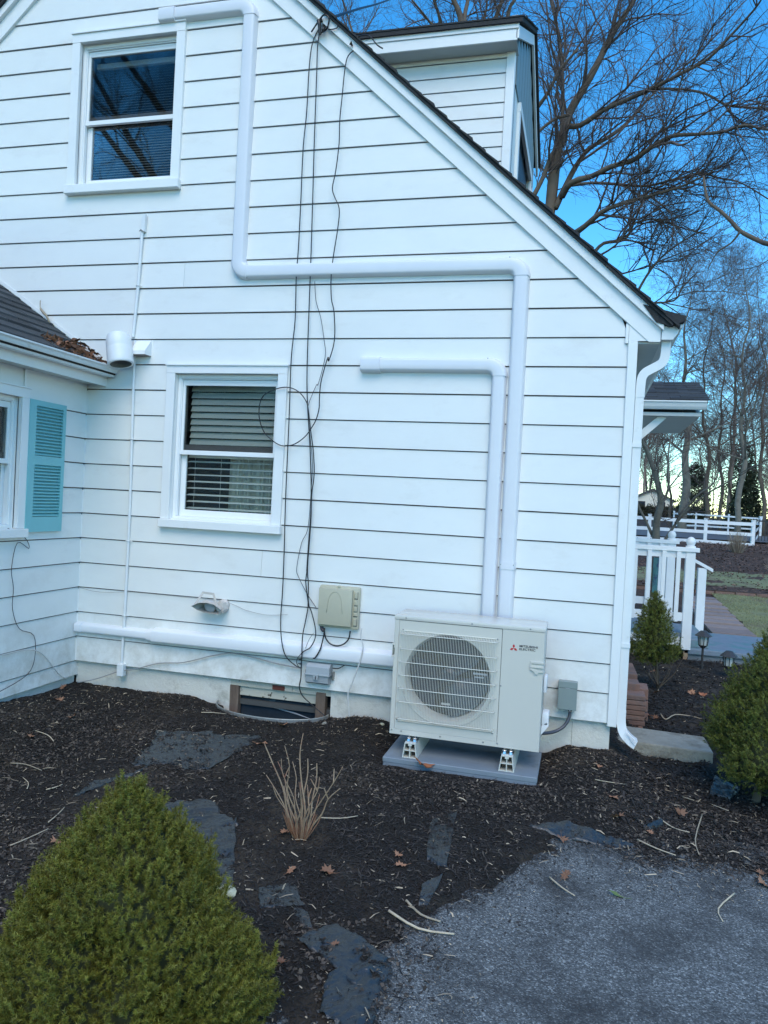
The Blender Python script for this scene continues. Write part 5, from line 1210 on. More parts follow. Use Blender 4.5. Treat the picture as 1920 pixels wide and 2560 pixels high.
def spawn(pp, pr, K, L, spread, upb, P, rr, wob=.18, tmin=.12, rmin=.003, out=None):
    N = len(pp); P0 = pp.shape[1]
    t = rng.uniform(tmin, 1, (N, K))*(P0-1); i = np.minimum(t.astype(int), P0-2); f = (t-i)[..., None]
    n_ = np.arange(N)[:, None]
    p = pp[n_, i]*(1-f)+pp[n_, i+1]*f; d = pp[n_, i+1]-pp[n_, i]; r = pr[n_, i]
    d /= np.linalg.norm(d, axis=-1, keepdims=True)+1e-9
    rnd = rng.normal(size=d.shape); rnd -= d*(rnd*d).sum(-1, keepdims=True); rnd /= np.linalg.norm(rnd, axis=-1, keepdims=True)+1e-9
    sp = rng.uniform(spread[0], spread[1], (N, K, 1))
    q = d*np.cos(sp)+rnd*np.sin(sp); q[..., 2] += upb; q /= np.linalg.norm(q, axis=-1, keepdims=True)
    ln = L*rng.uniform(.45, 1.15, (N, K))*(1.15-.55*(t/(P0-1)))
    q = q.reshape(-1, 3); ln = ln.reshape(-1); p = p.reshape(-1, 3); r0 = np.minimum(r.reshape(-1)*.65, ln*rr); r0 = np.maximum(r0, rmin)
    M_ = len(p); out_ = np.zeros((M_, P, 3)); out_[:, 0] = p; cur = q.copy()
    for k in range(1, P):
        cur = cur+rng.normal(scale=wob, size=cur.shape)+np.array([0, 0, upb*.18]); cur /= np.linalg.norm(cur, axis=-1, keepdims=True)
        out_[:, k] = out_[:, k-1]+cur*(ln/(P-1))[:, None]
    rad = r0[:, None]*np.linspace(1, .35, P)[None]
    return out_, rad
def tree(name, label, cat, base, limbs, levels, m, group=None, trunk=None, twm=None):
    """levels: list of (K, length, spread, up, P, sides)"""
    root = empty(name, base, label, cat, group)
    inv = Matrix.Translation(-Vector(base))
    lp = np.stack([resample(l, 14) for l in limbs])
    b = MB()
    if trunk is not None:
        b.tube([t[:3] for t in trunk], [t[3] for t in trunk], 12)
        o = b.build('trunk', m, root, smooth=True); o.matrix_parent_inverse = inv
    for l in limbs:
        sp = smooth_path([p[:3] for p in l], 3); rs = np.interp(np.linspace(0, 1, len(sp)), np.linspace(0, 1, len(l)), [p[3] for p in l]).tolist()
        rs = [r*(1+.05*math.sin(i*1.7)) for i, r in enumerate(rs)]
        b = MB(); b.tube(sp, rs, 8); o = b.build('limb', m, root, smooth=True); o.matrix_parent_inverse = inv
    pp, pr = lp[..., :3], lp[..., 3]
    Vs = []; Fs = []; off = 0; At = []
    ll = np.linalg.norm(np.diff(pp, axis=1), axis=-1).sum(1); K0 = levels[0][0]
    w_ = ll/ll.sum(); pick = rng.choice(len(pp), size=len(pp)*K0, p=w_); pp, pr = pp[pick], pr[pick]
    levels = [(1,)+tuple(levels[0][1:])]+list(levels[1:])
    for (K, L, spd, upb, P, sides) in levels:
        pp, pr = spawn(pp, pr, K, L, spd, upb, P, .013)
        V, F = tube_batch(pp, pr, sides); Vs.append(V); Fs.append(F+off); off += len(V)
        At.append(np.repeat(rng.uniform(.15, .85, len(pp)), (P-1)*sides))
    o = quad_mesh('twigs', np.concatenate(Vs), np.concatenate(Fs), twm or M['twig'], root, attr=np.concatenate(At), smooth=True)
    o.matrix_parent_inverse = inv
    return root
A_ = (R(25), R(70))
def down(l, z=-.4, r=None):
    x, y, z0, r0 = l[0]; return [(x-.05, y, z, (r or r0)*1.35), (x-.02, y, z+1.2, (r or r0)*1.12), (x, y, (z+z0)/2, (r or r0)*1.05), (x, y, z0+.1, r0)]
mp = TREES['maple']
tree('maple_tree', 'large bare spreading tree rising directly behind the main roof', 'tree', (-.5, 14, .1), mp, [(15, 2.5, (R(18), R(52)), .10, 8, 4), (9, 1.15, (R(20), R(60)), .05, 6, 3), (6, .5, A_, .02, 4, 3)], M['bark'], trunk=down(mp[0], 0, .26))
ov = TREES['overhang']
# this limb belongs to a tree standing outside the view on the right
trk = [(9.5, 9.5, -.3, .34), (9.3, 9.4, 2.5, .27), (8.9, 9.3, 5.2, .24), (8.6, 9.2, 9, .16), (8.4, 9.2, 13, .08)]
lo = [(9.0, 9.35, 4.6, .16), (7.6, 9.2, 5.1, .11), (6.0, 9.1, 5.6, .085), (5.0, 9.0, 5.85, .065)]+[tuple(p) for p in ov[0]]
tree('bare_tree', 'bare tree at the right edge reaching one heavy crooked limb toward the house', 'tree', (9.5, 9.5, -.2), [lo, ov[1], [(8.8, 9.3, 6.5, .12), (7.6, 9.8, 9, .07), (6.8, 10.4, 11.5, .03)], [(8.7, 9.2, 8, .1), (9.8, 8.6, 11, .06), (10.2, 8.2, 13, .02)]],
     [(9, 1.3, A_, .1, 6, 4), (7, .6, A_, .05, 5, 3), (5, .3, A_, .0, 4, 3)], M['bark'], trunk=trk)
for key, lab in (('behind1', 'bare tree with a thick forked trunk showing above the left half of the dormer roof'), ('behind2', 'bare tree with two leaning stems above the right half of the dormer roof'), ('topleft', 'distant bare twiggy crown showing past the overhead cable')):
    g = TREES[key]; x, y = g[0][0][0], g[0][0][1]
    tree('bare_tree', lab, 'tree', (x, y, .3), g, [(9, 1.9, A_, .15, 6, 4), (9, .9, A_, .05, 5, 3), (6, .42, A_, .0, 4, 3)], M['bark'], trunk=down(g[0], .1, g[0][0][3]*1.6))
# stands behind the viewpoint on the left: it shows only as the reflection in the upper window
rl = []
for k in range(16):
    a = random.uniform(0, 6.28); q0 = random.uniform(4, 11.5); L = random.uniform(2.5, 5.); px_, py_, pz_ = -11+.1*q0, -13.0, q0; dz = random.uniform(.6, 1.3); l = [(px_, py_, pz_, .12)]
    for s_ in range(5):
        px_ += math.cos(a)*L/5; py_ += math.sin(a)*L/5; pz_ += dz*L/5; a += random.uniform(-.3, .3); l.append((px_, py_, pz_, .12-.02*(s_+1)))
    rl.append(l)
tree('bare_tree', 'bare branching tree reflected in the panes of the upper window', 'tree', (-11, -13, -.3), rl, [(12, 2.2, A_, .1, 6, 4), (8, 1.1, A_, .05, 4, 3), (5, .5, A_, .0, 4, 3)], M['bark'], trunk=[(-11, -13, -.4, .4), (-11, -13, 3, .3), (-10.4, -13, 6, .24), (-10.1, -13, 9, .2), (-9.8, -13, 14, .1)])
g = TREES['smalltree']
tree('small_tree', 'small smooth grey bare tree with low forks in front of the white fence', 'tree', (2.95, 19, .25), g, [(9, 1.3, A_, .12, 6, 4), (6, .6, A_, .1, 5, 3), (4, .3, A_, .05, 4, 3)], M['bark_s'])
labs = {'wood1': 'thick straight tan trunk behind the hedge nearest the porch roof', 'wood2': 'slim pale trunk second from the porch roof in the wood', 'wood3': 'tall grey forked trunk in the wood behind the end of the white fence',
        'wood4': 'thin leaning trunk just left of the tall forked trunk', 'wood5': 'straight mid-size trunk between the slim pale trunk and the thin leaning one', 'wood6': 'bare trunk at the far right edge of the wood', 'wood7': 'distant thin trunk seen under the porch roof'}
for key, lab in labs.items():
    g = TREES[key]; pl = g[0]; x, y, z, r = pl[0]
    lim = []
    full = resample(pl, 20); ii = np.arange(20); full[:, 0] += .22*np.sin(ii*.55+x)*(ii/19)+.08*np.sin(ii*1.3+y); full[:, 3] *= np.clip(1.15-ii/19*1.08, .08, 1)
    for k in range(18):
        t = random.uniform(.22, .97); q = full[int(t*19)]; a = random.uniform(0, 6.28); L = random.uniform(2.2, 4.6)*(1.15-t*.6); r0 = q[3]*.42
        l = [(q[0], q[1], q[2], r0)]; dz = random.uniform(.25, .7); cx, cy, cz = q[:3]
        for s_ in range(4):
            a += random.uniform(-.35, .35); dz += random.uniform(-.1, .22)
            cx += math.cos(a)*L/4; cy += math.sin(a)*L/4; cz += dz*L/4; l.append((cx, cy, cz, r0*(1-.2*(s_+1))))
        lim.append(l)
    lim += [[tuple(p) for p in gg] for gg in g[1:]]
    tk = [(x, y, .3, r*1.25)]+[tuple(p) for p in full]
    tree('wood_tree', lab, 'tree', (x, y, .4), lim, [(9, 1.9, A_, .15, 5, 3), (8, .95, A_, .05, 4, 3), (4, .5, A_, .0, 4, 3)], M['bark_s'] if key in ('wood1', 'wood3') else M['bark'], group='bare trees of the wood behind the fence', trunk=tk)
# the far wood: trees that read as one mass
lim = []
for k in range(64):
    x = random.uniform(2, 44); y = random.uniform(40, 75); h = random.uniform(8, 16); r0 = random.uniform(.06, .15); zb = .6
    if x < 6 and y < 50: continue
    lim.append([(x, y, zb, r0), (x+random.uniform(-.3, .3), y, zb+h*.35, r0*.8), (x+random.uniform(-.8, .8), y, zb+h*.7, r0*.5), (x+random.uniform(-1.2, 1.2), y, zb+h, r0*.05)])
lp = np.stack([resample(l, 14) for l in lim]); Vs, Fs, At, off = [], [], [], 0
V, F = tube_batch(lp[..., :3], lp[..., 3], 5); Vs.append(V); Fs.append(F); At.append(np.repeat(rng.uniform(.6, 1, len(lp)), 13*5)); off = len(V)
pp, pr = lp[..., :3], lp[..., 3]
for K, L, P, sd_ in ((24, 3.4, 5, 3), (11, 2.0, 4, 3), (6, 1.1, 3, 3)):
    pp, pr = spawn(pp, pr, K, L, (R(30), R(75)), .2, P, .011, tmin=.2, rmin=.008)
    V, F = tube_batch(pp, pr, sd_); Vs.append(V); Fs.append(F+off); off += len(V); At.append(np.repeat(rng.uniform(.3, 1, len(pp)), (P-1)*sd_))
tag(quad_mesh('distant_wood', np.concatenate(Vs), np.concatenate(Fs), mat('far_twigs', (.17, .13, .105), .9, shade=True), attr=np.concatenate(At), kind='stuff'), 'far bare wood closing the view behind the fences', 'wood')

# ------------------------------------------------------------------ needle and leaf clouds
def needle_cloud(P0, D, K, ln, wd, spread=1.0, slen=.03):
    """P0 (N,3) shoot base, D (N,3) shoot direction; K needles per shoot -> triangles"""
    N = len(P0)
    t = rng.uniform(0, 1, (N, K, 1))
    rnd = rng.normal(size=(N, K, 3)); rnd -= D[:, None]*(rnd*D[:, None]).sum(-1, keepdims=True); rnd /= np.linalg.norm(rnd, axis=-1, keepdims=True)+1e-9
    dirn = D[:, None]*rng.uniform(.3, 1.1, (N, K, 1))+rnd*spread; dirn /= np.linalg.norm(dirn, axis=-1, keepdims=True)
    base = P0[:, None]+D[:, None]*t*slen
    side = np.cross(dirn, rng.normal(size=(N, K, 3))); side /= np.linalg.norm(side, axis=-1, keepdims=True)+1e-9
    l = ln*rng.uniform(.7, 1.2, (N, K, 1))
    a = base+side*wd; b = base-side*wd; c = base+dirn*l
    V = np.stack([a, b, c], 2).reshape(-1, 3); F = np.arange(len(V)).reshape(-1, 3)
    return V, F, np.repeat(rng.uniform(.1, .75, N), K)+rng.uniform(-.1, .25, N*K)+np.repeat((D[:, 2] > .6)*.12, K)
def lump(th, z, s, amp):
    return 1+amp*(fbm(th*s+40, z*s*3.2+11, 1.0, 3))
def conic_bush(name, label, cx, cy, prof, N, K, ln, wd, m, amp=.28, slen=.03, trunk=None, group=None, leaders=0, inner=.82, lean=0., shell=.22):
    """prof: list (z, r)"""
    root = empty(name, (cx, cy, prof[0][0]), label, 'shrub', group); inv = Matrix.Translation(-root.location)
    zs = np.array([p[0] for p in prof]); rs = np.array([p[1] for p in prof])
    zz = np.linspace(zs[0], zs[-1], 400); w = np.interp(zz, zs, rs)+.03; cdf = np.cumsum(w); cdf /= cdf[-1]
    z = np.interp(rng.random(N), cdf, zz); th = rng.uniform(0, 2*np.pi, N)
    r = np.interp(z, zs, rs)
    dr = (np.interp(z+.02, zs, rs)-np.interp(z-.02, zs, rs))/.04
    lumpv = 1+amp*(fbm(np.cos(th)*3+5, z*7+np.sin(th)*3, 1.0, 3))+.25*amp*fbm(th*9, z*26, 1., 2)
    depth = 1-shell*rng.random(N)**1.6
    rr = r*lumpv*depth+.004
    P0 = np.stack([cx+rr*np.cos(th)+lean*(z-zs[0]), cy+rr*np.sin(th), z+.02*rng.normal(size=N)], -1)
    nrm = np.stack([np.cos(th), np.sin(th), -dr*.8], -1); nrm /= np.linalg.norm(nrm, axis=-1, keepdims=True)
    D = nrm*.75+np.array([0, 0, .7])+rng.normal(scale=.33, size=nrm.shape); D /= np.linalg.norm(D, axis=-1, keepdims=True)
    if leaders:
        i = rng.choice(N, leaders, replace=False); lead = []
        LD = []
        for k in i:
            dd = D[k]*.35+np.array([0, 0, .9]); dd /= np.linalg.norm(dd); h = rng.uniform(.03, .085)
            for s_ in np.linspace(0, 1, 7): lead.append(P0[k]+dd*h*s_+rng.normal(scale=.002, size=3)); LD.append(dd)
        P0 = np.concatenate([P0, lead]); D = np.concatenate([D, LD])
    V, F, at = needle_cloud(P0, D, K, ln, wd, 1.0, slen)
    o = quad_mesh('foliage', V, F, m, root, attr=np.clip(at, 0, 1.1)); o.matrix_parent_inverse = inv
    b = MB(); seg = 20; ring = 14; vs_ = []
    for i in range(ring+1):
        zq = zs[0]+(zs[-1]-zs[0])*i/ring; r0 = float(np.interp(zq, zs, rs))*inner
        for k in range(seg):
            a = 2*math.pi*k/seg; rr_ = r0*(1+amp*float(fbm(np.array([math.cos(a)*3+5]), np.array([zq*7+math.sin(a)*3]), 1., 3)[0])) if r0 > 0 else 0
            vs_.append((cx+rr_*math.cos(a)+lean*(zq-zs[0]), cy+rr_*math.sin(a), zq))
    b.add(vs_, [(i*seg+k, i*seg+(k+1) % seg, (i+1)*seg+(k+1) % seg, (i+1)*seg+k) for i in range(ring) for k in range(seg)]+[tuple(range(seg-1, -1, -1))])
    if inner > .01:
        o = b.build('dark_core', M['shade_core'], root, smooth=True); o.matrix_parent_inverse = inv  # solid core coloured dark for the shade between shoots
    if trunk:
        b = MB(); b.tube([t[:3] for t in trunk], [t[3] for t in trunk], 8); o = b.build('trunk', M['bark'], root, smooth=True); o.matrix_parent_inverse = inv
    return root
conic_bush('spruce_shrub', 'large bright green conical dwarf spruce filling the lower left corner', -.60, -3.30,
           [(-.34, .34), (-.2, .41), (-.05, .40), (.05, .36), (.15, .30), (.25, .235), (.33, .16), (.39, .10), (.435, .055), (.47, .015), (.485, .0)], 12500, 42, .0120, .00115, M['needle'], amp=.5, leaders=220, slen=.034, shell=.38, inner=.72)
conic_bush('spruce_shrub', 'dark green rounded dwarf spruce cut by the right edge of the view', 2.02, -.30,
           [(-.20, .08), (-.13, .25), (-.03, .40), (.08, .43), (.25, .38), (.40, .30), (.52, .235), (.64, .16), (.74, .09), (.86, .03), (.93, 0)], 9500, 28, .014, .0017, M['needle_d'], amp=.7, leaders=60, slen=.038, shell=.35,
           trunk=[(1.86, -.32, -.33, .03), (1.875, -.31, -.2, .022), (1.93, -.30, .0, .02), (2.0, -.3, .4, .01)])
conic_bush('spruce_shrub', 'small thin conical conifer in front of the porch railing', 1.49, 2.60,
           [(-.02, .08), (.06, .20), (.16, .205), (.28, .165), (.40, .125), (.52, .08), (.60, .035), (.65, .0)], 1900, 18, .022, .0022, M['needle_d'], amp=.75, leaders=10, slen=.04, inner=.45, shell=.5,
           trunk=[(1.56, 2.62, -.32, .012), (1.53, 2.61, 0, .014), (1.49, 2.6, .5, .006)])
sb_ = [o for o in scene.objects if o.name.startswith('spruce_shrub')][-1]
for k in range(9):
    a = random.uniform(0, 6.28); b = MB(); r0 = random.uniform(.1, .24)
    b.tube([(1.57, 2.62, -.28), (1.57+r0*.6*math.cos(a), 2.62+r0*.6*math.sin(a), -.12), (1.55+r0*math.cos(a), 2.62+r0*math.sin(a), .05)], [.005, .0035, .0015], 5)
    o = b.build('bare_branch', M['bark'], sb_); o.matrix_parent_inverse = Matrix.Translation(-sb_.location)

# cut-back stems
st = empty('pruned_shrub', (-.55, -1.81, -.29), 'cut-back shrub of dry tan canes standing in the mulch', 'shrub'); inv = Matrix.Translation(-st.location)
tips = [(-.70, .09), (-.61, .19), (-.49, .11), (-.41, -.02), (-.72, -.04), (-.52, .20), (-.36, .0), (-.64, .05), (-.781, .176), (-.667, .174), (-.57, .251), (-.442, .162), (-.353, .11), (-.304, .094), (-.76, .012), (-.539, .126), (-.682, .106), (-.573, .074), (-.472, .041), (-.398, .04), (-.62, .10), (-.51, -.02), (-.66, -.03), (-.44, -.05), (-.58, .0), (-.545, .06)]
for k, (tx, tz) in enumerate(tips[::2]+tips[9::6]):
    bx = -.555+(tx+.555)*.08+random.uniform(-.012, .012); ty = -1.81+random.uniform(-.12, .12); by = -1.81+(ty+1.81)*.12
    rc_ = random.uniform(.0032, .0062); f = 1+(ty+1.81)/3.6; x1, z1 = .7356+(tx-.7356)*f, 1.4458+(tz-1.4458)*f
    p = [(bx, by, -.31)]
    for s_ in (.3, .55, .8, 1):
        p.append((bx+(x1-bx)*s_**1.25+random.uniform(-.018, .018)*(s_ < 1), by+(ty-by)*s_, -.31+(z1+.31)*s_))
    b = MB(); b.tube(smooth_path(p, 3), [rc_*(1-.5*i/12) for i in range(13)], 7); o = b.build('cane', M['cane'], st, smooth=40); o.matrix_parent_inverse = inv
    if k % 3 == 0:
        q = Vector(p[3]); b = MB(); b.tube([q, q+Vector((random.uniform(-.04, .04), random.uniform(-.03, .03), .06))], [.004, .0025], 5); o = b.build('side_shoot', M['cane'], st); o.matrix_parent_inverse = inv
for k in range(26):
    a = random.uniform(0, 6.28); L = random.uniform(.03, .15); b = MB()
    b.tube([(-.55+.02*math.cos(a), -1.81+.02*math.sin(a), -.30), (-.55+L*.7*math.cos(a), -1.81+L*.7*math.sin(a), -.27+L*.5), (-.55+L*math.cos(a), -1.81+L*math.sin(a), -.26+L*1.1)], [.004, .003, .0015], 4)
    o = b.build('short_stub', M['leaf'], st); o.matrix_parent_inverse = inv

# ------------------------------------------------------------------ ground litter
def in_view_xy(N):
    """random ground positions, denser close to the camera path"""
    x = rng.uniform(-3.2, 3.2, N); y = rng.uniform(-4.0, .0, N)
    k = (x > -3.2) & ((x-.7356)*-.25+(y+5.43)*.97 > 1.6)
    return x[k], y[k]
def shreds(x, y, L, W, tilt=.25, lift=.002):
    N = len(x); z = surf(x, y)
    a = rng.uniform(0, np.pi*2, N); tl = rng.normal(scale=tilt, size=N)
    d = np.stack([np.cos(a)*np.cos(tl), np.sin(a)*np.cos(tl), np.sin(tl)], -1); s = np.stack([-np.sin(a), np.cos(a), rng.normal(scale=.35, size=N)], -1)
    l = (L*rng.uniform(.4, 1.5, N))[:, None]; w = (W*rng.uniform(.5, 1.4, N))[:, None]
    c = np.stack([x, y, z+lift+np.abs(np.sin(tl))*l[:, 0]*.35], -1)
    upv = np.array([0, 0, 1.])*(l*rng.uniform(.0, .12, (N, 1)))
    bend = np.cross(d, [0, 0, 1.])*l*rng.normal(scale=.07, size=(N, 1))
    v = np.stack([c-d*l/2-s*w/2, c-d*l/2+s*w/2, c+upv+bend-s*w/2*1.2, c+upv+bend+s*w/2*1.2, c+d*l/2-s*w/2*.5, c+d*l/2+s*w/2*.5], 1)
    b_ = np.arange(N)[:, None]*6
    F = np.stack([b_+[0, 1, 3, 2], b_+[2, 3, 5, 4]], 1).reshape(-1, 4)
    return v.reshape(-1, 3), F
def scatter(name, N, L, W, m, lo, hi, keep, label, tilt=.25, lift=.002, area=None):
    x, y = in_view_xy(N) if area is None else (rng.uniform(area[0], area[1], N), rng.uniform(area[2], area[3], N))
    k = keep(x, y); x, y = x[k], y[k]
    V, F = shreds(x, y, L, W, tilt, lift)
    o = quad_mesh(name, V, F, m, attr=np.repeat(rng.uniform(lo, hi, len(x)), 2), kind='stuff'); o['label'] = label; o['category'] = 'ground litter'
def not_pad(x, y): return ~((x > -.44) & (x < .56) & (y > -.68) & (y < -.1))
def on_soil(x, y): return (drive(x, y) < .02+.14*rng.random(len(x))**3) & not_pad(x, y) & ((((x+1.49)/.43)**2+(y/.22)**2) > 1.05)
scatter('mulch', 150000, .019, .0036, M['mulch'], 0, .8, on_soil, 'dark shredded bark mulch covering the garden bed', .3)
scatter('mulch', 26000, .036, .003, M['mulch'], .5, 1.25, lambda x, y: on_soil(x, y) & (fbm(x, y, 1.1, 3) > -.1), 'brown stringy mulch fibres over the bed', .2, .005)
scatter('wood_chips', 2600, .042, .0042, M['straw'], .0, .95, lambda x, y: (drive(x, y) < .2) & not_pad(x, y) & (rng.random(len(x)) < .3+.7*(fbm(x+3, y+8, 1.2, 3) > .05)), 'longer pale straws and bark strips on the mulch', .12, .010)
scatter('wood_chips', 11000, .013, .0034, M['straw'], .0, .85, lambda x, y: (drive(x, y) < .35) & not_pad(x, y) & (rng.random(len(x)) < .25+.75*(fbm(x+9, y, 1.3, 3) > .02)), 'pale wood chips and straw strewn over the mulch', .15, .008)
scatter('mulch', 17000, .026, .004, M['crumb'], 0, .9, lambda x, y: on_soil(x, y) & (fbm(x-7, y+3, 1.7, 3) > -.15), 'grey-brown shredded bark among the dark mulch', .3, .006)
scatter('grit', 14000, .009, .006, M['mulch'], .0, .9, lambda x, y: (drive(x, y) > .0) & (rng.random(len(x)) < np.exp(-drive(x, y)/.35)+.25*(fbm(x, y, 1.6, 3) > .15)), 'bits of soil and bark scattered on the asphalt', .1, .002)
scatter('mulch', 26000, .045, .008, M['mulch'], 0, .9, lambda x, y: (x > 1.05) & (((x-.73)/(y+5.4)) < .5), 'dark mulch beside the house right of the downspout', .3, .002, area=(1.05, 4, -1, 5.2))
scatter('wood_chips', 500, .03, .006, M['straw'], 0, .9, lambda x, y: (x > 1.1), 'pale chips in the mulch bed near the porch', .15, .01, area=(1.05, 3.4, -.9, 5))
scatter('leaf_litter', 30000, .05, .03, mat('far_leaf_litter', (.12, .07, .05), .9, shade=True), 0, 1., lambda x, y: (y < 24.5) & (y > 11.2), 'brown leaf litter on the slope before the white fence', .3, .005, area=(1.5, 16, 10, 26))
def bare(x, y): return (((x-.3)/.85)**2+((y+1.0)/.3)**2+1.6*fbm(x, y, 2.2, 3) < .9)
scatter('soil_crumbs', 60000, .014, .010, M['crumb'], 0, 1., lambda x, y: on_soil(x, y) & (bare(x, y) | (fbm(x+30, y, 1.1, 3) > .1)), 'brown bare soil crumbs between the mulch', .4, .004)
# leaves
def leaf_mesh(name, m, kind):
    b = MB()
    if kind == 'oak': out = [(0, -.5), (.06, -.42), (.20, -.36), (.14, -.24), (.34, -.14), (.18, -.04), (.38, .12), (.18, .16), (.26, .34), (.10, .32), (.0, .52)]
    elif kind == 'maple': out = [(0, -.5), (.03, -.25), (.30, -.38), (.24, -.2), (.52, -.12), (.34, .02), (.5, .24), (.26, .16), (.24, .30), (.12, .24), (0, .55)]
    else: out = [(0, -.5), (.08, -.3), (.13, 0), (.08, .3), (0, .5)]
    full = out+[(-x, y) for x, y in out[-2:0:-1]]
    n = len(full); c = [(0, y*.9) for x, y in out]
    def cz(x, y): return .55*x*x+.22*math.sin(y*5)*.3+.1*abs(x)
    b.v = [(x, y, cz(x, y)+.05*math.sin(x*19+y*13)) for x, y in full]+[(0, 0, .01)]
    b.f = [(i, (i+1) % n, n) for i in range(n)]
    b.tube([(0, -.85, .05), (0, -.5, cz(0, -.5)+.01), (0, 0, .02)], .012, 4)
    return b.mesh(name, m)
LM = [leaf_mesh('dry_leaf', M['leaf'], 'oak'), leaf_mesh('dry_leaf', M['leaf'], 'maple'), leaf_mesh('dry_leaf', M['leaf_o'], 'maple'), leaf_mesh('green_leaf', M['leaf_g'], 'plain'), leaf_mesh('dry_leaf', M['straw'], 'plain')]
def leaf(k, x, y, s, label, z=None, rot=None, group=None, name='dry_leaf'):
    o = bpy.data.objects.new(name, LM[k]); link(o)
    o.location = (x, y, (float(surf(np.array([x]), np.array([y]))[0]) if z is None else z)+.012)
    o.scale = (s, s, s); o.rotation_euler = (random.uniform(-.4, .4), random.uniform(-.4, .4), random.uniform(0, 6.28) if rot is None else rot)
    return tag(o, label, 'leaf', group)
lv = [('brown oak leaf left of the big spruce on bare mulch', .10), ('tan maple leaf right of the pruned canes', .09), ('curled leaf caught left of the tallest pruned cane', .09), ('curled tan leaf on soil below the window well', .08), ('rust leaf lying below the wing shutter', .07), ('rust leaf at the inside corner of the walls', .07), ('tan leaf right of the inside corner of the walls', .07),
      ('small brown leaf at the foot of the pruned canes', .06), ('brown leaf just right below the pruned canes', .06), ('narrow leaf above the creased fabric near the driveway', .05), ('pale leaf resting on the creased blue fabric', .045), ('small leaf below the flat fabric piece', .04), ('pale leaf near the left edge halfway up the bed', .07)]
for i, (p, (lb_, s)) in enumerate(zip(GP['leaves'], lv)): leaf(i % 2, p[0], p[1], s, lb_)
lv = [('reddish leaf on the asphalt at the right edge', .09), ('tan leaf on the asphalt just above the reddish leaf', .07), ('pale oak leaf amid the sticks right of the pad', .09), ('oak leaf below the bare soil patch right of the pad', .07), ('pale leaf near the pad corner', .06), ('tan leaf beside the dark fabric scrap', .06), ('small leaf near the dark fabric scrap', .05), ('tan oak leaf beside the curved stick on the asphalt edge', .07), ('round tan leaf at the long black fabric strip', .07), ('reddish leaf below the broken stick', .05), ('rust leaf left of the right spruce trunk', .08)]
for i, (p, (lb_, s)) in enumerate(zip(GP['leaves2'], lv)): leaf((i+1) % 2, p[0], p[1], s, lb_)
p = GP['leavesgreen']; leaf(3, (p[0][0]+p[1][0])/2, (p[0][1]+p[1][1])/2, .085, 'single green leaf on the asphalt', rot=R(75), name='green_leaf')
leaf(2, -.155, -.70, .15, 'large orange-brown maple leaf against the left riser block', z=-.225, rot=.6)
lv = ['tan leaf behind the brick stack', 'rust oak leaf in the mulch left of the right spruce', 'orange leaf beside the rust oak leaf near the right spruce', 'brown leaf right of the brick stack', 'curled orange leaf at the foot of the brick stack', 'small brown leaf in front of the brick stack']
for i, (p, lb_) in enumerate(zip(GP['leavesR'], lv)): leaf(i % 3, p[0], p[1], .085, lb_)
# sticks
def stick(pts, r, label):
    P = [(x, y, float(surf(np.array([x]), np.array([y]))[0])+.012) for x, y in pts]
    b = MB(); sp = smooth_path(P, 3); b.tube(sp, [r*(1-.4*i/len(sp)) for i in range(len(sp))], 6)
    tag(b.build('stick', M['stick'], smooth=True), label, 'stick')
G_ = GP['sticks']
lab = ['curved pale stick on the edge of the asphalt', 'kinked pale stick right of the oak leaf', 'long straight pale stick below the black fabric strip', 'thin upright-bent stick below the right spruce', 'upper of two brown sticks crossing at the driveway corner', 'lower longer brown stick at the driveway corner', 'forked grey twig on the asphalt', 'short pale stick left of the right spruce trunk']
idx = [(0, 3), (3, 6), (6, 9), (9, 12), (12, 15), (15, 18), (18, 21), (21, 23)]
for (a, c), lb_ in zip(idx, lab): stick(G_[a:c], .0042 if 'brown' not in lb_ else .006, lb_)
stick(G_[23:25], .003, 'thin pale stick nearest the right spruce trunk')
for k, lb_ in enumerate(['pale stick above the big spruce', 'thin bent twig left of the big spruce top', 'long pale twig left of the big spruce', 'pale twig right of the pruned canes', 'short straw twig at the left of the bed']): stick(GP['sticks2'][3*k:3*k+3], .0035, lb_)
stick(GP['sticks3'], .006, 'long curved bare branch on the mulch behind the concrete block')
for k, (x, y) in enumerate([(-2.5, -1.2), (-2.2, -1.8), (.9, -.55), (-1.9, -.35)]):
    a = random.uniform(0, 3); stick([(x, y), (x+.08*math.cos(a), y+.08*math.sin(a)), (x+.19*math.cos(a+.2), y+.19*math.sin(a+.2))], .003, ['thin twig near the wing wall', 'twig in the mulch left of the folded fabric', 'twig right of the equipment pad', 'twig left of the window well'][k])
# rocks, brick bits
def rock(x, y, s, m, label, name='rock', cat='rock', fl=.6):
    bm = bmesh.new(); bmesh.ops.create_icosphere(bm, subdivisions=2, radius=1)
    for v in bm.verts:
        n = noise.noise(v.co*1.3+Vector((x*9, y*7, 0))); v.co *= 1+.35*n; v.co = Vector((v.co.x*s, v.co.y*s*.7, v.co.z*s*fl))
    me = bpy.data.meshes.new(name); bm.to_mesh(me); bm.free(); me.materials.append(m)
    o = bpy.data.objects.new(name, me); link(o); o.location = (x, y, g1(x, y)+s*fl*.4); tag(o, label, cat)
r_ = GP['rock']; rock((r_[0][0]+r_[1][0])/2, (r_[0][1]+r_[1][1])/2, .05, M['rock'], 'pale yellow rock right of the big spruce')
r_ = GP['brickbit']; b = MB(); x, y = r_[0]; b.box(x-.015, x+.05, y-.02, y+.04, g1(x, y)-.01, g1(x, y)+.05, .004); tag(b.build('brick_fragment', M['brick']), 'small orange brick fragment at the foundation near the inside corner', 'brick')
rock(-.99, -.20, .022, M['conc'], 'small grey stone right of the window well'); rock(-.58, -.13, .02, M['rock'], 'pale stone at the foundation under the white wire')

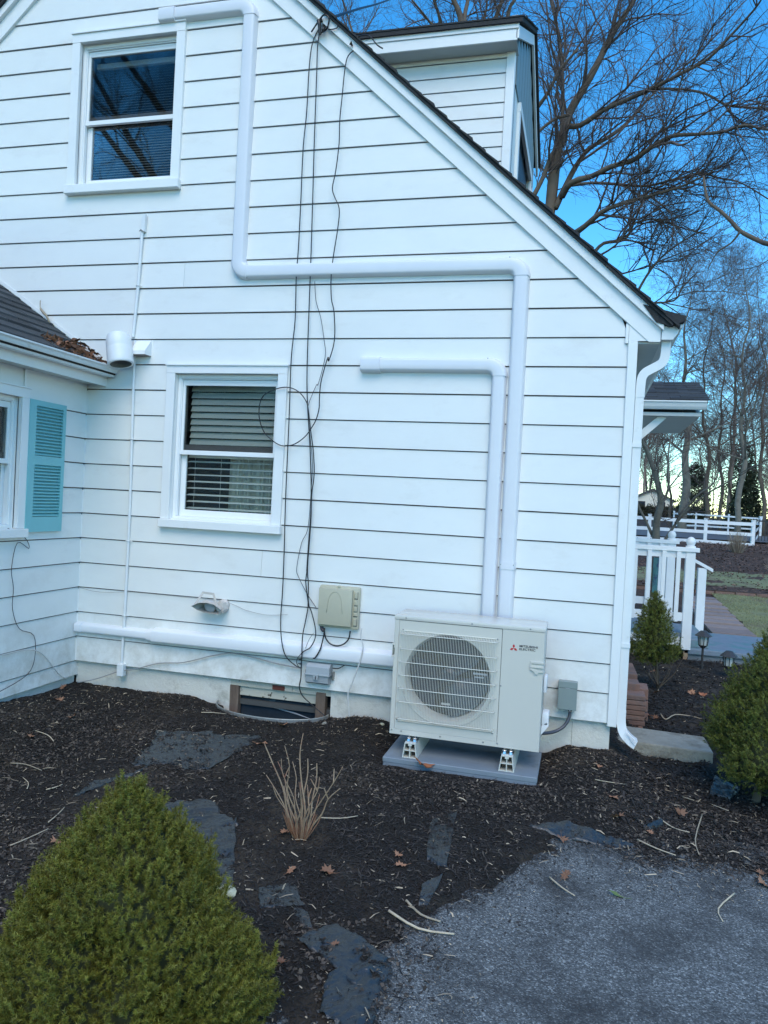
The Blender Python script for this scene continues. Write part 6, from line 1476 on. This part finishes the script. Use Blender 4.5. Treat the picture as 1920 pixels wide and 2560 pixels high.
# ------------------------------------------------------------------ weed fabric
def coarse(x, y):
    s = 0
    for dx, dy in ((0, 0), (.05, 0), (-.05, 0), (0, .05), (0, -.05), (.04, .04), (-.04, -.04)): s = s+gz(x+dx, y+dy)
    return s/7
def fabric(q, lift, wr, label, seed, dirw=0.):
    n = 44; u = np.linspace(0, 1, n); U, Vv = np.meshgrid(u, u, indexing='ij')
    q = np.array(q); e = .045
    Uj = U+e*fbm(U*0+seed, Vv, 5, 3)*(1-np.abs(2*U-1))*0+e*1.6*fbm(Vv*3+seed, U*0+seed, 1.7, 3)*np.where((U < .01) | (U > .99), 1, .6)
    Vj = Vv+e*1.6*fbm(U*3+seed*2, Vv*0+seed, 1.7, 3)
    X = (1-Uj)*(1-Vj)*q[0, 0]+Uj*(1-Vj)*q[1, 0]+Uj*Vj*q[2, 0]+(1-Uj)*Vj*q[3, 0]
    Y = (1-Uj)*(1-Vj)*q[0, 1]+Uj*(1-Vj)*q[1, 1]+Uj*Vj*q[2, 1]+(1-Uj)*Vj*q[3, 1]
    ca, sa = math.cos(dirw), math.sin(dirw); A = X*ca+Y*sa; B = -X*sa+Y*ca
    Zr = .7*np.abs(fbm(A*1.0+seed, B*.25+seed, 17, 4))+.5*np.abs(fbm((A*.6+B*.8)+seed, (B*.6-A*.8)*.2, 13, 3))
    Z = coarse(X, Y)+lift+wr*(1-2.2*Zr)+.010*fbm(X+seed, Y, 7, 2)-.022*(1-sstep(np.minimum(np.minimum(U, 1-U), np.minimum(Vv, 1-Vv))+.12*fbm(X+seed, Y, 9, 3), -.01, .03))
    V = np.stack([X, Y, Z], -1).reshape(-1, 3); I = np.arange(n*n).reshape(n, n)
    F = np.stack([I[:-1, :-1], I[1:, :-1], I[1:, 1:], I[:-1, 1:]], -1).reshape(-1, 4)
    o = quad_mesh('weed_fabric', V, F, M['fabric'], smooth=True); tag(o, label, 'fabric')
fab = [('fab1', .006, .005, 'flat grey weed fabric below the window well', 1.), ('fab2', .004, .008, 'crumpled grey weed fabric left of the flat piece', .8), ('fab3a', .006, .014, 'upper creased black weed fabric right of the big spruce tip', 2.2), ('fab3b', .006, .015, 'lower creased black weed fabric right of the big spruce', 2.),
       ('fab4', .004, .005, 'half-buried weed fabric patch above the folded blue sheet', .5), ('fab4b', .0, .006, 'narrow half-buried fabric strip leading to the folded blue sheet', 2.4), ('fab5', .006, .015, 'upper folded bluish fabric sheet beside the driveway corner', 2.7), ('fab5b', .006, .016, 'lower folded bluish fabric sheet at the bottom of the view', 2.4),
       ('fab6', .006, .004, 'dark rectangular fabric scrap below the equipment pad', 0.), ('fab7', .008, .005, 'small dark fabric scrap at the driveway corner', 1.), ('fab8', .010, .005, 'narrow fabric strip edging the driveway at the bottom', .6), ('fab9', .010, .012, 'long thin black fabric strip right of the equipment pad', 0.),
       ('fab10', .02, .02, 'scrunched bluish plastic under the right spruce', .3), ('fab11', .008, .01, 'small bluish plastic scrap between the pale sticks', .3)]
for i, (k, l_, w_, lb_, dw) in enumerate(fab):
    q_ = np.array(GP[k]); c_ = q_.mean(0); f_ = 1.12 if k in ('fab1', 'fab2', 'fab3a', 'fab3b', 'fab4', 'fab5', 'fab5b', 'fab6') else 1.05
    fabric((c_+(q_-c_)*f_).tolist(), l_, w_, lb_, 3.7+i*2.3, dw)

# window well rim
rm = []
for k in range(29):
    a = math.pi*(1+k/28); rm.append((-1.49+.455*math.cos(a), .01+.235*math.sin(a), -.185-.015*math.sin(-a)))
b = MB(); n = len(rm)
for off, zt in ((0, 0), (.006, 0)):
    for x, y, z in rm:
        dx, dy = x+1.49, y-.01; L = math.hypot(dx, dy)+1e-6; b.v += [(x+dx/L*off, y+dy/L*off, z), (x+dx/L*off, y+dy/L*off, z-.3)]
for i in range(n-1):
    b.f += [(2*i, 2*i+2, 2*i+3, 2*i+1), (2*n+2*i, 2*n+2*i+1, 2*n+2*i+3, 2*n+2*i+2), (2*i, 2*n+2*i, 2*n+2*i+2, 2*i+2)]
ww = tag(b.build('window_well', M['galv'], smooth=40), 'curved galvanised window well rim in the soil before the cellar window', 'window well')
b = MB(); b.tube([(x, y, z) for x, y, z in rm], .006, 6); b.build('rolled_edge', M['galv'], ww, smooth=True)
# leaf pile in the gutter corner
lx, ly, lz, la = [], [], [], []
N = 240; x = rng.uniform(-3.30, -2.99, N); y = rng.uniform(-.55, -.02, N)**1; 
z = 2.40+.65*np.clip(-3.05-x, 0, 1)+rng.uniform(0, .07, N)*np.clip((y+.6)*2.2, 0.1, 1)
a = rng.uniform(0, 6.28, N); tl = rng.normal(scale=.6, size=N); L = rng.uniform(.02, .05, N)
d = np.stack([np.cos(a)*np.cos(tl), np.sin(a)*np.cos(tl), np.sin(tl)], -1)*L[:, None]; s = np.cross(d, rng.normal(size=(N, 3))); s = s/(np.linalg.norm(s, axis=1, keepdims=True)+1e-9)*(L*.32)[:, None]
c = np.stack([x, y, z], -1); V = np.stack([c-d, c+s, c+d, c-s+np.array([0, 0, .006])], 1).reshape(-1, 3)
tag(quad_mesh('leaf_pile', V, np.arange(4*N).reshape(-1, 4), mat('gutter_leaves', (.16, .07, .035), .8, shade=True), attr=rng.uniform(0, 1.1, N), kind='stuff'), 'pile of brown leaves caught in the gutter corner beside the canister light', 'leaves')
b = MB(); b.tube(smooth_path([(-3.70, -.05, 2.96), (-3.69, -.06, 2.90), (-3.66, -.06, 2.86), (-3.62, -.07, 2.83), (-3.59, -.06, 2.77)], 3), [.004]*4+[.011]*5+[.009]*4, 6); tag(b.build('twig', M['stick'], smooth=True), 'dry twig standing on the wing roof against the wall', 'stick')

# ------------------------------------------------------------------ right side: concrete block, bricks
b = MB(); b.box(1.06, 1.72, .38, .80, -.42, -.205, .012)
for i, v in enumerate(b.v): b.v[i] = (v[0], v[1]-.06*(v[0]-1.06), v[2]+.012*noise.noise(Vector(v)*9))
tag(b.build('concrete_block', M['conc']), 'long weathered concrete splash block at the house corner', 'concrete block')
bs = empty('brick_stack', (1.21, 1.4, -.3), 'stack of reddish clay edging bricks behind the downspout', 'bricks'); inv = Matrix.Translation(-bs.location)
def brick(x, y, z, l, w, h, rz=0.):
    b = MB(); b.box(-w/2, w/2, -l/2, l/2, 0, h, .006, M=Matrix.Translation((x, y, z)) @ Matrix.Rotation(rz, 4, 'Z')); o = b.build('brick', M['brick'], bs); o.matrix_parent_inverse = inv
for k in range(7): brick(1.235+random.uniform(-.008, .008), 1.16, -.31+k*.041, .2, .155, .037, random.uniform(-.06, .06)); brick(1.105+random.uniform(-.006, .006), 1.18, -.31+k*.041, .2, .085, .037, random.uniform(-.05, .05))
for k in range(3): brick(1.26, 1.42, -.31+k*.1, .24, .19, .09, random.uniform(-.04, .04))
for k in range(6): brick(1.15, 1.5+k*.11, .0-.005*k, .10, .24, .065, random.uniform(-.05, .05))
for k in range(6): brick(1.15, 1.5+k*.11, -.31, .10, .24, .30, random.uniform(-.02, .02))
brick(1.15, 1.33, -.03, .20, .25, .06, .03)

# ------------------------------------------------------------------ porch
po = empty('porch', (1.5, 5, -.3), 'white railed front porch with blue-grey deck beyond the house corner', 'porch'); PI_ = Matrix.Translation(-po.location)
def pp_(mb, name, m, smooth=False, parent=None, label=None):
    o = mb.build(name, m, parent or po, smooth=smooth, label=label)
    if parent is None: o.matrix_parent_inverse = PI_
    return o
b = MB(); b.box(1.04, 1.97, 4.34, 5.95, .005, .04); pp_(b, 'deck', M['deck'])
b = MB(); b.box(1.04, 1.955, 4.35, 4.38, -.11, .003); b.box(1.93, 1.955, 4.38, 5.95, -.11, .003); pp_(b, 'skirt_board', M['porch'])
b = MB(); b.box(1.04, 1.7, 4.42, 4.5, -.45, -.112); pp_(b, 'footing', M['conc'])
b = MB(); b.box(2.0, 3.35, 4.32, 5.82, -.20, -.135, .01); pp_(b, 'landing', M['deck'])
b = MB(); b.box(2.03, 3.32, 4.35, 5.80, -.5, -.201); pp_(b, 'landing_base', M['deck2'])
b = MB(); b.box(1.98, 2.3, 4.45, 5.8, -.133, -.04, .006); pp_(b, 'step', M['deck'])
def railing(Y, x0, xp, z0, zt, back=False):
    b = MB(); b.box(x0, xp+.15, Y-.02, Y+.075, zt-.052, zt, .005); pp_(b, 'handrail', M['porch'])
    b = MB(); b.box(x0, xp, Y+.005, Y+.035, zt-.13, zt-.053); pp_(b, 'top_rail', M['porch'])
    b = MB(); b.box(x0, xp, Y+.005, Y+.035, z0, z0+.10); pp_(b, 'bottom_rail', M['porch'])
    x = xp-.105
    while x > x0:
        b = MB(); b.box(x, x+.046, Y-.032, Y+.004, z0-.005, zt-.055); pp_(b, 'baluster', M['porch']); x -= .165
    b = MB(); b.box(xp, xp+.108, Y-.005, Y+.10, -.15 if not back else .0, zt-.054, .004); ps = pp_(b, 'post', M['porch'])
    b = MB(); c = Matrix.Translation((xp+.054, Y+.05, zt)); b.lathe([(.058, 0), (.058, .018), (.04, .022), (.052, .05), (.056, .075), (.045, .105), (.02, .125), (0, .13)], 20, M=c, close=False); b.build('post_cap', M['porch'], ps, smooth=30)
    if not back:
        b = MB(); b.box(xp+.035, xp+.085, Y+.02, Y+.08, -.45, -.15); b.build('post_foot', M['cane'], ps)
railing(4.30, 1.05, 1.965, .19, 1.078)
railing(5.85, 1.05, 1.915, .19, 1.11, back=True)
b = MB(); b.box(2.33, 2.44, 5.85, 5.95, -.135, .745, .004); pp_(b, 'post', M['porch'])
b = MB(); b.prism([(2.02, .955), (2.52, .70), (2.52, .745), (2.02, 1.0)], 5.84, 5.96); pp_(b, 'stair_rail', M['porch'])
# porch roof with brace (part of the house)
PYF = 4.0
pts = [(3.88, 2.78), (4.9, 3.42), (5.95, 2.78)]
b = MB(); b.prism([(3.86, 2.775), (4.92, 3.146), (6.0, 2.775), (6.0, 2.745), (4.92, 3.116), (3.86, 2.745)], 1.04, 2.05, axis='x'); proof = hpart(b, 'porch_roof', M['shingle_dark'])
for r_ in range(9):
    y0 = 3.86+r_*.118; z0 = 2.778+(y0-3.86)*.35; y1 = y0+.15; z1 = 2.778+(y1-3.86)*.35; x = 1.04; k = 0
    while x < 2.06:
        w = .25 if k else .11+.12*(r_ % 2); k += 1; x2 = min(x+w-.004, 2.075)
        t = .010+random.choice((0, .007)); b = MB()
        b.add([(x, y0, z0), (x2, y0, z0), (x2, y1, z1), (x, y1, z1), (x, y0, z0+t), (x2, y0, z0+t), (x2, y1, z1+.004), (x, y1, z1+.004)], [(3, 2, 1, 0), (4, 5, 6, 7), (0, 1, 5, 4), (1, 2, 6, 5), (2, 3, 7, 6), (3, 0, 4, 7)])
        b.build('shingle', M['shingle'], proof); x += w
b = MB(); b.prism([(3.90, 2.765), (3.80, 2.765), (3.80, 2.752), (3.815, 2.74), (3.83, 2.70), (3.85, 2.672), (3.90, 2.672)], 1.04, 2.035, axis='x'); hpart(b, 'porch_gutter', M['trim'])
b = MB(); b.box(1.04, 1.985, 3.90, 5.9, 2.60, 2.64); b.prism([(3.95, 2.64), (4.92, 3.0), (5.85, 2.64)], 1.95, 1.985, axis='x'); hpart(b, 'porch_soffit', M['soffit'])
b = MB(); b.prism([FY(1.515, 2.615, 0), FY(1.62, 2.615, 0), FY(1.20, 2.18, 0), FY(1.10, 2.18, 0)], 0, 0)
br = [(1.04, 2.05), (1.04, 2.19), (1.505, 2.605), (1.64, 2.605)]
b = MB(); b.prism([(1.04, 2.02), (1.04, 2.15), (1.53, 2.598), (1.64, 2.598)], 4.0, 4.09); hpart(b, 'porch_brace', M['trim'])

# lamps, flag
def path_lamp(x, y, ztop, h, label):
    root = empty('path_lamp', (x, y, ztop-h), label, 'path lamp', 'dark path lamps by the landing'); inv = Matrix.Translation(-root.location); zg = g1(x, y)-.05
    T_ = Matrix.Translation((x, y, ztop))
    def q(mb, n, m, sm=30): o = mb.build(n, m, root, smooth=sm); o.matrix_parent_inverse = inv; return o
    b = MB(); b.lathe([(0, 0), (.035, -.002), (.045, -.012), (.092, -.055), (.094, -.062), (.06, -.060), (0, -.058)], 8, M=T_); q(b, 'cap', M['lampdark'])
    b = MB(); b.lathe([(.058, -.062), (.046, -.165), (0, -.168)], 8, M=T_); q(b, 'lamp_shade', M['lampglass'])
    b = MB()
    for k in range(8):
        a = 2*math.pi*k/8; b.tube([(x+.060*math.cos(a), y+.060*math.sin(a), ztop-.06), (x+.048*math.cos(a), y+.048*math.sin(a), ztop-.167)], .004, 4)
    q(b, 'cage', M['lampdark'])
    b = MB(); b.lathe([(.052, -.163), (.045, -.175), (.02, -.20), (0, -.20)], 8, M=T_); b.tube([(x, y, ztop-.19), (x, y, zg)], .013, 8); q(b, 'stake', M['lampdark'])
path_lamp(2.15, 3.9, .155, .45, 'taller dark path lamp in front of the porch landing')
path_lamp(2.375, 3.6, .0, .30, 'low dark path lamp sunk in the mulch beside the right spruce')
fl = empty('garden_flag', (2.0, 8, -.2), 'teal garden flag seen between the porch balusters', 'flag'); inv = Matrix.Translation(-fl.location)
b = MB(); n = 16
for i in range(n+1):
    for j in range(6): b.v.append((1.93+.145*j/5, 8+.02*math.sin(j*1.3+i*.3), .74-.6*i/n))
b.f = [(i*6+j, i*6+j+1, (i+1)*6+j+1, (i+1)*6+j) for i in range(n) for j in range(5)]
o = b.build('cloth', M['flag'], fl, smooth=True); o.matrix_parent_inverse = inv
b = MB(); b.tube([(1.92, 8, -.35), (1.92, 8, .76), (2.09, 8, .76)], .008, 6); o = b.build('pole', M['black'], fl); o.matrix_parent_inverse = inv
# stone path, edging, lawn
path = MB(); path.prism([(2.62, 5.8), (3.34, 5.8), (3.36, 10.4), (2.72, 10.4)], -.36, -.30, axis='z'); o = path.build('garden_path', M['soil']); tag(o, kind='structure'); pth_o = o
y = 5.85; k = 0
while y < 10.3:
    l = random.uniform(.34, .56); zc = float(gz(np.array([3.0]), np.array([y+l/2]))[0]); zc = max(zc, -.3)+.02
    sp = random.uniform(.28, .42) if k % 2 else .30
    b = MB(); xa, xb = 2.70+random.uniform(-.02, .02), 3.30+random.uniform(-.02, .02)
    b.box(xa, xb, y, y+l-.025, zc-.06, zc+.012+random.uniform(0, .012), .008); b.build('flagstone', M['stone'], pth_o)
    y += l; k += 1
ed = MB(); ed.box(1.5, 12, 11.02, 11.2, -.3, .0); o = tag(ed.build('edging_strip', M['soil']), kind='structure')
x = 1.5
while x < 10:
    l = .38; b = MB(); zc = float(gz(np.array([x]), np.array([11.1]))[0]); b.box(x, x+l-.02, 11.0, 11.22, zc-.1, zc+.045+random.uniform(0, .015), .006); b.build('brick', M['brick'], o); x += l
XX, YY = np.meshgrid(np.arange(3.32, 13, .12), np.arange(4.6, 11.0, .12), indexing='ij'); ZZ = gz(XX, YY)+.016
V = np.stack([XX, YY, ZZ], -1).reshape(-1, 3); nx, ny = XX.shape; I = np.arange(nx*ny).reshape(nx, ny)
quad_mesh('lawn', V, np.stack([I[:-1, :-1], I[1:, :-1], I[1:, 1:], I[:-1, 1:]], -1).reshape(-1, 4), mat('lawn_turf', (.19, .195, .085), .9, var=.4, vscale=1.6, bump=.6, bscale=40, c2=(.17, .14, .08), c2_lo=.5, c2_hi=.62, c2scale=1.2), smooth=True, kind='structure')
XX, YY = np.meshgrid(np.arange(1.2, 13, .2), np.arange(12.2, 15., .2), indexing='ij'); ZZ = gz(XX, YY)+.006+.03*fbm(XX, YY, .8, 2)
V = np.stack([XX, YY, ZZ], -1).reshape(-1, 3); nx, ny = XX.shape; I = np.arange(nx*ny).reshape(nx, ny)
quad_mesh('lawn', V, np.stack([I[:-1, :-1], I[1:, :-1], I[1:, 1:], I[:-1, 1:]], -1).reshape(-1, 4), bpy.data.materials['lawn_turf'], smooth=True, kind='structure')
N = 45000; x = rng.uniform(3.3, 7.5, N); y = rng.uniform(4.7, 11.0, N); k = (fbm(x, y, 1.5, 3) > -.25) & ((x-.73)/(y+5.43) < .36); x, y = x[k], y[k]; N = len(x)
z = gz(x, y)+.014; a = rng.uniform(0, 6.28, N); h = rng.uniform(.012, .038, N); ln_ = rng.normal(scale=.018, size=(N, 2))
V = np.stack([np.stack([x-.003*np.cos(a), y-.003*np.sin(a), z], -1), np.stack([x+.003*np.cos(a), y+.003*np.sin(a), z], -1), np.stack([x+ln_[:, 0], y+ln_[:, 1], z+h], -1)], 1).reshape(-1, 3)
tag(quad_mesh('grass', V, np.arange(3*N).reshape(-1, 3), M['grass'], attr=rng.uniform(0, 1.1, N), kind='stuff'), 'short winter grass right of the stone path', 'grass')

# ------------------------------------------------------------------ fences, road, hedge, cottage, dead clumps
def fence(posts, rails, label, Y, thick=.035, pw=.10, ht=None, group=None):
    """posts: (x, y, zb, zt); rails: list of z heights above base (lo, hi)"""
    x0, y0, zb0, zt0 = posts[0]; root = empty('rail_fence', (x0, y0, zb0), label, 'fence', group); inv = Matrix.Translation(-root.location)
    for x, y, zb, zt in posts:
        b = MB(); b.box(x-pw/2, x+pw/2, y-pw/2, y+pw/2, zb-.3, zt, .006); o = b.build('post', M['fence'], root); o.matrix_parent_inverse = inv
        b2 = MB(); b2.box(x-pw*.62, x+pw*.62, y-pw*.62, y+pw*.62, zt+.001, zt+.03, .006); b2.build('post_cap', M['fence'], o)
    for (xa, ya, za, ta), (xb, yb, zb, tb) in zip(posts[:-1], posts[1:]):
        for lo, hi in rails:
            b = MB(); y_ = -.06
            def at(z0, z1, f): return z0+(z1-z0)*f
            b.add([(xa, ya+y_, at(za, ta, lo)), (xb, yb+y_, at(zb, tb, lo)), (xb, yb+y_, at(zb, tb, hi)), (xa, ya+y_, at(za, ta, hi)), (xa, ya+y_+thick, at(za, ta, lo)), (xb, yb+y_+thick, at(zb, tb, lo)), (xb, yb+y_+thick, at(zb, tb, hi)), (xa, ya+y_+thick, at(za, ta, hi))],
                  [(0, 1, 2, 3), (7, 6, 5, 4), (0, 4, 5, 1), (1, 5, 6, 2), (2, 6, 7, 3), (3, 7, 4, 0)])
            o = b.build('rail', M['fence'], root); o.matrix_parent_inverse = inv
fence([(-2.6, 24.2, .5, 1.43), (-.7, 24.1, .5, 1.44), (1.2, 24.05, .5, 1.45), (3.14, 24, .52, 1.45), (5.06, 24, .54, 1.40), (6.64, 24, .50, 1.42)], [(.0, .13), (.40, .53), (.80, .93)], 'white three-rail fence nearest the porch, ending at a corner post', 24, pw=.11)
fence([(4.9, 32.5, .85, 1.66), (5.80, 32, .9, 1.66), (7.10, 31.5, .9, 1.63), (8.35, 31, .9, 1.6)], [(.16, .26), (.50, .60), (.84, .94)], 'thinner white rail fence farther back across the road', 32, pw=.07)
fence([(6.64, 24.1, .50, 1.42), (8.3, 30.9, .9, 1.6)], [(.0, .13), (.40, .53), (.80, .93)], 'short white fence section running back from the corner post', 24, pw=.11)
XX, YY = np.meshgrid(np.arange(-8, 40, .5), np.arange(25.2, 30.6, .3), indexing='ij'); ZZ = gz(XX, YY)*0+(-.285+.85+(YY-24)*.022)+.06
V = np.stack([XX, YY, ZZ], -1).reshape(-1, 3); nx, ny = XX.shape; I = np.arange(nx*ny).reshape(nx, ny)
quad_mesh('road', V, np.stack([I[:-1, :-1], I[1:, :-1], I[1:, 1:], I[:-1, 1:]], -1).reshape(-1, 4), M['road'], kind='structure')
def leafy_mass(name, label, cat, m, boxes, N, s, group=None):
    root = empty(name, boxes[0][:3], label, cat, group); inv = Matrix.Translation(-root.location)
    P = []
    for x, y, z, rx, ry, rz in boxes:
        n = N//len(boxes); v = rng.normal(size=(n, 3)); v /= np.linalg.norm(v, axis=1, keepdims=True); v *= rng.uniform(.35, 1, (n, 1))**.5
        v *= 1+.35*fbm(v[:, 0]*4+x, v[:, 2]*4+v[:, 1]*3, 1, 3)[:, None]
        P.append(np.array([x, y, z])+v*np.array([rx, ry, rz]))
    P = np.concatenate(P); N = len(P); d = rng.normal(size=(N, 3)); d /= np.linalg.norm(d, axis=1, keepdims=True); e = np.cross(d, rng.normal(size=(N, 3))); e /= np.linalg.norm(e, axis=1, keepdims=True)
    V = np.stack([P, P+d*s, P+e*s], 1).reshape(-1, 3)
    o = quad_mesh('crown', V, np.arange(3*N).reshape(-1, 3), m, root, attr=rng.uniform(0, 1, N)); o.matrix_parent_inverse = inv
    b = MB()
    for x, y, z, rx, ry, rz in boxes[:1]:
        b.tube([(x, y, min(.6, z-rz)-.2), (x, y, z)], [.12, .06], 6)
    o = b.build('trunk', M['bark'], root); o.matrix_parent_inverse = inv
for k, (x, y, h, w) in enumerate([(8.8, 37, 3.4, 1.1), (10.4, 34, 4.6, 1.5), (12.2, 38, 5.2, 1.8), (9.7, 43, 5.5, 1.7), (14.5, 36, 5, 1.8), (7.4, 45, 4.2, 1.4), (11.4, 31, 2.6, 1.0), (13.5, 44, 6.5, 2.2), (17, 42, 6, 2.4)]):
    zb = .75; bx = [(x, y, zb+h*(.18+.2*i), w*(1-.2*i), w*(1-.2*i), h*.2) for i in range(4)]
    leafy_mass('evergreen_tree', ['short dark evergreen at the left end of the evergreen group', 'broad dark evergreen behind the end of the fence', 'tall dark evergreen right of the broad one', 'tall evergreen farther back behind the short one', 'wide evergreen at the right edge of the view', 'small evergreen farthest back behind the cottage hedge', 'low olive shrubby evergreen beside the black gate', 'large dark evergreen behind the tall one at the right', 'outermost large evergreen beyond the right edge trees'][k], 'tree', M['evergreen'], bx, 5200, .11, 'dark evergreens behind the white fence')
leafy_mass('hedge', 'low dark clipped hedge in front of the cream cottage', 'hedge', M['hedge'], [(4.4+.7*i, 48, 1.5, .6, .6, .62) for i in range(6)], 12000, .10)
ct = empty('cottage', (6, 58, 1.2), 'small cream cottage with a sunlit tone in its colour glimpsed through the trees behind the hedge', 'building'); inv = Matrix.Translation(-ct.location)
for nm, m, f in (('wall', M['cottage'], lambda b: (b.box(4.4, 7.6, 58, 62, .8, 2.6), b.prism([(4.4, 2.6), (7.6, 2.6), (6.0, 3.4)], 58, 62))), ('roof', M['roofd'], lambda b: (b.prism([(4.2, 2.6), (6.0, 3.52), (7.8, 2.6), (7.8, 2.5), (6.0, 3.4), (4.2, 2.5)], 57.8, 62.2)))):
    b = MB(); f(b); o = b.build(nm, m, ct); o.matrix_parent_inverse = inv
for x in (4.9, 6.4):
    b = MB(); b.box(x, x+.6, 57.96, 57.99, 1.6, 2.5); o = b.build('window', M['fan'], ct); o.matrix_parent_inverse = inv
# black iron gate at the far right
gt = empty('iron_gate', (8.0, 26.5, .5), 'black iron gate panel right of the white fence end', 'gate'); inv = Matrix.Translation(-gt.location)
for k in range(18):
    b = MB(); x = 7.0+.11*k; b.box(x, x+.022, 26, 26.022, .4, 1.5); o = b.build('bar', M['black'], gt); o.matrix_parent_inverse = inv
for z in (.55, 1.4):
    b = MB(); b.box(6.98, 9.0, 25.98, 26.04, z, z+.05); o = b.build('rail', M['black'], gt); o.matrix_parent_inverse = inv
# dead grass clumps on the bank
for k, (x, y, lab) in enumerate([(5.5, 20.5, 'upright dead stem clump below the white fence'), (6.6, 20, 'upright dead stem clump right below the fence corner post'), (5.6, 15.5, 'tan dry grass tuft on the bank at the right edge')]):
    N = 260; a = rng.uniform(0, 6.28, N); r0 = rng.uniform(0, .22, N); z0 = g1(x, y); h = rng.uniform(.25, .75, N)*(1 if k < 2 else .6)
    p0 = np.stack([x+r0*np.cos(a)*.6, y+r0*np.sin(a)*.6, np.full(N, z0-.02)], -1); p1 = p0+np.stack([np.cos(a)*r0*1.2, np.sin(a)*r0*1.2, h], -1)
    pts = np.stack([p0, (p0+p1)/2+rng.normal(scale=.012, size=(N, 3)), p1], 1); V, F = tube_batch(pts, np.tile(np.array([[.006, .005, .002]]), (N, 1)), 3)
    tag(quad_mesh('dead_clump', V, F, mat('dead_stems', (.26, .21, .16), .9, shade=True), attr=np.repeat(rng.uniform(.2, 1, N), 6), kind='stuff'), lab, 'dry plant')
